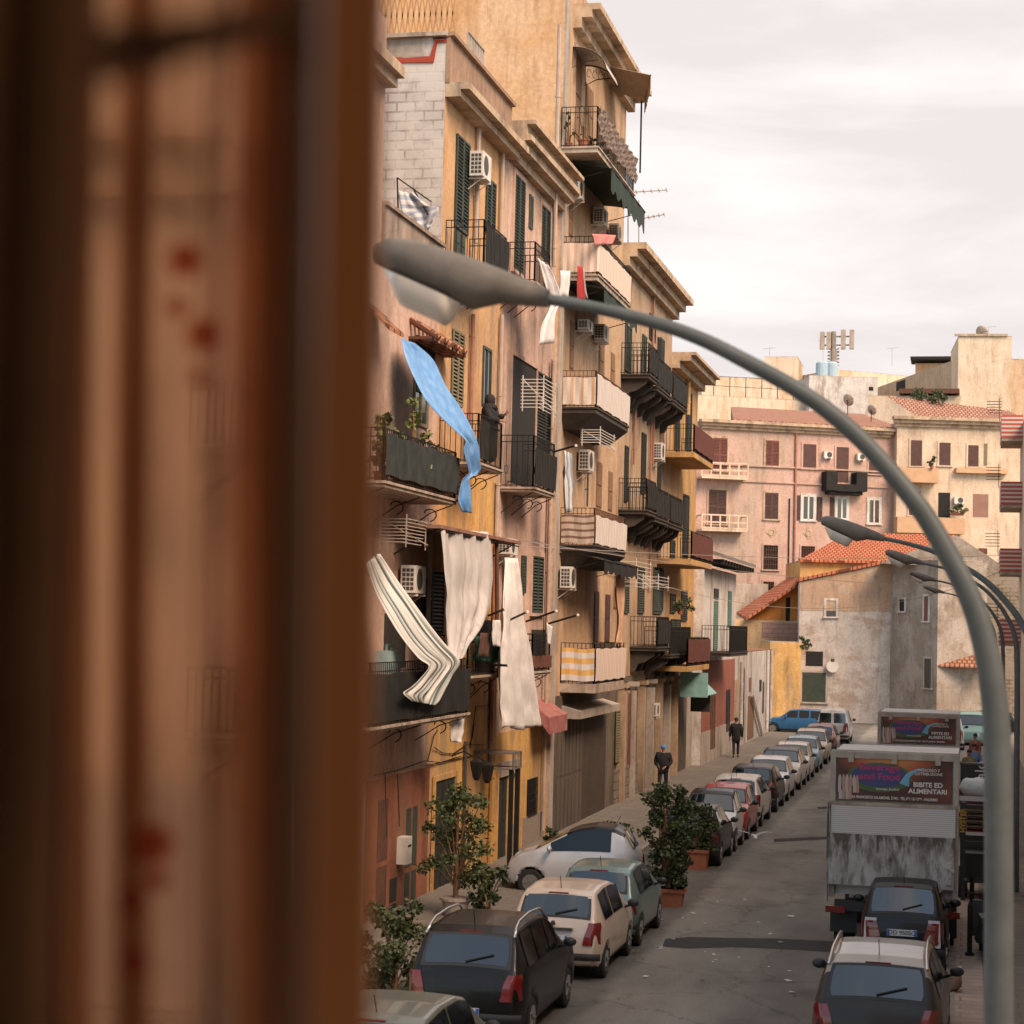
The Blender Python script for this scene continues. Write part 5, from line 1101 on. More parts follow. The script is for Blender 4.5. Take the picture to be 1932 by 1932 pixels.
def along(Yr, kind, body, label, xr=-5.92, face='away', **k):
    Wd = dict(hatch=1.66, small=1.6, mini=1.52, coupe=1.6, suv=1.76, van=1.74, wagon=1.72)[kind]; Ln = dict(hatch=3.75, small=3.55, mini=2.55, coupe=3.0, suv=4.3, van=4.2, wagon=4.4)[kind]
    x = xr - Wd / 2
    if face == 'away': return car(kind, (x, Yr, 0), 0, body, label, **k)
    return car(kind, (x, Yr + Ln, 0), R(180), body, label, front=True, **k)
along(33.6, 'hatch', P_['cream'], 'cream hatchback with plate 222JS, parked behind the black estate', plate=(('222JS', .02, .115),), xr=-5.88)
along(37.3, 'small', P_['green'], 'grey-green hatchback just beyond the cream one', xr=-5.86)
along(28.0, 'suv', P_['black'], 'black estate with silver roof rails and sky reflected in its rear window', rails=True, xr=-6.0)
along(22.0, 'hatch', P_['sage'], 'sage green car of which only the roof shows at the bottom edge', xr=-5.75)
car('coupe', (-6.95, 44.7, .0), R(94), P_['silver'], 'silver two-seater parked with its nose to the yellow wall', roof=P_['black'], detail=2, front=True)
along(50.6, 'small', P_['dblue'], 'dark car beside the potted trees')
along(54.2, 'mini', P_['silver'], 'short silver car with black roof facing the camera, second in the row', face='to', roof=P_['black'])
along(57.2, 'small', P_['red'], 'red hatchback facing the camera in the parked row', face='to')
along(61.2, 'hatch', P_['white'], 'white car right behind the red hatchback')
along(66.2, 'hatch', P_['black'], 'black hatchback with bright red tail lights in the row')
along(70.6, 'small', P_['silver'], 'silver hatchback facing the camera past the black hatchback', face='to')
along(75.9, 'hatch', P_['white'], 'white hatchback with black roof facing the camera', face='to', roof=P_['black'])
along(80.3, 'small', P_['white'], 'plain white hatchback beyond the white one with the black roof', face='to')
along(85.4, 'small', P_['lblue'], 'light blue hatchback facing the camera far down the row', face='to')
along(91.0, 'hatch', P_['beige'], 'beige hatchback facing the camera near the end of the row', face='to')
along(97.6, 'small', P_['maroon'], 'brownish hatchback with red tail light in front of the white van')
along(108.0, 'van', P_['white'], 'white van with two dark rear windows at the end of the row', xr=-5.9, name='parked_van', cat='van')
p = hz(z6(665, 1015)); car('wagon', (p.x + 4.5, 117, 0), R(88), P_['blue'], 'bright blue estate standing across the street before the yellow house', front=True)
p = hy(z6(1425, 950), 124); car('wagon', (p.x + 5.6, 124, 0), R(90), P_['black'], 'black estate parked across the street end below the lean-to canopy', front=True)
p = hy(z6(1660, 1000), 113); car('van', (p.x, 113, 0), R(180), P_['mint'], 'mint green van beyond the second truck', name='parked_van', cat='van', front=True)
p = hy(z6(1540, 1000), 104); car('van', (p.x, 104, 0), 0, P_['white'], 'white van whose roof shows above the second truck', name='parked_van', cat='van')
# right side of the street
p = hy(z7(1312, 1250), 36.4); car('mini', (p.x, 36.3, 0), R(-1), P_['black'], 'black two-seater with silver trim and plate DD 950SC behind the truck', plate=(('DD 950SC', 0, .105),), detail=2, trim=P_['silver'])
p = hy(z7(1185, 1300), 27.6); car('suv', (p.x, 27.4, 0), R(-1), P_['graphite'], 'dark estate with silver roof and roof rails at the bottom right of the street', rails=True, roof=P_['taupe'])
# ------------------------------------------------------------------ trucks
TW = vary('truck_white', (.50, .48, .46), (.42, .40, .37), 1.5, bump=0, rough=.5)
GRIME = vary('grimy_metal', (.44, .425, .41), (.32, .30, .285), 2.4, bump=.1, rough=.6, lo=.42, hi=.6, col3=(.07, .055, .045), s3=1.5, lo3=.50, hi3=.68, stretch=(1, 1, .6), st3=(2.2, 1, .7))
_t = GRIME.node_tree; _b = _t.nodes['Principled BSDF']; _src = _b.inputs['Base Color'].links[0].from_socket
_g = N(_t, 'ShaderNodeNewGeometry'); _s = N(_t, 'ShaderNodeSeparateXYZ'); _t.links.new(_g.outputs['Position'], _s.inputs[0])
_mp = N(_t, 'ShaderNodeMapping'); _mp.inputs['Scale'].default_value = (5, 1, 1.1); _t.links.new(_g.outputs['Position'], _mp.inputs[0])
_n = N(_t, 'ShaderNodeTexNoise', ins={'Scale': 1.6, 'Detail': 9, 'Roughness': .7}); _t.links.new(_mp.outputs[0], _n.inputs[0])
_m = N(_t, 'ShaderNodeMapRange'); _m.inputs[1].default_value = 1.25; _m.inputs[2].default_value = 2.3; _m.inputs[3].default_value = -.16; _m.inputs[4].default_value = .16; _t.links.new(_s.outputs['Z'], _m.inputs[0])
_a = N(_t, 'ShaderNodeMath', operation='ADD'); _t.links.new(_m.outputs[0], _a.inputs[0]); _t.links.new(_n.outputs[0], _a.inputs[1])
_r = N(_t, 'ShaderNodeValToRGB'); _r.color_ramp.elements[0].position = .5; _r.color_ramp.elements[1].position = .66; _t.links.new(_a.outputs[0], _r.inputs[0])
_x = N(_t, 'ShaderNodeMix', data_type='RGBA'); _x.inputs[7].default_value = (.10, .082, .068, 1); _t.links.new(_r.outputs[0], _x.inputs[0]); _t.links.new(_src, _x.inputs[6]); _t.links.new(_x.outputs[2], _b.inputs['Base Color'])
RIB = striped('ribbed_white', (.58, .56, .54), (.40, .385, .37), 2, 26, coord='Object', duty=.5)
def poster():
    m = mat('advert_print', (.2, .05, .02), .45); t = m.node_tree; b = t.nodes['Principled BSDF']; l = t.links.new
    tc = N(t, 'ShaderNodeTexCoord'); s = N(t, 'ShaderNodeSeparateXYZ'); l(tc.outputs['Object'], s.inputs[0])
    n = N(t, 'ShaderNodeTexNoise', ins={'Scale': 1.6, 'Detail': 3}); l(tc.outputs['Object'], n.inputs[0])
    # centre glow band near the top
    g = N(t, 'ShaderNodeTexGradient', gradient_type='SPHERICAL'); mp = N(t, 'ShaderNodeMapping'); mp.inputs['Location'].default_value = (0.1, 0, -1.45); mp.inputs['Scale'].default_value = (.95, 1, 1.5); l(tc.outputs['Object'], mp.inputs[0]); l(mp.outputs[0], g.inputs[0])
    ad = N(t, 'ShaderNodeMath', operation='ADD'); l(g.outputs[0], ad.inputs[0]); mu = N(t, 'ShaderNodeMath', operation='MULTIPLY'); mu.inputs[1].default_value = .45; l(n.outputs[0], mu.inputs[0]); l(mu.outputs[0], ad.inputs[1])
    r = N(t, 'ShaderNodeValToRGB'); r.color_ramp.elements[0].position = .2; r.color_ramp.elements[0].color = (.06, .016, .012, 1); r.color_ramp.elements[1].position = .95; r.color_ramp.elements[1].color = (.55, .25, .08, 1)
    e = r.color_ramp.elements.new(.55); e.color = (.34, .075, .025, 1)
    l(ad.outputs[0], r.inputs[0]); l(r.outputs[0], b.inputs['Base Color']); return m
POST = poster(); OVB = mat('print_blue', (.045, .05, .16), .5); OVG = mat('print_green', (.06, .11, .04), .5); MAG = mat('print_magenta', (.36, .03, .12), .5); PAPER = mat('print_white', (.58, .55, .52), .5); BLUES = mat('print_sky_blue', (.15, .35, .48), .5); BOT = mat('print_bottles', (.42, .36, .36), .4); BOT2 = mat('print_tan', (.40, .24, .16), .5)
YEL = mat('yellow_letters', (.38, .25, .04), .6)
def oval(w, h, y, m, name, par, cx, cz, n=28):
    k = MB(); k.tube([(0, 0, 0), (0, -.004, 0)], 1, n); k.v = [(v[0] * w + cx, v[1] + y, v[2] * h + cz) for v in k.v]; return k.build(name, m, par, local=True)
def truck(loc, rz, label, Wd, H, L, lift=True, z_panel=(2.35, 3.55)):
    t = thing('box_truck', loc, label, 'truck', 'delivery trucks parked on the right', rz); h = Wd / 2
    k = MB(); k.box(-h + .02, h - .02, .12, L, 1.05, H - .03); k.build('cargo_box', TW, t, local=True)
    k = MB()
    k.box(-h - .01, -h + .09, 0, .14, 1.0, H); k.box(h - .09, h + .01, 0, .14, 1.0, H); k.box(-h + .09, h - .09, 0, .14, H - .12, H); k.box(-h + .0, h, .14, .22, H - .05, H + .02)
    for x in (-.8, 0, .8): k.box(x - .05, x + .05, -.03, 0, H - .2, H - .02)
    k.build('rear_frame', vary('truck_frame', (.40, .36, .31), (.30, .26, .22), 3, bump=0), t, local=True)
    a, b = z_panel; k = MB(); k.box(-h + .12, h - .12, .03, .05, a, b)
    ad = k.build('advert_panel', POST, t, local=True); cz = (a + b) / 2; hh = b - a; ad.location = (0, 0, 0)
    ad.data.transform(Matrix.Translation((0, 0, -a + .0))); ad.location = (0, 0, a)
    oz = hh * .56
    oval(.60, hh * .33, .026, OVG, 'green_oval', ad, -.27, oz - .03); oval(.52, hh * .25, .021, OVB, 'blue_oval', ad, -.27, oz)
    text('lettering', 'Beverage\nand Food', hh * .21, MAG, ad, (-.27, .014, oz + .07), sx=1.15, bold=.004)
    text('lettering', 'beverage_foodit.it', hh * .07, PAPER, ad, (-.12, .012, oz - hh * .29), bold=.001)
    text('lettering', 'INGROSSO E\nDISTRIBUZIONE', hh * .085, PAPER, ad, (.63, .018, oz + .10), bold=.001)
    text('lettering', 'BIBITE ED\nALIMENTARI', hh * .145, PAPER, ad, (.62, .018, oz - .20), sx=1.05, bold=.004)
    text('lettering', 'VIA FRANCESCO SALAMONE, 37/42 - TEL 091.6516398 - PALERMO', hh * .085, PAPER, ad, (0, .018, hh * .07), sx=.78, bold=.002)
    k = MB(); k.tube([(.18, .018, oz - .15), (.24, .018, oz + .02), (.40, .018, oz + .13), (.55, .018, oz + .17)], [.10, .05, .025, .004], 6); k.v = [(v[0], .018 + (v[1] - .018) * .05, v[2]) for v in k.v]; k.build('blue_swoosh', BLUES, ad, local=True)
    random.seed(3); k = MB()
    for i in range(16):
        x = -1.0 + (i % 6) * .065 + random.uniform(-.01, .01); z = oz - .1 - (i // 6) * .13; k.mat(i % 2).tube([(x, .02, z - .1), (x, .02, z + .04), (x, .02, z + .10)], [.03, .03, .012], 6)
    k.v = [(v[0], .018 + (v[1] - .02) * .1, v[2]) for v in k.v]; k.build('printed_bottles', [BOT, BOT2], ad, local=True)
    if lift:
        k = MB(); k.box(-h - .03, h - .03, -.10, -.02, a - .09, a - .03); k.build('ledge', GREYP, t, local=True)
        k = MB(); k.box(-h + .02, h - .04, -.09, -.02, a - .62, a - .09); o = k.build('ribbed_flap', RIB, t, local=True)
        k = MB(); k.box(-h - .03, h - .06, -.14, -.06, 1.25, a - .62); k.box(-h - .05, -h - .03, -.16, .05, .9, a - .05); k.box(h - .2, h - .1, -.19, -.14, 1.35, 1.75); k.bar((h - .25, -.2, 1.7), (h - .05, -.2, 1.6), .03); k.build('tail_lift', GRIME, t, local=True)
    else:
        k = MB(); k.box(-h + .0, h, -.05, .03, a - .5, a - .05); k.build('ribbed_flap', RIB, t, local=True); k = MB(); k.box(-h, h, -.06, .02, 1.2, a - .5); k.build('tail_lift', TW, t, local=True)
    k = MB(); k.box(-.5, -.38, 0, L + 1.5, .75, 1.05); k.box(.38, .5, 0, L + 1.5, .75, 1.05); k.box(-h + .1, h - .1, .0, .12, .75, .95); k.box(-.35, .35, .3, 1.0, .6, 1.0); k.build('chassis', PLAS, t, local=True)
    for s_ in (-1, 1):
        k = MB(); k.box(s_ * (h - .12) - .18, s_ * (h - .12) + .18, -.08, .0, .72, .84); k.build('tail_light', TL, t, local=True)
        for yy in (.95, L + 1.0):
            k = MB(); k.tube([(s_ * (h - .42), yy, .42), (s_ * (h - .06), yy, .42)], .42, 22); w_ = k.build('wheel', RUB, t, local=True); k = MB(); k.tube([(s_ * (h - .07), yy, .42), (s_ * (h - .05), yy, .42)], .22, 16); k.build('rim', RIM, w_, local=True)
        k = MB(); k.box(s_ * (h - .25) - .25, s_ * (h - .25) + .25, .35, .37, .3, .8); k.build('mudguard', PLAS, t, local=True)
    k = MB(); k.box(-.16, -.02 + .08, -.06, -.03, .95, 1.12); k.build('number_plate', PLATE, t, local=True)
    k = MB(); k.hexa([(-1, L + .1, .6), (1, L + .1, .6), (1, L + 1.9, .6), (-1, L + 1.9, .6)], [(-.95, L + .1, 2.3), (.95, L + .1, 2.3), (.95, L + 1.35, 2.3), (-.95, L + 1.35, 2.3)]); k.build('cab', TW, t, local=True)
    return t
a, b = hy(z6(955, 1150), 38.6), hy(z6(1600, 1195), 38.6)
truck(((a.x + b.x) / 2, 38.6, 0), R(-.6), 'nearer white box truck with grimy tail lift and drinks advert', b.x - a.x, a.z, 3.0, z_panel=(hy(z6(1200, 1405), 38.6).z, hy(z6(1200, 1178), 38.6).z))
a, b = hy(z6(1192, 955), 60), hy(z6(1606, 955), 60)
truck(((a.x + b.x) / 2, 60, 0), R(-.4), 'farther white box truck with the same drinks advert', b.x - a.x, a.z, 4.2, lift=False, z_panel=(hy(z6(1400, 1112), 60).z, hy(z6(1400, 975), 60).z))
# forklift mast beside the truck
c = hy(z6(1600, 1700), 46); t_ = thing('forklift', (c.x + .45, 46, .12), 'black forklift standing in the shade beside the nearer truck', 'forklift')
k = MB(); 
for x in (-.4, .3): k.box(x, x + .1, -.05, .1, 0, 2.15)
for z in (.4, 1.2, 2.0): k.box(-.4, .4, -.02, .05, z, z + .1)
k.build('mast', PLAS, t_, local=True)
k = MB(); k.box(-.42, .42, .3, 1.9, .35, 1.0); k.box(-.42, .42, 1.3, 2.1, 1.0, 1.3); k.build('chassis', PLAS, t_, local=True)
k = MB()
for x in (-.4, .4):
    for y in (.4, 1.7): k.bar((x, y, 1.0), (x, y, 2.1), .03)
k.box(-.45, .45, .35, 1.75, 2.1, 2.15); k.build('overhead_guard', PLAS, t_, local=True)
for x in (-.35, .35):
    for y in (.5, 1.7): k = MB(); k.tube([(x - .1, y, .28), (x + .1, y, .28)], .28, 14); k.build('wheel', RUB, t_, local=True)
text('lettering', 'HYSTER', .15, YEL, t_, (-.36, -.075, 1.75), rot=(R(90), R(-90), 0), bold=.006)
# ------------------------------------------------------------------ street lamps
LG = vary('lamp_grey', (.105, .122, .128), (.085, .098, .102), 6, bump=.05, bscale=120, rough=.5)
LGH = vary('lamp_head_grey', (.15, .135, .12), (.115, .105, .095), 8, bump=.08, bscale=90, rough=.6)
LY = 9.5; ref = hy((1030, 566), LY)
lt = thing('street_lamp', (ref.x, LY, 0), 'tall curved street lamp nearest the window, out of focus', 'street lamp', 'curved street lamps along the right kerb')
def lp(p, dy=0): v = hy(p, LY); return Vector((v.x - ref.x, dy, v.z))
path = [(1025, 563), (1100, 576), (1180, 594), (1263, 617), (1335, 645), (1402, 679), (1500, 733), (1572, 783), (1640, 845), (1715, 932), (1758, 993), (1820, 1105), (1850, 1185), (1872, 1290), (1882, 1435), (1884, 1885)]
rad = [.028, .029, .031, .033, .035, .037, .039, .041, .043, .045, .048, .052, .056, .060, .063, .066]
pts = [lp(q) for q in path]; e = pts[-1]; pts += [Vector((e.x + .01, 0, 1.2)), Vector((e.x + .01, 0, .0))]; rad += [.065, .085]
# densify with catmull-rom
P2, R2_ = [], []
for i in range(len(pts) - 1):
    p0, p1, p2, p3 = pts[max(i - 1, 0)], pts[i], pts[i + 1], pts[min(i + 2, len(pts) - 1)]
    for j in range(4):
        u = j / 4; P2.append(.5 * ((2 * p1) + (-p0 + p2) * u + (2 * p0 - 5 * p1 + 4 * p2 - p3) * u * u + (-p0 + 3 * p1 - 3 * p2 + p3) * u ** 3)); R2_.append(rad[i] + (rad[i + 1] - rad[i]) * u)
P2.append(pts[-1]); R2_.append(rad[-1])
k = MB(); k.tube(P2, R2_, 14); k.build('pole', LG, lt, smooth=True, local=True)
top = [(1035, 546), (1005, 532), (946, 508), (890, 487), (831, 468), (775, 454), (738, 450), (711, 460)]
bot = [(1035, 580), (1005, 578), (946, 572), (890, 584), (831, 558), (775, 530), (738, 512), (711, 498)]
hwid = [.045, .075, .11, .13, .14, .135, .11, .05]
k = MB(); n = 14; st = []
for i in range(8):
    a, b = lp(top[i]), lp(bot[i]); c = (a + b) / 2; hh = (a.z - b.z) / 2; st.append([Vector((c.x, math.cos(j * 2 * math.pi / n) * hwid[i], c.z + math.copysign(abs(math.sin(j * 2 * math.pi / n)) ** .7, math.sin(j * 2 * math.pi / n)) * hh)) for j in range(n)])
for s_ in st: k.v += [tuple(v) for v in s_]
for i in range(7):
    for j in range(n): k.f.append([i * n + j, i * n + (j + 1) % n, (i + 1) * n + (j + 1) % n, (i + 1) * n + j]); k.m.append(0)
k.f.append(list(range(n))); k.m.append(0); k.f.append([7 * n + j for j in range(n)][::-1]); k.m.append(0)
k.build('lamp_head', LGH, lt, smooth=True, local=True)
BOWL = mat('lamp_bowl', (.62, .58, .54), .10, spec=1.0, coat=1)
a, b = lp((728, 510)), lp((872, 574)); k = MB()
def bowl(u, v):
    x = a.x + (b.x - a.x) * u; z = a.z + (b.z - a.z) * u; d = math.sin(min(1, u * 1.15) * 2.9) ** .8 if u < .9 else .12
    an = -math.pi * v; return Vector((x, math.cos(an) * .13 * min(1, .35 + math.sin(u * 3.14)), z + math.sin(an) * .13 * min(1, max(.05, math.sin(u * 3.1416)) * 1.8) * 1.1))
k.grid(bowl, 14, 10); k.build('glass_bowl', BOWL, lt, smooth=True, local=True)
tipx = lp((712, 485)).x
for (px, py, Y, lb) in ((1550, 985, 28.5, 'street lamp whose head hangs in front of the big orange roof, second from the camera'), (1671, 1044, 48, 'street lamp seen third under the long curved arm'), (1717, 1082, 68, 'street lamp seen fourth beneath the arms, above the patched house'), (1743, 1108, 88, 'farthest and smallest street lamp head')):
    v = hy((px, py), Y); o = copy_tree(lt); o.location = (v.x - tipx, Y, v.z - lp((712, 485)).z); o['label'] = lb
# ------------------------------------------------------------------ overhead wires
def wire(p, q, sag, label, r=.012):
    p, q = Vector(p), Vector(q); k = MB(); k.tube([p + (q - p) * (i / 20) - Vector((0, 0, sag * 4 * (i / 20) * (1 - i / 20))) for i in range(21)], r, 4); o = k.build('overhead_wire', vary('wire_grey', (.30, .26, .24), (.25, .22, .2), 1, bump=0) if 'WG' not in globals() else WG, None)
    return tag(o, label, 'wire', 'wires strung over the street')
WG = vary('wire_grey', (.30, .26, .24), (.25, .22, .2), 1, bump=0)
wire(hx(z3(900, 130), XF + .1), hy(z5(1809, 1365), 100), .25, 'wire strung from the white curtain out over the street, uppermost')
wire(hx(z3(1000, 100), XF + .1), hy(z5(1809, 1520), 105), .4, 'wire falling across the tall block towards the ruined house')
wire(hx(z5(0, 1490), XF + .1), hy(z5(1809, 1450), 90), 1.3, 'sagging wire in front of the yellow and ruined houses')
wire(hx(z3(1100, 90), XF + .1), hx(z5(270, 1570), XF + .1), .3, 'thin wire along the fronts past the black awning', .01)
# ------------------------------------------------------------------ cloths, awnings and laundry on the facades
def pix_cloth(rows, m, name, label, cat, group=None, nu=18, sub=4, wave=.02, wf=14, plane=None, uvs=1.0, scallop=0, parent=None, solid=.006):
    """rows: (left pixel, right pixel, distance in front of the facade left, right)"""
    P3 = []
    for r_ in rows:
        a, b, oa = r_[0], r_[1], r_[2]; ob = r_[3] if len(r_) > 3 else oa
        if plane is not None: P3.append((hy(a, plane - oa), hy(b, plane - ob)))
        else: P3.append((hx(a, XF + oa), hx(b, XF + ob)))
    def cr(p, i, u):
        p0, p1, p2, p3 = p[max(i - 1, 0)], p[i], p[i + 1], p[min(i + 2, len(p) - 1)]
        return .5 * ((2 * p1) + (-p0 + p2) * u + (2 * p0 - 5 * p1 + 4 * p2 - p3) * u * u + (-p0 + 3 * p1 - 3 * p2 + p3) * u ** 3)
    Ls = [p[0] for p in P3]; Rs = [p[1] for p in P3]; nr = (len(rows) - 1) * sub
    wdir = Vector((0, -1, 0)) if plane is not None else Vector((1, 0, 0))
    mb = MB()
    def f(a, b_):
        k = b_ * (len(rows) - 1); i = min(int(k), len(rows) - 2); u = k - i; l_, r_ = cr(Ls, i, u), cr(Rs, i, u)
        p = l_.lerp(r_, a); w = wave * (math.sin(a * wf + b_ * 2.1) + .5 * math.sin(a * wf * 2.3 + b_ * 5) + .5 * noise.noise(Vector((a * 4, b_ * 7, 1))) * 2)
        p = p + wdir * w
        if scallop and b_ == 1: p.z += scallop * math.sin(a * 9)
        return p
    mb.grid(f, nu, nr)
    c0 = Ls[0]; t = thing(name, c0, label, cat, group) if parent is None else parent
    o = mb.build('cloth', m, t, smooth=True, solid=solid)
    set_uvw(o, lambda i: ((i // (nr + 1)) / nu * uvs, 0, (i % (nr + 1)) / nr * uvs))
    return t
TARP = vary('blue_tarpaulin', (.09, .25, .55), (.17, .36, .62), 4, rough=.45, bump=.3, bscale=14, col3=(.08, .2, .45), s3=2.2, lo3=.52, hi3=.7, spec=.5)
pix_cloth([(z2(275, 210), z2(350, 238), .25), (z2(300, 330), z2(470, 345), .4), (z2(370, 500), z2(548, 500), .65), (z2(455, 640), z2(645, 640), .9), (z2(590, 780), z2(722, 780), 1.15), (z2(668, 850), z2(760, 890), 1.2), (z2(655, 910), z2(771, 980), 1.2), (z2(690, 1045), z2(768, 1035), 1.15), (z2(655, 1085), z2(702, 1085), 1.12), (z2(637, 1160), z2(717, 1140), 1.12), (z2(625, 1235), z2(721, 1230), 1.12), (z2(648, 1290), z2(720, 1302), 1.1)],
          TARP, 'blue_tarpaulin', 'bright blue tarpaulin slung from a window down over a balcony', 'tarpaulin', wave=.03, wf=9, nu=14)
AWS = striped('awning_stripes', (.62, .60, .57), (.10, .12, .115), 0, 6.5, coord='attr', duty=.58, c3=(.34, .38, .37))
pix_cloth([(z3(55, 245), z3(137, 185), .6), (z3(108, 420), z3(232, 330), .75), (z3(190, 580), z3(332, 468), .95), (z3(288, 738), z3(432, 605), 1.15), (z3(375, 838), z3(537, 742), 1.3), (z3(440, 888), z3(635, 855), 1.4), (z3(392, 960), z3(590, 945), 1.33), (z3(330, 1022), z3(548, 1025), 1.3), (z3(282, 1058), z3(512, 1095), 1.28), (z3(335, 1105), z3(478, 1132), 1.27)],
          AWS, 'striped_awning', 'black and white striped awning cloth blown over the lower balcony', 'awning', wave=.022, wf=26, nu=42)
SHEER = vary('off_white_curtain', (.50, .47, .45), (.40, .37, .35), 2.5, rough=.95, bump=.2, bscale=10, stretch=(1, 1, .4), col3=(.34, .31, .29), s3=2, lo3=.5, hi3=.7)
pix_cloth([(z3(518, 30), z3(815, 50), .95), (z3(528, 200), z3(842, 190), .97), (z3(536, 400), z3(846, 380), 1.0), (z3(540, 560), z3(822, 540), 1.03), (z3(548, 690), z3(775, 660), 1.08), (z3(566, 790), z3(700, 765), 1.14), (z3(590, 850), z3(640, 838), 1.2)],
          SHEER, 'hanging_curtain', 'wide greyish white curtain hung under the brown board canopy, tapering down', 'curtain', 'curtains hung on the balconies', wave=.05, wf=22, nu=36)
pix_cloth([(z3(922, 210), z3(990, 215), .85), (z3(903, 400), z3(1022, 400), .9), (z3(890, 600), z3(1047, 600), .92), (z3(880, 800), z3(1080, 800), .94), (z3(880, 1000), z3(1103, 1000), .95), (z3(888, 1150), z3(1122, 1150), .96), (z3(892, 1278), z3(1138, 1272), .97)],
          WHITECLOTH, 'hanging_curtain', 'long white curtain hanging free down to above the red awning', 'curtain', 'curtains hung on the balconies', wave=.06, wf=24, nu=36, scallop=.05)
pix_cloth([(z1(1125, 1490), z1(1185, 1535), .95), (z1(1160, 1640), z1(1250, 1680), .95), (z1(1195, 1790), z1(1272, 1760), .95), (z2(1150, 120), z2(1240, 40), .95), (z2(1130, 250), z2(1225, 240), .95)], WHITECLOTH, 'laundry', 'long white sheet hanging from the top balcony past the lamp arm', 'laundry', 'laundry hung out over the street', wave=.03)
pix_cloth([(z1(1268, 1570), z1(1325, 1572), .95), (z1(1262, 1735), z1(1318, 1735), .95)], WHITECLOTH, 'laundry', 'white shirt pegged beside the red cloth', 'laundry', 'laundry hung out over the street', wave=.02)
pix_cloth([(z1(1372, 1540), z1(1400, 1545), 1.1), (z1(1368, 1640), z1(1410, 1640), 1.1), (z1(1370, 1755), z1(1425, 1750), 1.1)], vary('red_cloth', (.38, .035, .03), (.30, .03, .03), 3), 'laundry', 'red cloth hanging above the lamp arm', 'laundry', 'laundry hung out over the street', wave=.02)
pix_cloth([(z1(1403, 1550), z1(1416, 1560), 1.1), (z1(1408, 1640), z1(1424, 1660), 1.1), (z1(1428, 1740), z1(1440, 1745), 1.1)], GREYP, 'laundry', 'narrow grey-blue cloth right beside the red cloth', 'laundry', 'laundry hung out over the street', wave=.01, nu=6)
pix_cloth([(z1(1465, 1340), z1(1610, 1348), 1.15), (z1(1480, 1412), z1(1598, 1402), 1.18)], vary('pink_towel', (.55, .20, .17), (.48, .17, .15), 4), 'laundry', 'pink towel laid over the second balcony from the top', 'laundry', 'laundry hung out over the street', wave=.02)
pix_cloth([(z3(845, 600), z3(885, 600), 1.0), (z3(835, 680), z3(893, 680), 1.0), (z3(845, 760), z3(892, 768), 1.0)], WHITECLOTH, 'laundry', 'small white shirt pegged left of the long white curtain', 'laundry', 'laundry hung out over the street', wave=.02)
pix_cloth([(z3(1182, 618), z3(1215, 640), 1.0), (z3(1185, 690), z3(1214, 690), 1.0), (z3(1188, 750), z3(1205, 752), 1.0)], WHITECLOTH, 'laundry', 'small white cloth hanging from a rod right of the long white curtain', 'laundry', 'laundry hung out over the street', wave=.01, nu=8)
pix_cloth([(z3(735, 700), z3(880, 705), .55), (z3(725, 790), z3(880, 800), .6), (z3(700, 845), z3(880, 868), .65)], vary('green_cloth', (.06, .22, .15), (.09, .28, .2), 4), 'laundry', 'green cloth bundled on the rail under the grey-white curtain', 'laundry', 'laundry hung out over the street', wave=.04)
pix_cloth([(z3(768, 680), z3(822, 680), .9), (z3(750, 830), z3(820, 832), .9)], vary('brown_cloth', (.10, .05, .04), (.08, .04, .03), 4), 'laundry', 'dark brown garment in front of the green cloth', 'laundry', 'laundry hung out over the street', wave=.02)
pix_cloth([(z2(1292, 910), z2(1328, 925), .95), (z2(1285, 1100), z2(1338, 1100), .98), (z2(1300, 1300), z2(1335, 1290), 1.02)], striped('blue_grey_stripes', (.45, .44, .43), (.20, .24, .29), 0, 4, coord='attr'), 'hanging_curtain', 'blue-grey striped curtain gathered above the brown-banded balcony', 'curtain', 'curtains hung on the balconies', wave=.04)
pix_cloth([(z3(1612, 280), z3(1656, 285), .9), (z3(1605, 420), z3(1662, 420), .93), (z3(1628, 620), z3(1648, 620), .97), (z3(1600, 770), z3(1652, 770), 1.0)], vary('orange_beige_curtain', (.46, .28, .18), (.38, .22, .14), 4), 'hanging_curtain', 'orange-beige curtain tied over the yellow-striped balcony', 'curtain', 'curtains hung on the balconies', wave=.04)
pix_cloth([(z3(570, 1238), z3(655, 1200), .9), (z3(572, 1300), z3(655, 1290), .92), (z3(582, 1360), z3(645, 1366), .92)], WHITECLOTH, 'laundry', 'white bag-like cloth hanging under the lower left balcony', 'laundry', 'laundry hung out over the street', wave=.03)
pix_cloth([(z1(255, 1075), z1(350, 1085), .9), (z1(272, 1160), z1(445, 1165), .9), (z1(300, 1235), z1(512, 1180), .9), (z1(350, 1290), z1(480, 1260), .9), (z1(415, 1338), z1(462, 1305), .9)], striped('blue_white_stripes', (.52, .50, .49), (.30, .33, .40), 2, 6, coord='attr'), 'laundry', 'blue and white striped cloth drying before the grey block gable', 'laundry', 'laundry hung out over the street', plane=Y01, wave=.06, wf=7)
k = MB(); k.bar(hy(z1(250, 990), Y01 - .9), hy(z1(462, 1140), Y01 - .9), .02); k.bar(hy(z1(250, 990), Y01 - .9), hy(z1(255, 1180), Y01 - .9), .02); k.bar(hy(z1(350, 1060), Y01 - .9), hy(z1(455, 1245), Y01 - .9), .02)
t_ = thing('clothes_line_frame', hy(z1(250, 1180), Y01 - .9), 'thin iron frame holding the blue striped cloth on the roof terrace', 'drying frame'); k.build('frame', IRON, t_)
# foliage screen of the top balcony
drape(E3['a'][0], E3['a'][1], vary('dry_reed_cover', (.22, .16, .13), (.10, .08, .07), 14, bump=.8, bscale=40), .35, 1.15, end=False, wave=.05, wind=9)
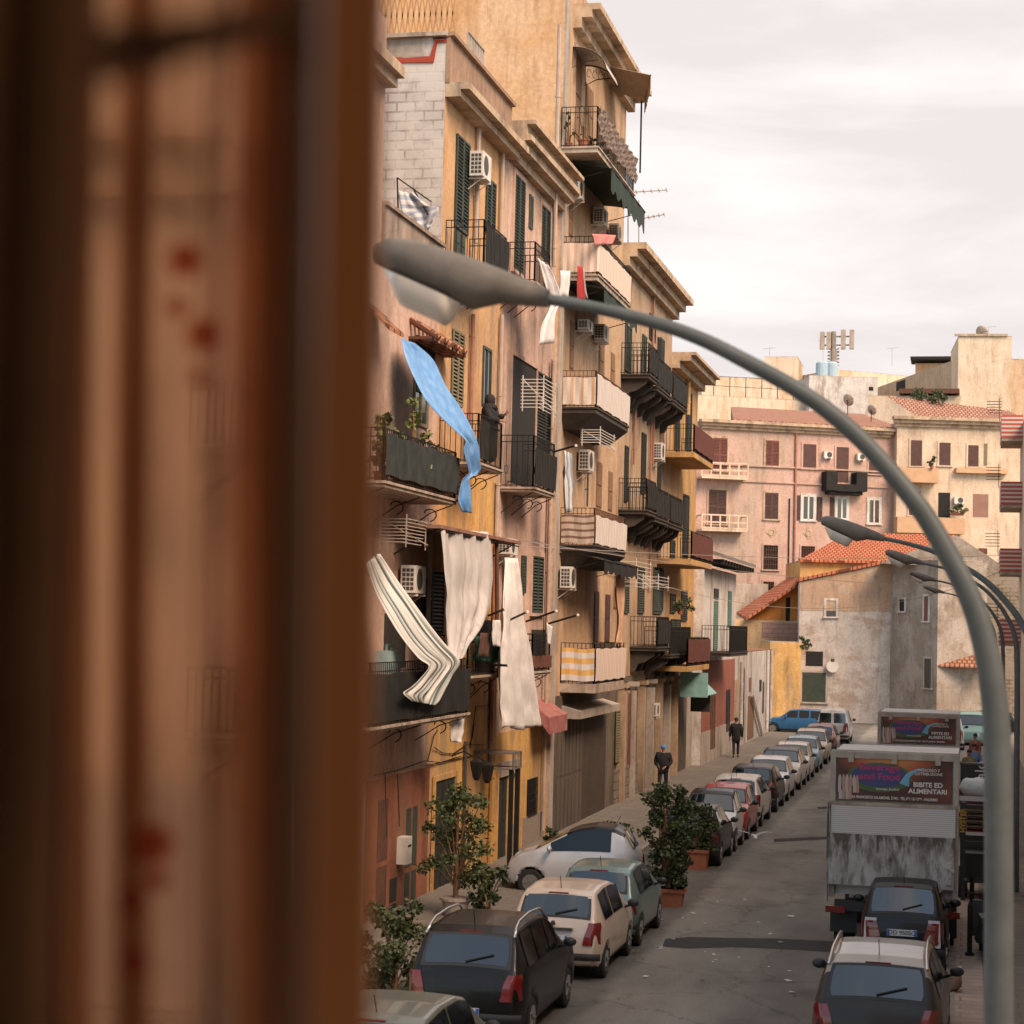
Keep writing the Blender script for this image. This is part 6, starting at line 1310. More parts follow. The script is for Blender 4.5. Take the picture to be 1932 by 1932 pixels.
# brown board canopy holding the curtains
a, b = hx(z3(515, 5), XF + 1.0), hx(z3(1020, 68), XF + 1.0)
t_ = thing('board_canopy', (XF, a.y, a.z), 'flat brown board canopy above the two white curtains', 'canopy')
k = MB(); k.box(XF, XF + 1.02, a.y, b.y, a.z - .07, a.z); k.build('board', vary('brown_board', (.20, .09, .06), (.27, .17, .13), 3), t_)
k = MB(); k.bar((XF, a.y + .2, a.z - .6), (XF + .9, a.y + .2, a.z - .07), .02); k.bar((XF, b.y - .2, a.z - .6), (XF + .9, b.y - .2, a.z - .07), .02); k.bar((XF + .95, a.y, a.z - .12), (XF + .95, b.y, a.z - .12), .02); k.build('frame', IRON, t_)
p_ = hx(z3(870, 80), XF + .85); q_ = hx(z3(873, 600), XF + .85); k = MB(); k.tube([q_, p_], .05, 8); k.build('post', RUST, t_)
# clothes rods
for i, (a, b, lb) in enumerate(((z3(890, 628), z3(1062, 548), 'first dark clothes rod crossing the long white curtain'), (z3(1055, 608), z3(1242, 543), 'middle clothes rod of three, just right of the long white curtain'), (z3(1195, 622), z3(1377, 568), 'rightmost of the three clothes rods sticking out over the street'), (z3(820, 572), z3(925, 530), 'short clothes rod end left of the long white curtain'), (z3(820, 878), z3(945, 884), 'level clothes rod beside the long white curtain'), (z2(1225, 918), z2(1365, 878), 'clothes rod right of the black open door'))):
    A_, B_ = hx(a, XF + .5), hx(b, XF + 1.5); t_ = thing('clothes_rod', A_, lb, 'rod', 'clothes rods on the facades'); k = MB(); k.tube([A_, B_], .028, 6); k.build('rod', IRON, t_); k = MB(); k.tube([B_ + (A_ - B_) * .03, B_ + (B_ - A_) * .01], .036, 6); k.build('end_cap', WHITE, t_)
def rack(p, q, off, label, bars=7, m=WHITE):
    a, b = hx(p, XF + off), hx(q, XF + off); t_ = thing('drying_rack', (a.x, a.y, b.z), label, 'drying rack', 'drying racks on the facades'); k = MB()
    for i in range(bars):
        z = a.z + (b.z - a.z) * i / (bars - 1); k.bar((a.x - .35, a.y, z), (a.x + .25, a.y, z), .012); k.bar((a.x + .25 - .02 * i, a.y, z), (a.x + .25 - .02 * i, b.y, z), .012)
    for (x, y) in ((a.x - .3, a.y), (a.x + .22, a.y), (a.x + .2, b.y)): k.bar((x, y, b.z - .1), (x, y, a.z + .1), .015)
    k.bar((a.x - .3, a.y, a.z), (a.x + .25, b.y, b.z), .012); k.build('rack', m, t_); return t_
rack(z2(1110, 465), z2(1185, 680), 1.0, 'white drying rack hooked on the balcony with the open black door', 9)
rack(z2(240, 1335), z2(365, 1500), .5, 'grey drying rack fixed to the wall above the striped awning', 8, GREYP)
rack(z3(1700, 235), z3(1790, 400), .9, 'tangled white drying rack left of the green shutters', 7)
rack(z2(1470, 780), z2(1560, 905), .9, 'white drying rack hanging below the orange-striped balcony', 6)
rack(z3(1840, 330), z3(1905, 400), .9, 'small white drying rack on the dun building', 4)
# antennas
def antenna(p0, p1, arm0, arm1, Y, label, n=6):
    a, b = hy(p0, Y), hy(p1, Y); t_ = thing('tv_antenna', b, label, 'antenna', 'antennas on the roofs'); k = MB(); k.bar(b, a, .025)
    c, d = hy(arm0, Y), hy(arm1, Y); k.bar(c, d, .02)
    for i in range(n): q = c + (d - c) * i / (n - 1); k.bar(q + Vector((0, -.25, .0)), q + Vector((0, .25, 0)), .01); k.bar(q + Vector((0, 0, -.08)), q + Vector((0, 0, .08)), .01)
    k.build('mast', GREYP, t_); return t_
antenna(z1(1690, 1050), z1(1690, 1500), z1(1695, 1082), z1(1930, 1068), Y34 + .5, 'upper aerial sticking out to the right past the dark green awning')
antenna(z1(1757, 1130), z1(1757, 1560), z1(1755, 1250), z1(1915, 1220), Y34 + 1.5, 'lower aerial sticking out to the right, below the upper one')
for (x, y0_, y1_, Y, w_, lb) in ((1452, 655, 672, 205, 12, 'tiny aerial on the roof storey left of the phone mast'), (1553, 640, 690, 205, 8, 'thin aerial just left of the phone mast'), (1683, 655, 690, 214, 10, 'thin aerial between phone mast and pale tower'), (1865, 615, 635, 176, 14, 'aerial on top of the pale tower')):
    antenna((x, y0_), (x, y1_), (x - w_, y0_ + 3), (x + w_, y0_ + 1), Y, lb, 4)
def dish(p, Y, r, label):
    c = hy(p, Y); t_ = thing('satellite_dish', c - Vector((0, 0, .8)), label, 'satellite dish', 'satellite dishes'); k = MB(); M_ = Matrix.Translation(c) @ Matrix.Rotation(R(-35), 4, 'Z') @ Matrix.Rotation(R(20), 4, 'X')
    k.grid(lambda a, b_: M_ @ Vector((math.cos(a * 6.2832) * b_ * r, .25 * r * b_ * b_, math.sin(a * 6.2832) * b_ * r)), 18, 4); k.build('dish', GREYP, t_, smooth=True, solid=.03)
    k = MB(); k.bar(c - Vector((0, 0, 1.2)), c, .04); k.bar(M_ @ Vector((0, 0, 0)), M_ @ Vector((0, -.5 * r, 0)), .02); k.build('mount', IRON, t_)
dish(z5(1038, 580), 160, .5, 'satellite dish above the pink block, left of the second one'); dish(z5(1158, 630), 158, .42, 'satellite dish lower and right, near the cream cornice'); dish(z5(1715, 238), 175, .6, 'satellite dish on top of the pale tower')
# wall lanterns, small boxes
for (p, lb) in ((z4(812, 370), 'black wall lantern left of the canopied door'), (z4(745, 350), 'black wall lantern nearer the drain pipe')):
    c = hx(p, XF + .6); t_ = thing('wall_lantern', (XF, c.y, c.z), lb, 'lantern', 'wall lanterns'); k = MB(); k.tube([(XF, c.y, c.z + .3), (XF + .3, c.y, c.z + .42), (XF + .6, c.y, c.z + .25)], .02, 5); k.build('arm', IRON, t_)
    k = MB(); k.tube([(XF + .6, c.y, c.z - .22), (XF + .6, c.y, c.z - .15), (XF + .6, c.y, c.z + .12), (XF + .6, c.y, c.z + .2), (XF + .6, c.y, c.z + .27)], [.05, .09, .15, .16, .03], 6); k.build('lamp_housing', IRON, t_)
c = hx(z4(290, 820), XF + .1); t_ = thing('letter_box', c - Vector((0, 0, .35)), 'white box fixed to the terracotta wall beside the green door', 'letter box'); k = MB(); k.box(XF + .03, XF + .25, c.y - .28, c.y + .1, c.z - .35, c.z + .2); k.build('box', WHITE, t_); k = MB(); k.box(XF + .25, XF + .26, c.y - .2, c.y + .02, c.z, c.z + .04); k.build('slot', BLACK, t_)
k = MB(); c = hx(z3(205, 830), XF + .8); t_ = thing('jerry_can', c - Vector((0, 0, .3)), 'pale blue plastic can on the lower left balcony', 'can'); k.box(c.x - .12, c.x + .12, c.y - .5, c.y + .35, c.z - .3, c.z + .12); k.tube([(c.x, c.y - .25, c.z + .12), (c.x, c.y - .25, c.z + .22), (c.x, c.y + .1, c.z + .22), (c.x, c.y + .1, c.z + .12)], .03, 5); k.build('can_body', vary('pale_teal', (.28, .38, .38), (.22, .3, .3), 3), t_)
# green corrugated sign box and ladder
c0, c1 = hx(z6(305, 755), Xw + .9), hx(z6(400, 850), Xw + .9)
t_ = thing('small_awning', (Xw, c0.y, c1.z), 'pale turquoise ribbed awning over the red house shop', 'awning'); k = MB(); yy0, yy1 = c0.y, c0.y + 3.2
p0, p1 = hx(z6(345, 755), Xw), None
k.grid(lambda a, b_: Vector((Xw + .1 + 1.0 * b_, yy0 + (yy1 - yy0) * a, c0.z - (c0.z - c1.z) * b_ + .04 * abs(math.sin(a * 12.5)))), 32, 3); k.build('cover', vary('turquoise_paint', (.24, .42, .38), (.20, .36, .33), 3, bump=0), t_, solid=.02)
k = MB(); k.box(Xw, Xw + 1.1, yy0 - .03, yy0, c1.z - .05, c0.z); k.build('end_panel', vary('turquoise_end', (.26, .44, .40), (.20, .36, .33), 3, bump=0), t_)
s0, s1 = hx(z6(330, 865), Xw + .7), hx(z6(388, 935), Xw + .7); t_ = thing('sign_box', (Xw, s0.y, s1.z), 'dark box sign under the turquoise awning', 'sign'); k = MB(); k.box(Xw, Xw + .8, s0.y - .1, s0.y + .15, s1.z, s0.z); k.build('sign_panel', DGREY, t_); k = MB(); k.box(Xw, Xw + .85, s0.y - .14, s0.y + .19, s0.z, s0.z + .08); k.build('frame', WHITE, t_)
a, b = hz(z6(605, 1085)), hx(z6(545, 870), Xw + .05); t_ = thing('ladder', a, 'pale ladder leaning on the crumbling white house', 'ladder'); k = MB()
for dy in (-.25, .25):
    k.tube([(a.x, a.y + dy, .12), (b.x + .1, b.y + dy, b.z)], .05, 5)
for i in range(10): u = (i + .5) / 10; q = Vector((a.x, a.y, .12)).lerp(Vector((b.x + .1, b.y, b.z)), u); k.bar(q + Vector((0, -.25, 0)), q + Vector((0, .25, 0)), .025)
k.build('ladder_frame', WHITEP, t_)
# ------------------------------------------------------------------ plants
def leaves(mb, c, rad, n, size, squash=1.0, rng=random):
    c = Vector(c)
    for i in range(n):
        while True:
            d = Vector((rng.uniform(-1, 1), rng.uniform(-1, 1), rng.uniform(-1, 1)))
            if d.length < 1: break
        d = d * (.55 + .45 * rng.random()) ; p = c + Vector((d.x * rad, d.y * rad, d.z * rad * squash))
        u = Vector((rng.uniform(-1, 1), rng.uniform(-1, 1), rng.uniform(-.9, .5))).normalized(); v = u.cross(Vector((rng.uniform(-1, 1), rng.uniform(-1, 1), rng.uniform(-1, 1)))).normalized()
        s = size * rng.uniform(.6, 1.3); w = s * .42
        mb.add([p, p + u * s * .5 + v * w, p + u * s, p + u * s * .5 - v * w], [(0, 1, 2, 3)])
def plant(name, loc, label, cat, h, rad, clumps, nleaf, size, pot=None, leafm=LEAF, group=None, seed=1, bare=.35, potm=POTM, low=.15):
    rng = random.Random(seed); t = thing(name, loc, label, cat, group); z0 = 0
    if pot:
        r_, ph = pot[:2]; k = MB()
        if len(pot) > 2: k.hexa([(-pot[2] * .85, -r_ * .85, 0), (pot[2] * .85, -r_ * .85, 0), (pot[2] * .85, r_ * .85, 0), (-pot[2] * .85, r_ * .85, 0)], [(-pot[2], -r_, ph), (pot[2], -r_, ph), (pot[2], r_, ph), (-pot[2], r_, ph)]); k.box(-pot[2] - .03, pot[2] + .03, -r_ - .03, r_ + .03, ph - .08, ph)
        else: k.tube([(0, 0, 0), (0, 0, ph * .85), (0, 0, ph * .85), (0, 0, ph)], [r_ * .72, r_ * .93, r_ * 1.06, r_ * 1.06], 16)
        k.build('pot', potm, t, local=True); z0 = ph * .95
    k = MB(); f = MB()
    for i in range(clumps):
        an = rng.uniform(0, 6.28); zz = z0 + h * (low + (1 - low) * (i + .5) / clumps); rr = rad * (.25 + .75 * rng.random()) * (1.15 - .55 * abs((zz - z0) / h - .45) * 1.6)
        e = Vector((math.cos(an) * rr, math.sin(an) * rr, zz)); b = Vector((math.cos(an) * .03, math.sin(an) * .03, z0 + (zz - z0) * bare))
        k.tube([(b.x, b.y, z0 - .02), b, (b + e) / 2 + Vector((0, 0, .06 * h)), e], [.022 * h ** .5, .018, .012, .005], 5)
        leaves(f, e, rad * rng.uniform(.28, .48), nleaf // clumps, size, .9, rng)
    k.build('stem', WOOD, t, local=True); f.build('foliage', leafm, t, local=True); return t
p = hz(z4(610, 1290)); 
plant('tall_shrub', (p.x, p.y, .12), 'tall loose shrub before the green door in the yellow wall', 'shrub', 2.15, .66, 30, 2600, .085, pot=(.3, .35), seed=4, leafm=foliage('leaf_olive', (.05, .07, .025), (.085, .105, .035)), potm=GREYP)
p = hz(z4(790, 1295)); plant('shrub', (p.x + .1, p.y, .12), 'small loose shrub right of the tall one, near the silver two-seater', 'shrub', 1.0, .4, 12, 700, .09, seed=9, leafm=LEAF)
p = hz(z4(200, 1790)); plant('shrub', (p.x, p.y + .3, .12), 'dense bush at the foot of the terracotta wall beside the frame', 'shrub', 1.35, .6, 26, 3200, .075, seed=12, leafm=foliage('leaf_bush', (.055, .065, .025), (.09, .10, .035)), low=.05)
p = hz((1255, 1708)); plant('potted_tree', (p.x + .05, p.y, 0), 'big dark tree in a rectangular terracotta trough at the kerb', 'potted tree', 2.15, .60, 44, 5600, .08, pot=(.24, .38, .36), seed=21, group='trees in pots at the kerb', low=.05)
p = hz((1330, 1640)); plant('potted_tree', (p.x - .2, p.y, 0), 'smaller dark tree in a square terracotta pot beside the dark car', 'potted tree', 1.1, .42, 20, 2000, .08, pot=(.26, .5, .28), seed=23, group='trees in pots at the kerb', low=.05)
p = hz(z4(1520, 1000)); plant('shrub', (p.x - .3, p.y + 3.4, .12), 'low green shrub behind the roof of the silver two-seater', 'shrub', .75, .5, 12, 900, .08, seed=31)
p = hz(z4(1360, 1000)); plant('shrub', (p.x - 1.2, p.y + 3.2, .12), 'small shrub behind the windscreen of the silver two-seater', 'shrub', .6, .3, 8, 500, .08, seed=33)
# balcony plants
X_, xo_, y0_, y1_, z_ = BB0
for i, (q, h, rd, m, sd, lb) in enumerate(((z2(160, 790), .9, .12, LEAFL, 41, 'tall thin potted plant at the near corner of the green-netted balcony'), (z2(265, 760), .7, .22, LEAFL, 42, 'leafy plant behind the green-netted balcony rail'), (z2(365, 790), 1.15, .3, LEAFL, 43, 'tallest light green plant on the green-netted balcony'), (z2(150, 930), .9, .25, LEAF, 44, 'plant with red flowers at the left end of the netted balcony'), (z2(300, 1010), .5, .2, LEAFL, 45, 'small bright plant low behind the green net'), (z2(470, 860), .6, .25, LEAF, 46, 'dark plant beside the blue tarpaulin'))):
    c = hx(q, X_ + .7); plant('potted_plant', (X_ + .7, min(max(c.y, y0_ + .1), y1_), z_), lb, 'potted plant', h + (.5 if i in (2,) else .2), rd, 7, 160, .13, pot=(.14, .24), leafm=m, seed=sd, group='potted plants on the balconies')
for i in range(6):
    c = y0_ + (y1_ - y0_) * (.1 + i * .155); plant('potted_plant', (xo_ - .14, c, z_), 'small terracotta pot on the slab edge under the green net, %s from the near end' % ['first', 'second', 'third', 'fourth', 'fifth', 'sixth'][i], 'potted plant', .22, .12, 4, 60, .08, pot=(.09, .17), leafm=LEAF, seed=60 + i, group='small pots on the slab edge')
X_, xo_, y0_, y1_, z_ = E3['a'][1]
t_ = plant('potted_plant', (xo_ - .45, y0_ + .25, z_), 'terracotta pot with bare twigs on the top balcony', 'potted plant', 1.1, .25, 9, 18, .06, pot=(.17, .26), seed=71, group='potted plants on the balconies', bare=.1)
for j, (a_, b_, h) in enumerate(((.2, .15, .9), (.75, .8, .3), (.8, 1.6, .35), (.85, 2.3, .3))):
    plant('potted_plant', (X_ + a_, y0_ + b_, z_), 'small plant on the top balcony floor, number %s from the pot with twigs' % ['zero', 'one', 'two', 'three'][j] if j else 'thin twiggy plant nearest the wall on the top balcony', 'potted plant', h, .16, 6, 90, .07, pot=(.1, .16), seed=80 + j, leafm=LEAF, group='potted plants on the balconies')
p = hy(z6(820, 600), 130); plant('shrub', (p.x, 129.8, p.z - .4), 'bush growing from the wall top of the yellow house', 'shrub', .7, .45, 10, 500, .12, seed=91, low=0)
for j, (q, lb) in enumerate(((z5(1400, 575), 'green bush left on the far white terrace'), (z5(1500, 590), 'green bush right on the far white terrace'))):
    p = hy(q, 165); plant('shrub', p, lb, 'shrub', .8, .9, 10, 400, .2, seed=95 + j, low=0)
p = hy(z5(1595, 1165), 156.5); plant('potted_plant', p, 'flower box plants on the lower cream balcony', 'potted plant', .6, .6, 8, 300, .15, seed=98, group='potted plants on the balconies', low=0, pot=(.15, .2, .5))
p = hy(z5(1465, 920), 155.5); plant('potted_plant', p - Vector((0, 0, .1)), 'plant on the upper cream balcony', 'potted plant', .7, .35, 6, 200, .15, seed=99, group='potted plants on the balconies', low=0, pot=(.15, .2))
p = hx(z6(190, 460), XF + .8); plant('potted_plant', p, 'trailing plant on the dun building rail above the ochre balcony', 'potted plant', .4, .5, 6, 260, .1, seed=101, group='potted plants on the balconies', low=0, pot=(.12, .18))
# ------------------------------------------------------------------ people
SKIN = mat('skin', (.36, .20, .14), .6); HAIR = mat('dark_hair', (.02, .014, .01), .7)
CL = dict(black=vary('black_coat', (.016, .015, .016), (.026, .024, .024), 6, bump=.1), dark=vary('dark_trousers', (.02, .02, .024), (.03, .03, .034), 6), blue=mat('blue_cap', (.06, .22, .46), .8), grey=mat('grey_shirt', (.22, .2, .19), .9), tan=mat('tan_jacket', (.30, .2, .13), .9), sky=mat('light_blue_shirt', (.15, .28, .48), .9), olive=mat('olive_top', (.16, .17, .06), .9), red=mat('rust_top', (.3, .09, .05), .9))
def skin(name, J, E, m, parent, lv=1):
    me = bpy.data.meshes.new(name); me.from_pydata([j[:3] for j in J], E, []); o = bpy.data.objects.new(name, me); COL.objects.link(o); o.parent = parent
    s = o.modifiers.new('sk', 'SKIN'); s.use_smooth_shade = True
    for i, v in enumerate(me.skin_vertices[0].data if me.skin_vertices else []): pass
    if not me.skin_vertices:
        bpy.context.view_layer.objects.active = o
    for i, j in enumerate(J):
        r_ = j[3] if len(j) > 3 else .05; r2 = j[4] if len(j) > 4 else r_; me.skin_vertices[0].data[i].radius = (r_, r2); me.skin_vertices[0].data[i].use_root = (i == 0)
    ss = o.modifiers.new('sub', 'SUBSURF'); ss.levels = lv; ss.render_levels = lv; me.materials.append(m)
    dg = bpy.context.evaluated_depsgraph_get(); nm = bpy.data.meshes.new_from_object(o.evaluated_get(dg)); o.modifiers.clear(); o.data = nm
    for pl in nm.polygons: pl.use_smooth = True
    return o
def person(loc, rz, label, top, legs, hat=None, hair=True, H_=1.75, pose='walk', coat_len=.80, bulk=1.0, group=None, hood=False, arms='down', skirt=False):
    t = thing('person', loc, label, 'person', group, rz); s = H_ / 1.75      # faces +y
    st = .16 if pose == 'walk' else .03
    hipz, knz, anz = .92 * s, .50 * s, .09 * s
    sh = .185 * s * (1 + .15 * (bulk - 1)); shz = 1.42 * s
    if arms == 'down': el = [(.25, -.03, 1.12), (-.25, .04, 1.12)]; ha = [(.27, .05, .86), (-.27, .12, .86)]
    elif arms == 'front': el = [(.27, -.02, 1.14), (-.27, -.02, 1.14)]; ha = [(.12, .22, 1.02), (-.12, .22, 1.0)]
    else: el = [(.26, .12, 1.16), (-.24, .1, 1.2)]; ha = [(.2, .38, 1.12), (-.14, .3, 1.3)]
    el = [tuple(a * s for a in e) for e in el]; ha = [tuple(a * s for a in e) for e in ha]
    J = [(0, 0, hipz, .12 * s, .10 * s), (0, 0, 1.12 * s, .125 * s, .09 * s), (0, 0, 1.36 * s, .15 * s, .095 * s), (0, .0, 1.49 * s, .05 * s), (0, .01, 1.56 * s, .055 * s), (0, .02, 1.62 * s, .078 * s, .092 * s), (0, .015, 1.70 * s, .07 * s, .082 * s)]
    E = [(0, 1), (1, 2), (2, 3), (3, 4), (4, 5), (5, 6)]
    legsJ = []
    for i, sg in enumerate((1, -1)):
        y = st * sg; b = len(J)
        L_ = [(sg * .095 * s, 0, .86 * s, .085 * s), (sg * .10 * s, y * .55 + .02, knz, .055 * s), (sg * .10 * s, y * .9 - .02, anz, .036 * s), (sg * .11 * s, y * .9 + .12 * s, .035 * s, .035 * s)]
        J += L_; E += [(0, b), (b, b + 1), (b + 1, b + 2), (b + 2, b + 3)]; legsJ.append(L_)
        b = len(J); e, h = Vector(el[i]), Vector(ha[i]); hd_ = (h - e).normalized(); side = Vector((sg, 0, 0)).cross(hd_).normalized() if abs(hd_.x) < .9 else Vector((0, 1, 0))
        J += [(sg * sh, 0, shz, .052 * s), (*e, .038 * s), (*h, .025 * s), (*(h + hd_ * .07), .032 * s, .014 * s)]; E += [(2, b), (b, b + 1), (b + 1, b + 2), (b + 2, b + 3)]
        for fi in range(4):
            off = side * (.021 * (fi - 1.5)); c = len(J); J += [(*(h + hd_ * .11 + off), .009), (*(h + hd_ * (.15 + .012 * (1.5 - abs(fi - 1.5))) + off * 1.1 + Vector((0, .01, 0))), .007)]; E += [(b + 3, c), (c, c + 1)]
        c = len(J); J += [(*(h + hd_ * .06 + side * .045), .010), (*(h + hd_ * .10 + side * .062), .008)]; E += [(b + 2, c), (c, c + 1)]
    skin('body', J, E, SKIN, t)
    k = MB()       # face
    for sg in (1, -1): k.ball((sg * .03 * s, .105 * s, 1.645 * s), .011 * s, 6, 5); k.ball((sg * .085 * s, .01, 1.63 * s), .022 * s, 6, 5, .5, 1, 1.3)
    k.ball((0, .115 * s, 1.615 * s), .016 * s, 6, 5, .8, 1, 1.3); k.ball((0, .10 * s, 1.585 * s), .02 * s, 6, 4, 1.2, .5, .35); k.build('face', SKIN, t, local=True)
    if not skirt: skin('trousers', [(0, 0, hipz, .135 * s, .115 * s)] + [j for L_ in legsJ for j in [(L_[0][0], 0, .84 * s, .10 * s), (L_[1][0], L_[1][1], knz, .07 * s), (L_[2][0], L_[2][1], .11 * s, .058 * s)]], [(0, 1), (1, 2), (2, 3), (0, 4), (4, 5), (5, 6)], legs, t)
    q = bulk; JJ = [(0, 0, coat_len * s, .165 * s * q, .135 * s * q), (0, 0, 1.1 * s, .16 * s * q, .13 * s * q), (0, 0, 1.36 * s, .18 * s * q, .125 * s * q), (0, 0, 1.475 * s, .075 * s)]; EE = [(0, 1), (1, 2), (2, 3)]
    if skirt: JJ.insert(0, (0, 0, .12 * s, .22 * s, .2 * s)); EE = [(0, 1), (1, 2), (2, 3), (3, 4)]
    ci = 3 if skirt else 2
    for i, sg in enumerate((1, -1)):
        b = len(JJ); e, h = el[i], Vector(ha[i]); JJ += [(sg * sh, 0, shz, .072 * s * q), (*e, .058 * s * q), (*(Vector(e).lerp(h, .93)), .046 * s * q)]; EE += [(ci, b), (b, b + 1), (b + 1, b + 2)]
    skin('jacket' if not skirt else 'robe', JJ, EE, top, t)
    for sg in (1, -1): k = MB(); L_ = legsJ[0 if sg == 1 else 1]; k.ball((L_[3][0], L_[3][1] - .05, .05 * s), .075 * s, 8, 5, .62, 1.75, .6); k.build('shoe', CL['black'], t, smooth=True, local=True)
    if hair or hat:
        k = MB(); M_ = hat or HAIR; k.grid(lambda a, b_: Vector((math.cos(a * 6.2832) * math.sin(b_ * 1.75) * .095 * s, -.008 + math.sin(a * 6.2832) * math.sin(b_ * 1.75) * .108 * s, 1.665 * s + math.cos(b_ * 1.75) * .105 * s)), 14, 6)
        if hat: k.box(-.07 * s, .07 * s, .09 * s, .16 * s, 1.67 * s, 1.685 * s)
        k.build('cap' if hat else 'hair', M_, t, smooth=True, local=True)
    if hood: k = MB(); k.ball((0, -.01, 1.63 * s), .135 * s, 12, 10, 1, 1.0, 1.15); k.tube([(0, -.02, 1.56 * s), (0, -.01, 1.42 * s)], [.12 * s, .2 * s], 12); k.build('head_scarf', top, t, smooth=True, local=True)
    return t
p = hz((1250, 1507)); person((p.x, p.y, .12), R(175), 'man in a bulky dark jacket and bright blue cap walking on the left pavement', CL['black'], CL['dark'], hat=CL['blue'], H_=1.74, bulk=1.6, arms='front')
p = hz((1388, 1434)); person((p.x, p.y, .12), R(10), 'person in a long black coat standing by the grey wall base', CL['black'], CL['dark'], H_=1.8, bulk=1.3, coat_len=.6, arms='down')
X_, xo_, y0_, y1_, z_ = BC1; c = hx(z2(850, 900), X_ + .78); person((xo_ - .22, min(c.y, y1_ - .3), z_ + .0), R(-100), 'woman in a black robe and head scarf on the balcony right of the blue tarpaulin', CL['black'], CL['dark'], H_=1.7, skirt=True, hood=True, hair=False, bulk=1.6, arms='reach', pose='stand')
for (q, Y, rz, lb, tp, lg, kk) in ((z6(1685, 1060), 86, 150, 'person in a rust-coloured top among the market people behind the trucks', CL['red'], CL['dark'], {}), (z6(1680, 1085), 78, 200, 'person in a light blue shirt behind the trucks', CL['sky'], CL['dark'], {}), (z6(1655, 1120), 74, 170, 'person in an olive top near the second truck', CL['olive'], CL['dark'], {}), (z6(1650, 1195), 62, 190, 'person in a tan jacket beside the nearer truck', CL['tan'], CL['dark'], {}), (z6(1668, 1185), 66, 160, 'person in black behind the white sack', CL['black'], CL['dark'], {})):
    c = hy(q, Y); person((c.x, Y, .12), R(rz), lb, tp, lg, **kk)
# ------------------------------------------------------------------ right pavement: pallets, sack, barrier, scooter, rock, litter
p = hz((1835, 1618)); x0 = hy((1815, 1600), p.y).x
for i in range(10):
    t_ = thing('pallet', (x0 + .0, p.y, .12 + i * .145), ('lowest' if i == 0 else 'topmost' if i == 9 else ['', 'second', 'third', 'fourth', 'fifth', 'sixth', 'seventh', 'eighth', 'ninth'][i]) + ' pallet from the ground in the stack beside the lamp pole', 'pallet', 'wooden pallets stacked on the right pavement', rz=R(random.uniform(-2, 2)))
    m_ = [WOOD, WOOD, WOOD, vary('red_pallet', (.33, .05, .04), (.25, .04, .03), 4), WOOD][i % 5] if i in (5, 8, 3) else WOOD
    k = MB()
    for j in range(7): k.box(0, 1.2, j * .135, j * .135 + .1, .12, .14)
    for x in (0, .54, 1.08): k.box(x, x + .12, 0, .91, .095, .118); k.box(x, x + .12, 0, .91, 0, .02)
    k.build('boards', m_, t_, local=True); k = MB()
    for x in (0, .54, 1.08):
        for y in (0, .4, .8): k.box(x, x + .12, y, y + .11, .021, .094)
    k.build('block', m_, t_, local=True)
t_ = thing('plastic_sack', (x0 - .02, p.y, .12 + 1.46), 'big white plastic sack lying on the pallet stack', 'sack')
k = MB(); k.grid(lambda a, b_: Vector((.6 + math.cos(a * 6.2832) * .68 * max(0, math.sin(b_ * 3.14159)) ** .55, .45 + math.sin(a * 6.2832) * .5 * max(0, math.sin(b_ * 3.14159)) ** .55, .26 - math.cos(b_ * 3.1416) * .26)) + Vector((0, 0, 1)) * .05 * noise.noise(Vector((a * 9, b_ * 6, 0))) + Vector((1, 0, 0)) * .06 * noise.noise(Vector((a * 9, b_ * 9, 5))), 28, 12); k.build('sack_body', vary('white_plastic', (.46, .50, .50), (.36, .40, .42), 5, rough=.35, bump=.6, bscale=12), t_, smooth=True, local=True)
c = hy(z6(1690, 1310), 60); t_ = thing('vending_box', (c.x - .45, 60, .12), 'tall black box with white vertical lettering behind the sack', 'box'); zt_ = hy(z6(1690, 1225), 60).z
k = MB(); k.box(0, .9, 0, .6, 0, zt_ - .12); k.build('casing', PLAS, t_, local=True); k = MB(); k.box(-.02, .92, -.03, .62, zt_ - .12, zt_ - .06); k.build('lid', DGREY, t_, local=True); text('lettering', 'Yalo', .46, PAPER, t_, (.58, -.01, hy(z6(1700, 1272), 60).z - .12), rot=(R(90), R(-90), 0))
# barrier rail and scooter beside the pole
for (q, lb) in (((1829, 1815), 'dark iron bollard on the right pavement, nearest the scooter'), ((1833, 1750), 'dark iron bollard farther up the right pavement')):
    p = hz(q); t_ = thing('bollard', (p.x, p.y, .12), lb, 'bollard', 'iron bollards'); k = MB(); k.tube([(0, 0, 0), (0, 0, .9), (0, 0, .98)], [.05, .05, .02], 8); k.build('post', IRON, t_, local=True); k = MB(); k.tube([(0, 0, 0), (0, 0, .05)], .09, 8); k.build('base', IRON, t_, local=True)
p = hz((1850, 1822)); t_ = thing('scooter', (p.x + .12, p.y - .2, .12), 'black scooter half hidden behind the near lamp pole', 'scooter', rz=R(4))
for y in (0, 1.25):
    k = MB(); k.tube([(-.05, y, .26), (.05, y, .26)], .26, 18); w_ = k.build('wheel', RUB, t_, local=True); k = MB(); k.tube([(-.055, y, .26), (.055, y, .26)], .14, 12); k.build('rim', RIM, w_, local=True)
k = MB(); k.hexa([(-.16, -.2, .35), (.16, -.2, .35), (.16, .6, .3), (-.16, .6, .3)], [(-.12, -.3, .7), (.12, -.3, .7), (.12, .45, .72), (-.12, .45, .72)]); k.box(-.16, .16, .5, 1.0, .24, .32); k.hexa([(-.2, .95, .3), (.2, .95, .3), (.2, 1.02, .3), (-.2, 1.02, .3)], [(-.2, 1.0, .95), (.2, 1.0, .95), (.2, 1.1, .95), (-.2, 1.1, .95)]); k.build('body', PLAS, t_, local=True)
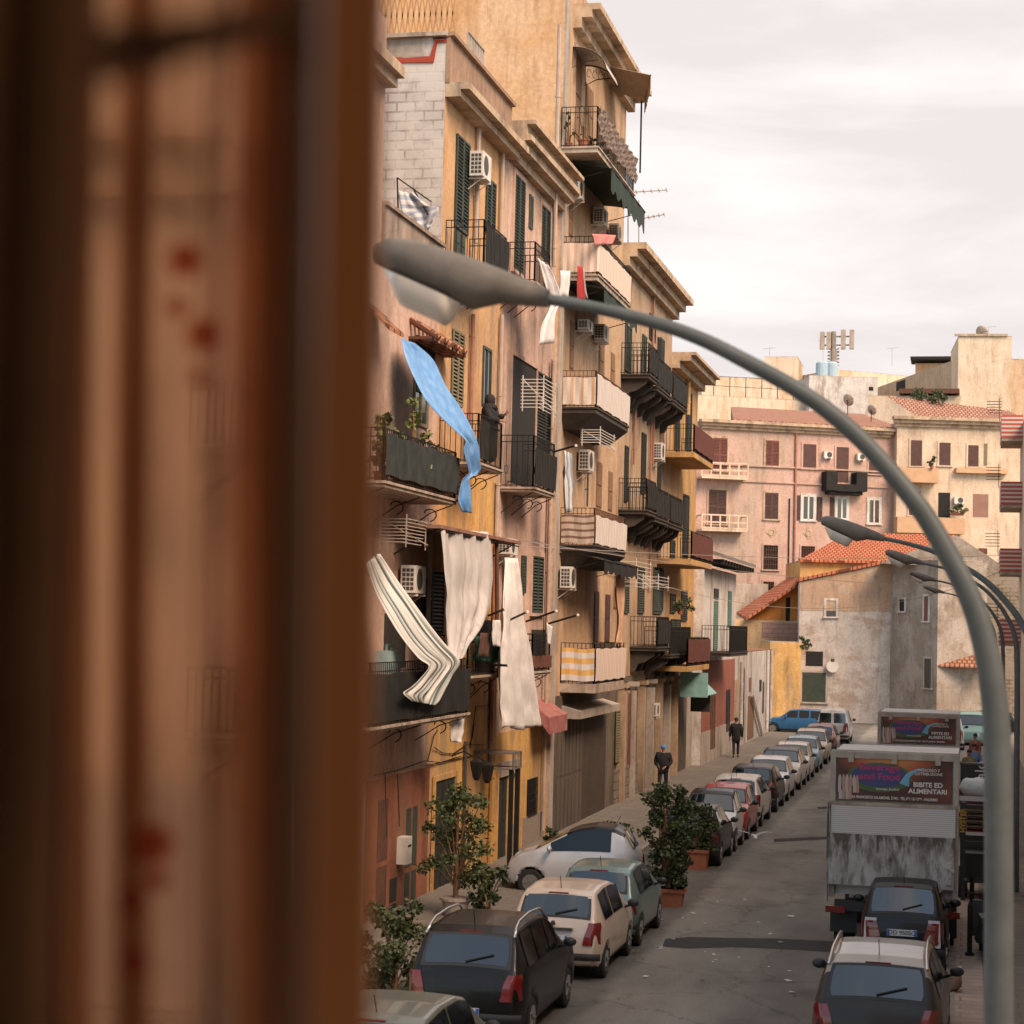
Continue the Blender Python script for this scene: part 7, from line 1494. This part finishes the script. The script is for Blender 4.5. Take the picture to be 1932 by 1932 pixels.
k = MB(); k.box(-.14, .14, -.28, .42, .72, .8); k.build('seat', PLAS, t_, local=True); k = MB(); k.tube([(0, 1.22, .3), (0, 1.05, 1.05)], .03, 6); k.tube([(-.32, .98, 1.08), (0, 1.05, 1.05), (.32, .98, 1.08)], .02, 6); k.build('handlebar', IRON, t_, local=True); k = MB(); k.tube([(0, 1.12, .82), (0, 1.18, .82)], .09, 12); k.build('headlight', HLM, t_, local=True)
for sg in (-1, 1): k = MB(); k.bar((sg * .28, 1.0, 1.08), (sg * .32, 1.02, 1.28), .01); k.ball((sg * .33, 1.02, 1.3), .06, 8, 6, 1, .4, .8); k.build('mirror', PLAS, t_, local=True)
p = hz((1795, 1888)); t_ = tag(MB().grid(lambda a, b_: Vector((p.x + math.cos(a * 6.2832) * .17 * math.sin(b_ * 3.1416), p.y + .2 + math.sin(a * 6.2832) * .14 * math.sin(b_ * 3.1416), .27 - math.cos(b_ * 3.1416) * .16)) * 1.0 + Vector((1, 1, 1)) * .035 * noise.noise(Vector((a * 5, b_ * 5, 2))), 16, 10).build('rock', vary('rock_brown', (.24, .15, .11), (.17, .11, .08), 9, bump=.5), None), 'rough brown stone on the kerb beside the silver estate', 'stone')
random.seed(11)
WHL = mat('paper_litter', (.55, .53, .50), .8); k = MB()
for (x, y) in [(1492, 1730), (1424, 1583 + 3), (1238, 1786), (1300, 1752), (1308, 1724), (1362, 1699), (1244, 1765), (1270, 1772), (1247, 1791)] + [(random.uniform(1190, 1500), random.uniform(1690, 1880)) for _ in range(34)] + [(random.uniform(1790, 1815), random.uniform(1830, 1885)) for _ in range(8)]:
    q = hz((x, y), .01); s_ = random.uniform(.015, .05) * (3.2 if (x, y) == (1492, 1730) else 1); zz = .135 if q.x > -.3 else .012
    a_ = random.uniform(0, 6.28)
    k.add([(q.x + math.cos(a_ + j * 1.57) * s_ * (1.6 if j % 2 else 1), q.y + math.sin(a_ + j * 1.57) * s_, zz + random.uniform(0, .03)) for j in range(4)], [(0, 1, 2, 3)])
tag(k.build('litter', WHL, None), 'scraps of white paper and rubbish scattered over the asphalt', 'litter', kind='stuff')
# gull
c = hy((1423, 1580), 47); t_ = thing('gull', c, 'white gull flying low over the street with spread wings', 'bird', rz=R(20))
GW_ = mat('gull_white', (.62, .6, .58), .8); GG = mat('gull_grey', (.34, .34, .35), .8)
k = MB(); k.tube([(0, -.22, 0), (0, -.12, 0), (0, 0, 0), (0, .1, .01), (0, .17, .03), (0, .23, .035)], [.015, .05, .065, .05, .035, .012], 10); k.build('body', GW_, t_, smooth=True, local=True)
for sg in (-1, 1):
    k = MB(); W_ = [(0, .07, .02, .2), (.14, .09, .10, .18), (.28, .05, .13, .14), (.42, -.02, .16 if sg < 0 else .12, .04)]
    for i in range(3):
        a, b = W_[i], W_[i + 1]; k.hexa([(sg * a[0], a[1], a[2]), (sg * b[0], b[1], b[2]), (sg * b[0], b[1] - b[3], b[2]), (sg * a[0], a[1] - a[3], a[2])], [(sg * a[0], a[1], a[2] + .012), (sg * b[0], b[1], b[2] + .008), (sg * b[0], b[1] - b[3], b[2] + .004), (sg * a[0], a[1] - a[3], a[2] + .006)])
    k.build('wing', GG, t_, local=True)
k = MB(); k.tube([(0, .22, .035), (0, .27, .028)], [.01, .003], 5); k.build('beak', YEL, t_, local=True)
# ------------------------------------------------------------------ the room the picture is taken from
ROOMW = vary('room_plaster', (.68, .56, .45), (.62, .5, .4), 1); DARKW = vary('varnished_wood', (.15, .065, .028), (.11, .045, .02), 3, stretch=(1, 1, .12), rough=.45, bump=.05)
def rwall(name, q): k = MB(); k.box(*q); struct(k, name, ROOMW)
yw = 2.25
rwall('room_wall', (-3.2, -3.0, -3, yw + .3, 4.4, 7.6)); rwall('room_wall', (1.9, 2.1, -3, yw + .3, 4.4, 7.6)); rwall('room_wall', (.3, 2.1, -3.2, -3, 4.4, 7.6)); rwall('room_wall', (-3.2, -2.6, -3.2, -3, 4.4, 7.6)); rwall('room_wall', (-2.6, .3, -3.2, -3, 6.9, 7.6))  # unseen walls; rear gap added to let sky light reach the window stile
rwall('room_ceiling', (-3.2, 2.1, -3.2, yw + .3, 7.6, 7.8)); rwall('room_floor', (-3.2, 2.1, -3.2, yw + .3, 4.2, 4.4))
rwall('room_front_wall', (-3.0, 1.9, yw + .02, yw + .3, 4.4, 4.9)); rwall('room_front_wall', (-3.0, 1.9, yw + .02, yw + .3, 7.2, 7.6))
rwall('unseen_house_wall', (-3.3, 9, -3.1, yw - .1, -.1, 4.2)); rwall('unseen_house_wall', (-3.3, 9, -3.1, yw - .1, 7.8, 17)); rwall('unseen_house_wall', (2.11, 9, -3.1, yw - .1, 4.2, 7.8))  # unseen house, added so the car windows reflect something dark
# window stile (casement edge) at about 1.45 m
def at(p, d): return hd(p, d)
t_ = thing('window_casement', at((610, 1900), 1.5), 'dark varnished wooden window casement edge close to the camera, out of focus', 'window frame')
def vboard(mb, xa_top, xa_bot, xb_top, xb_bot, d0, d1, th):
    """board between two pixel columns; a at distance d0, b at distance d1"""
    A = [at((xa_bot, 2080), d0), at((xb_bot, 2080), d1), at((xb_top, -140), d1), at((xa_top, -140), d0)]
    n = Vector((ray((966, 966))[0], ray((966, 966))[1], 0)).normalized() * th
    mb.hexa(A, [v + n for v in A]); return mb
k = MB(); vboard(k, 600, 573, 722, 686, 1.44, 1.46, .05); k.build('stile', vary('varnished_wood_lit', (.40, .17, .06), (.33, .135, .045), 3, stretch=(1, 1, .12), rough=.5, bump=.05), t_)  # brighter copy of the frame's wood, its lit side put into the colour
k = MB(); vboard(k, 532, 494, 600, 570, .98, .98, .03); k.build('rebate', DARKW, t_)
# heavy dark curtain at the left
t_ = thing('dark_curtain', at((60, 1900), 1.1), 'heavy dark brown curtain at the left edge, out of focus', 'curtain'); k = MB()
def dc(a, b_):
    v = -140 + 2220 * b_; x = -260 + a * (408 + 10 - 75 * b_ + 25 * (1 - b_) ** 6); p = at((x, v), .78 + .025 * math.sin(a * 19) * (1 + .2 * math.sin(b_ * 3))); return p
k.grid(dc, 60, 16); k.build('cloth', vary('dark_brown_velvet', (.16, .078, .036), (.11, .052, .025), 6, rough=.95), t_, smooth=True, solid=.01)
t_ = thing('curtain_pelmet', at((300, 100), 1.12), 'blurred dark swag of cloth crossing the top of the sheer curtain', 'curtain'); k = MB()
def pel(a, b_):
    x = 120 + 440 * a; y0 = 62 + 14 * math.sin(a * 3.1) if a > .0 else 60; ytop = -140 if a > .32 else -140; top_ = 75 + 0 * a
    lo = 150 - 95 * a + 10 * math.sin(a * 6); hi = 62 - 30 * a; return at((x, hi + (lo - hi) * b_), .95 + .02 * math.sin(a * 17 + b_ * 3))
k.grid(pel, 30, 4); k.build('cloth', vary('brown_swag', (.15, .08, .045), (.12, .06, .033), 6, rough=.95), t_, smooth=True, solid=.01)
# sheer curtain: folded cloth that lets about half of the light through
ms = bpy.data.materials.new('sheer_brown_voile'); ms.use_nodes = True; t = ms.node_tree; t.nodes.clear()
o_ = N(t, 'ShaderNodeOutputMaterial'); tr = N(t, 'ShaderNodeBsdfTransparent', ins={'Color': (.62, .42, .315, 1)}); df = N(t, 'ShaderNodeBsdfDiffuse', ins={'Color': (.36, .175, .09, 1)}); tl = N(t, 'ShaderNodeBsdfTranslucent', ins={'Color': (.40, .20, .105, 1)})
m1 = N(t, 'ShaderNodeMixShader'); m1.inputs[0].default_value = .6; m2 = N(t, 'ShaderNodeMixShader'); m2.inputs[0].default_value = .46; rf = N(t, 'ShaderNodeBsdfRefraction', ins={'Color': (.62, .42, .315, 1), 'Roughness': .5, 'IOR': 1.03}); m3 = N(t, 'ShaderNodeMixShader'); m3.inputs[0].default_value = .86; t.links.new(tr.outputs[0], m3.inputs[1]); t.links.new(rf.outputs[0], m3.inputs[2])
t.links.new(df.outputs[0], m1.inputs[1]); t.links.new(tl.outputs[0], m1.inputs[2]); t.links.new(m3.outputs[0], m2.inputs[1]); t.links.new(m1.outputs[0], m2.inputs[2]); t.links.new(m2.outputs[0], o_.inputs[0])
t_ = thing('sheer_curtain', at((330, 1900), 1.62), 'brown sheer curtain with soft vertical folds and red embroidered flowers', 'curtain'); k = MB()
def sc_(a, b_):
    v = -140 + 2220 * b_; u = a * 5.6
    ph = a * 6.2832 * 3.6 + .5 * math.sin(b_ * 2.2); fold = math.cos(ph); over = math.sin(ph) * (1 + .25 * math.sin(a * 7)) + .12 * math.sin(ph * 3.1 + 1)
    x0 = 60 - 10 * b_; x1 = 585 - 55 * b_; x = x0 + (x1 - x0) * (a + over * .035); x += 12 * math.sin(b_ * 3 + a * 6)
    return at((x, v), 1.66 + .045 * fold * (.8 + .3 * math.sin(a * 9)))
k.grid(sc_, 260, 20); k.build('cloth', ms, t_, smooth=True)
for (xa, xb, dd) in ((60, 190, 1.62), (236, 300, 1.60), (462, 590, 1.60), (500, 590, 1.57)):
    k = MB(); k.grid(lambda a, b_: at((xa + (xb - xa) * a - 25 * b_ + 8 * math.sin(b_ * 4 + xa), -140 + 2220 * b_), dd + .012 * math.sin(a * 7 + xa)), 14, 16); k.build('overlapping_fold', ms, t_, smooth=True)
EMB = mat('red_embroidery', (.42, .06, .04), .9)
_t = EMB.node_tree; _x = N(_t, 'ShaderNodeMixShader'); _x.inputs[0].default_value = .84; _tr = N(_t, 'ShaderNodeBsdfTransparent', ins={'Color': (.85, .6, .5, 1)}); _t.links.new(_tr.outputs[0], _x.inputs[2]); _t.links.new(_t.nodes['Principled BSDF'].outputs[0], _x.inputs[1]); _t.links.new(_x.outputs[0], _t.nodes['Material Output'].inputs[0])
for (x, y, r_) in ((350, 490, .012), (335, 580, .007), (385, 632, .012), (376, 712, .006), (290, 1592, .014), (245, 1700, .009), (252, 1815, .009), (300, 1660, .007)):
    c = at((x, y), 1.59); k = MB(); u_ = Vector((math.cos(YAW), math.sin(YAW), 0)); n_ = Vector((math.sin(YAW), -math.cos(YAW), 0))
    for j in range(6):
        an = j * 1.047; cc = c + u_ * math.cos(an) * r_ * .7 + Vector((0, 0, 1)) * math.sin(an) * r_ * .7
        k.tube([cc, cc + n_ * .002], r_ * .55, 8)
    k.tube([c, c + n_ * .003], r_ * .5, 8); k.build('embroidered_flower', EMB, t_)
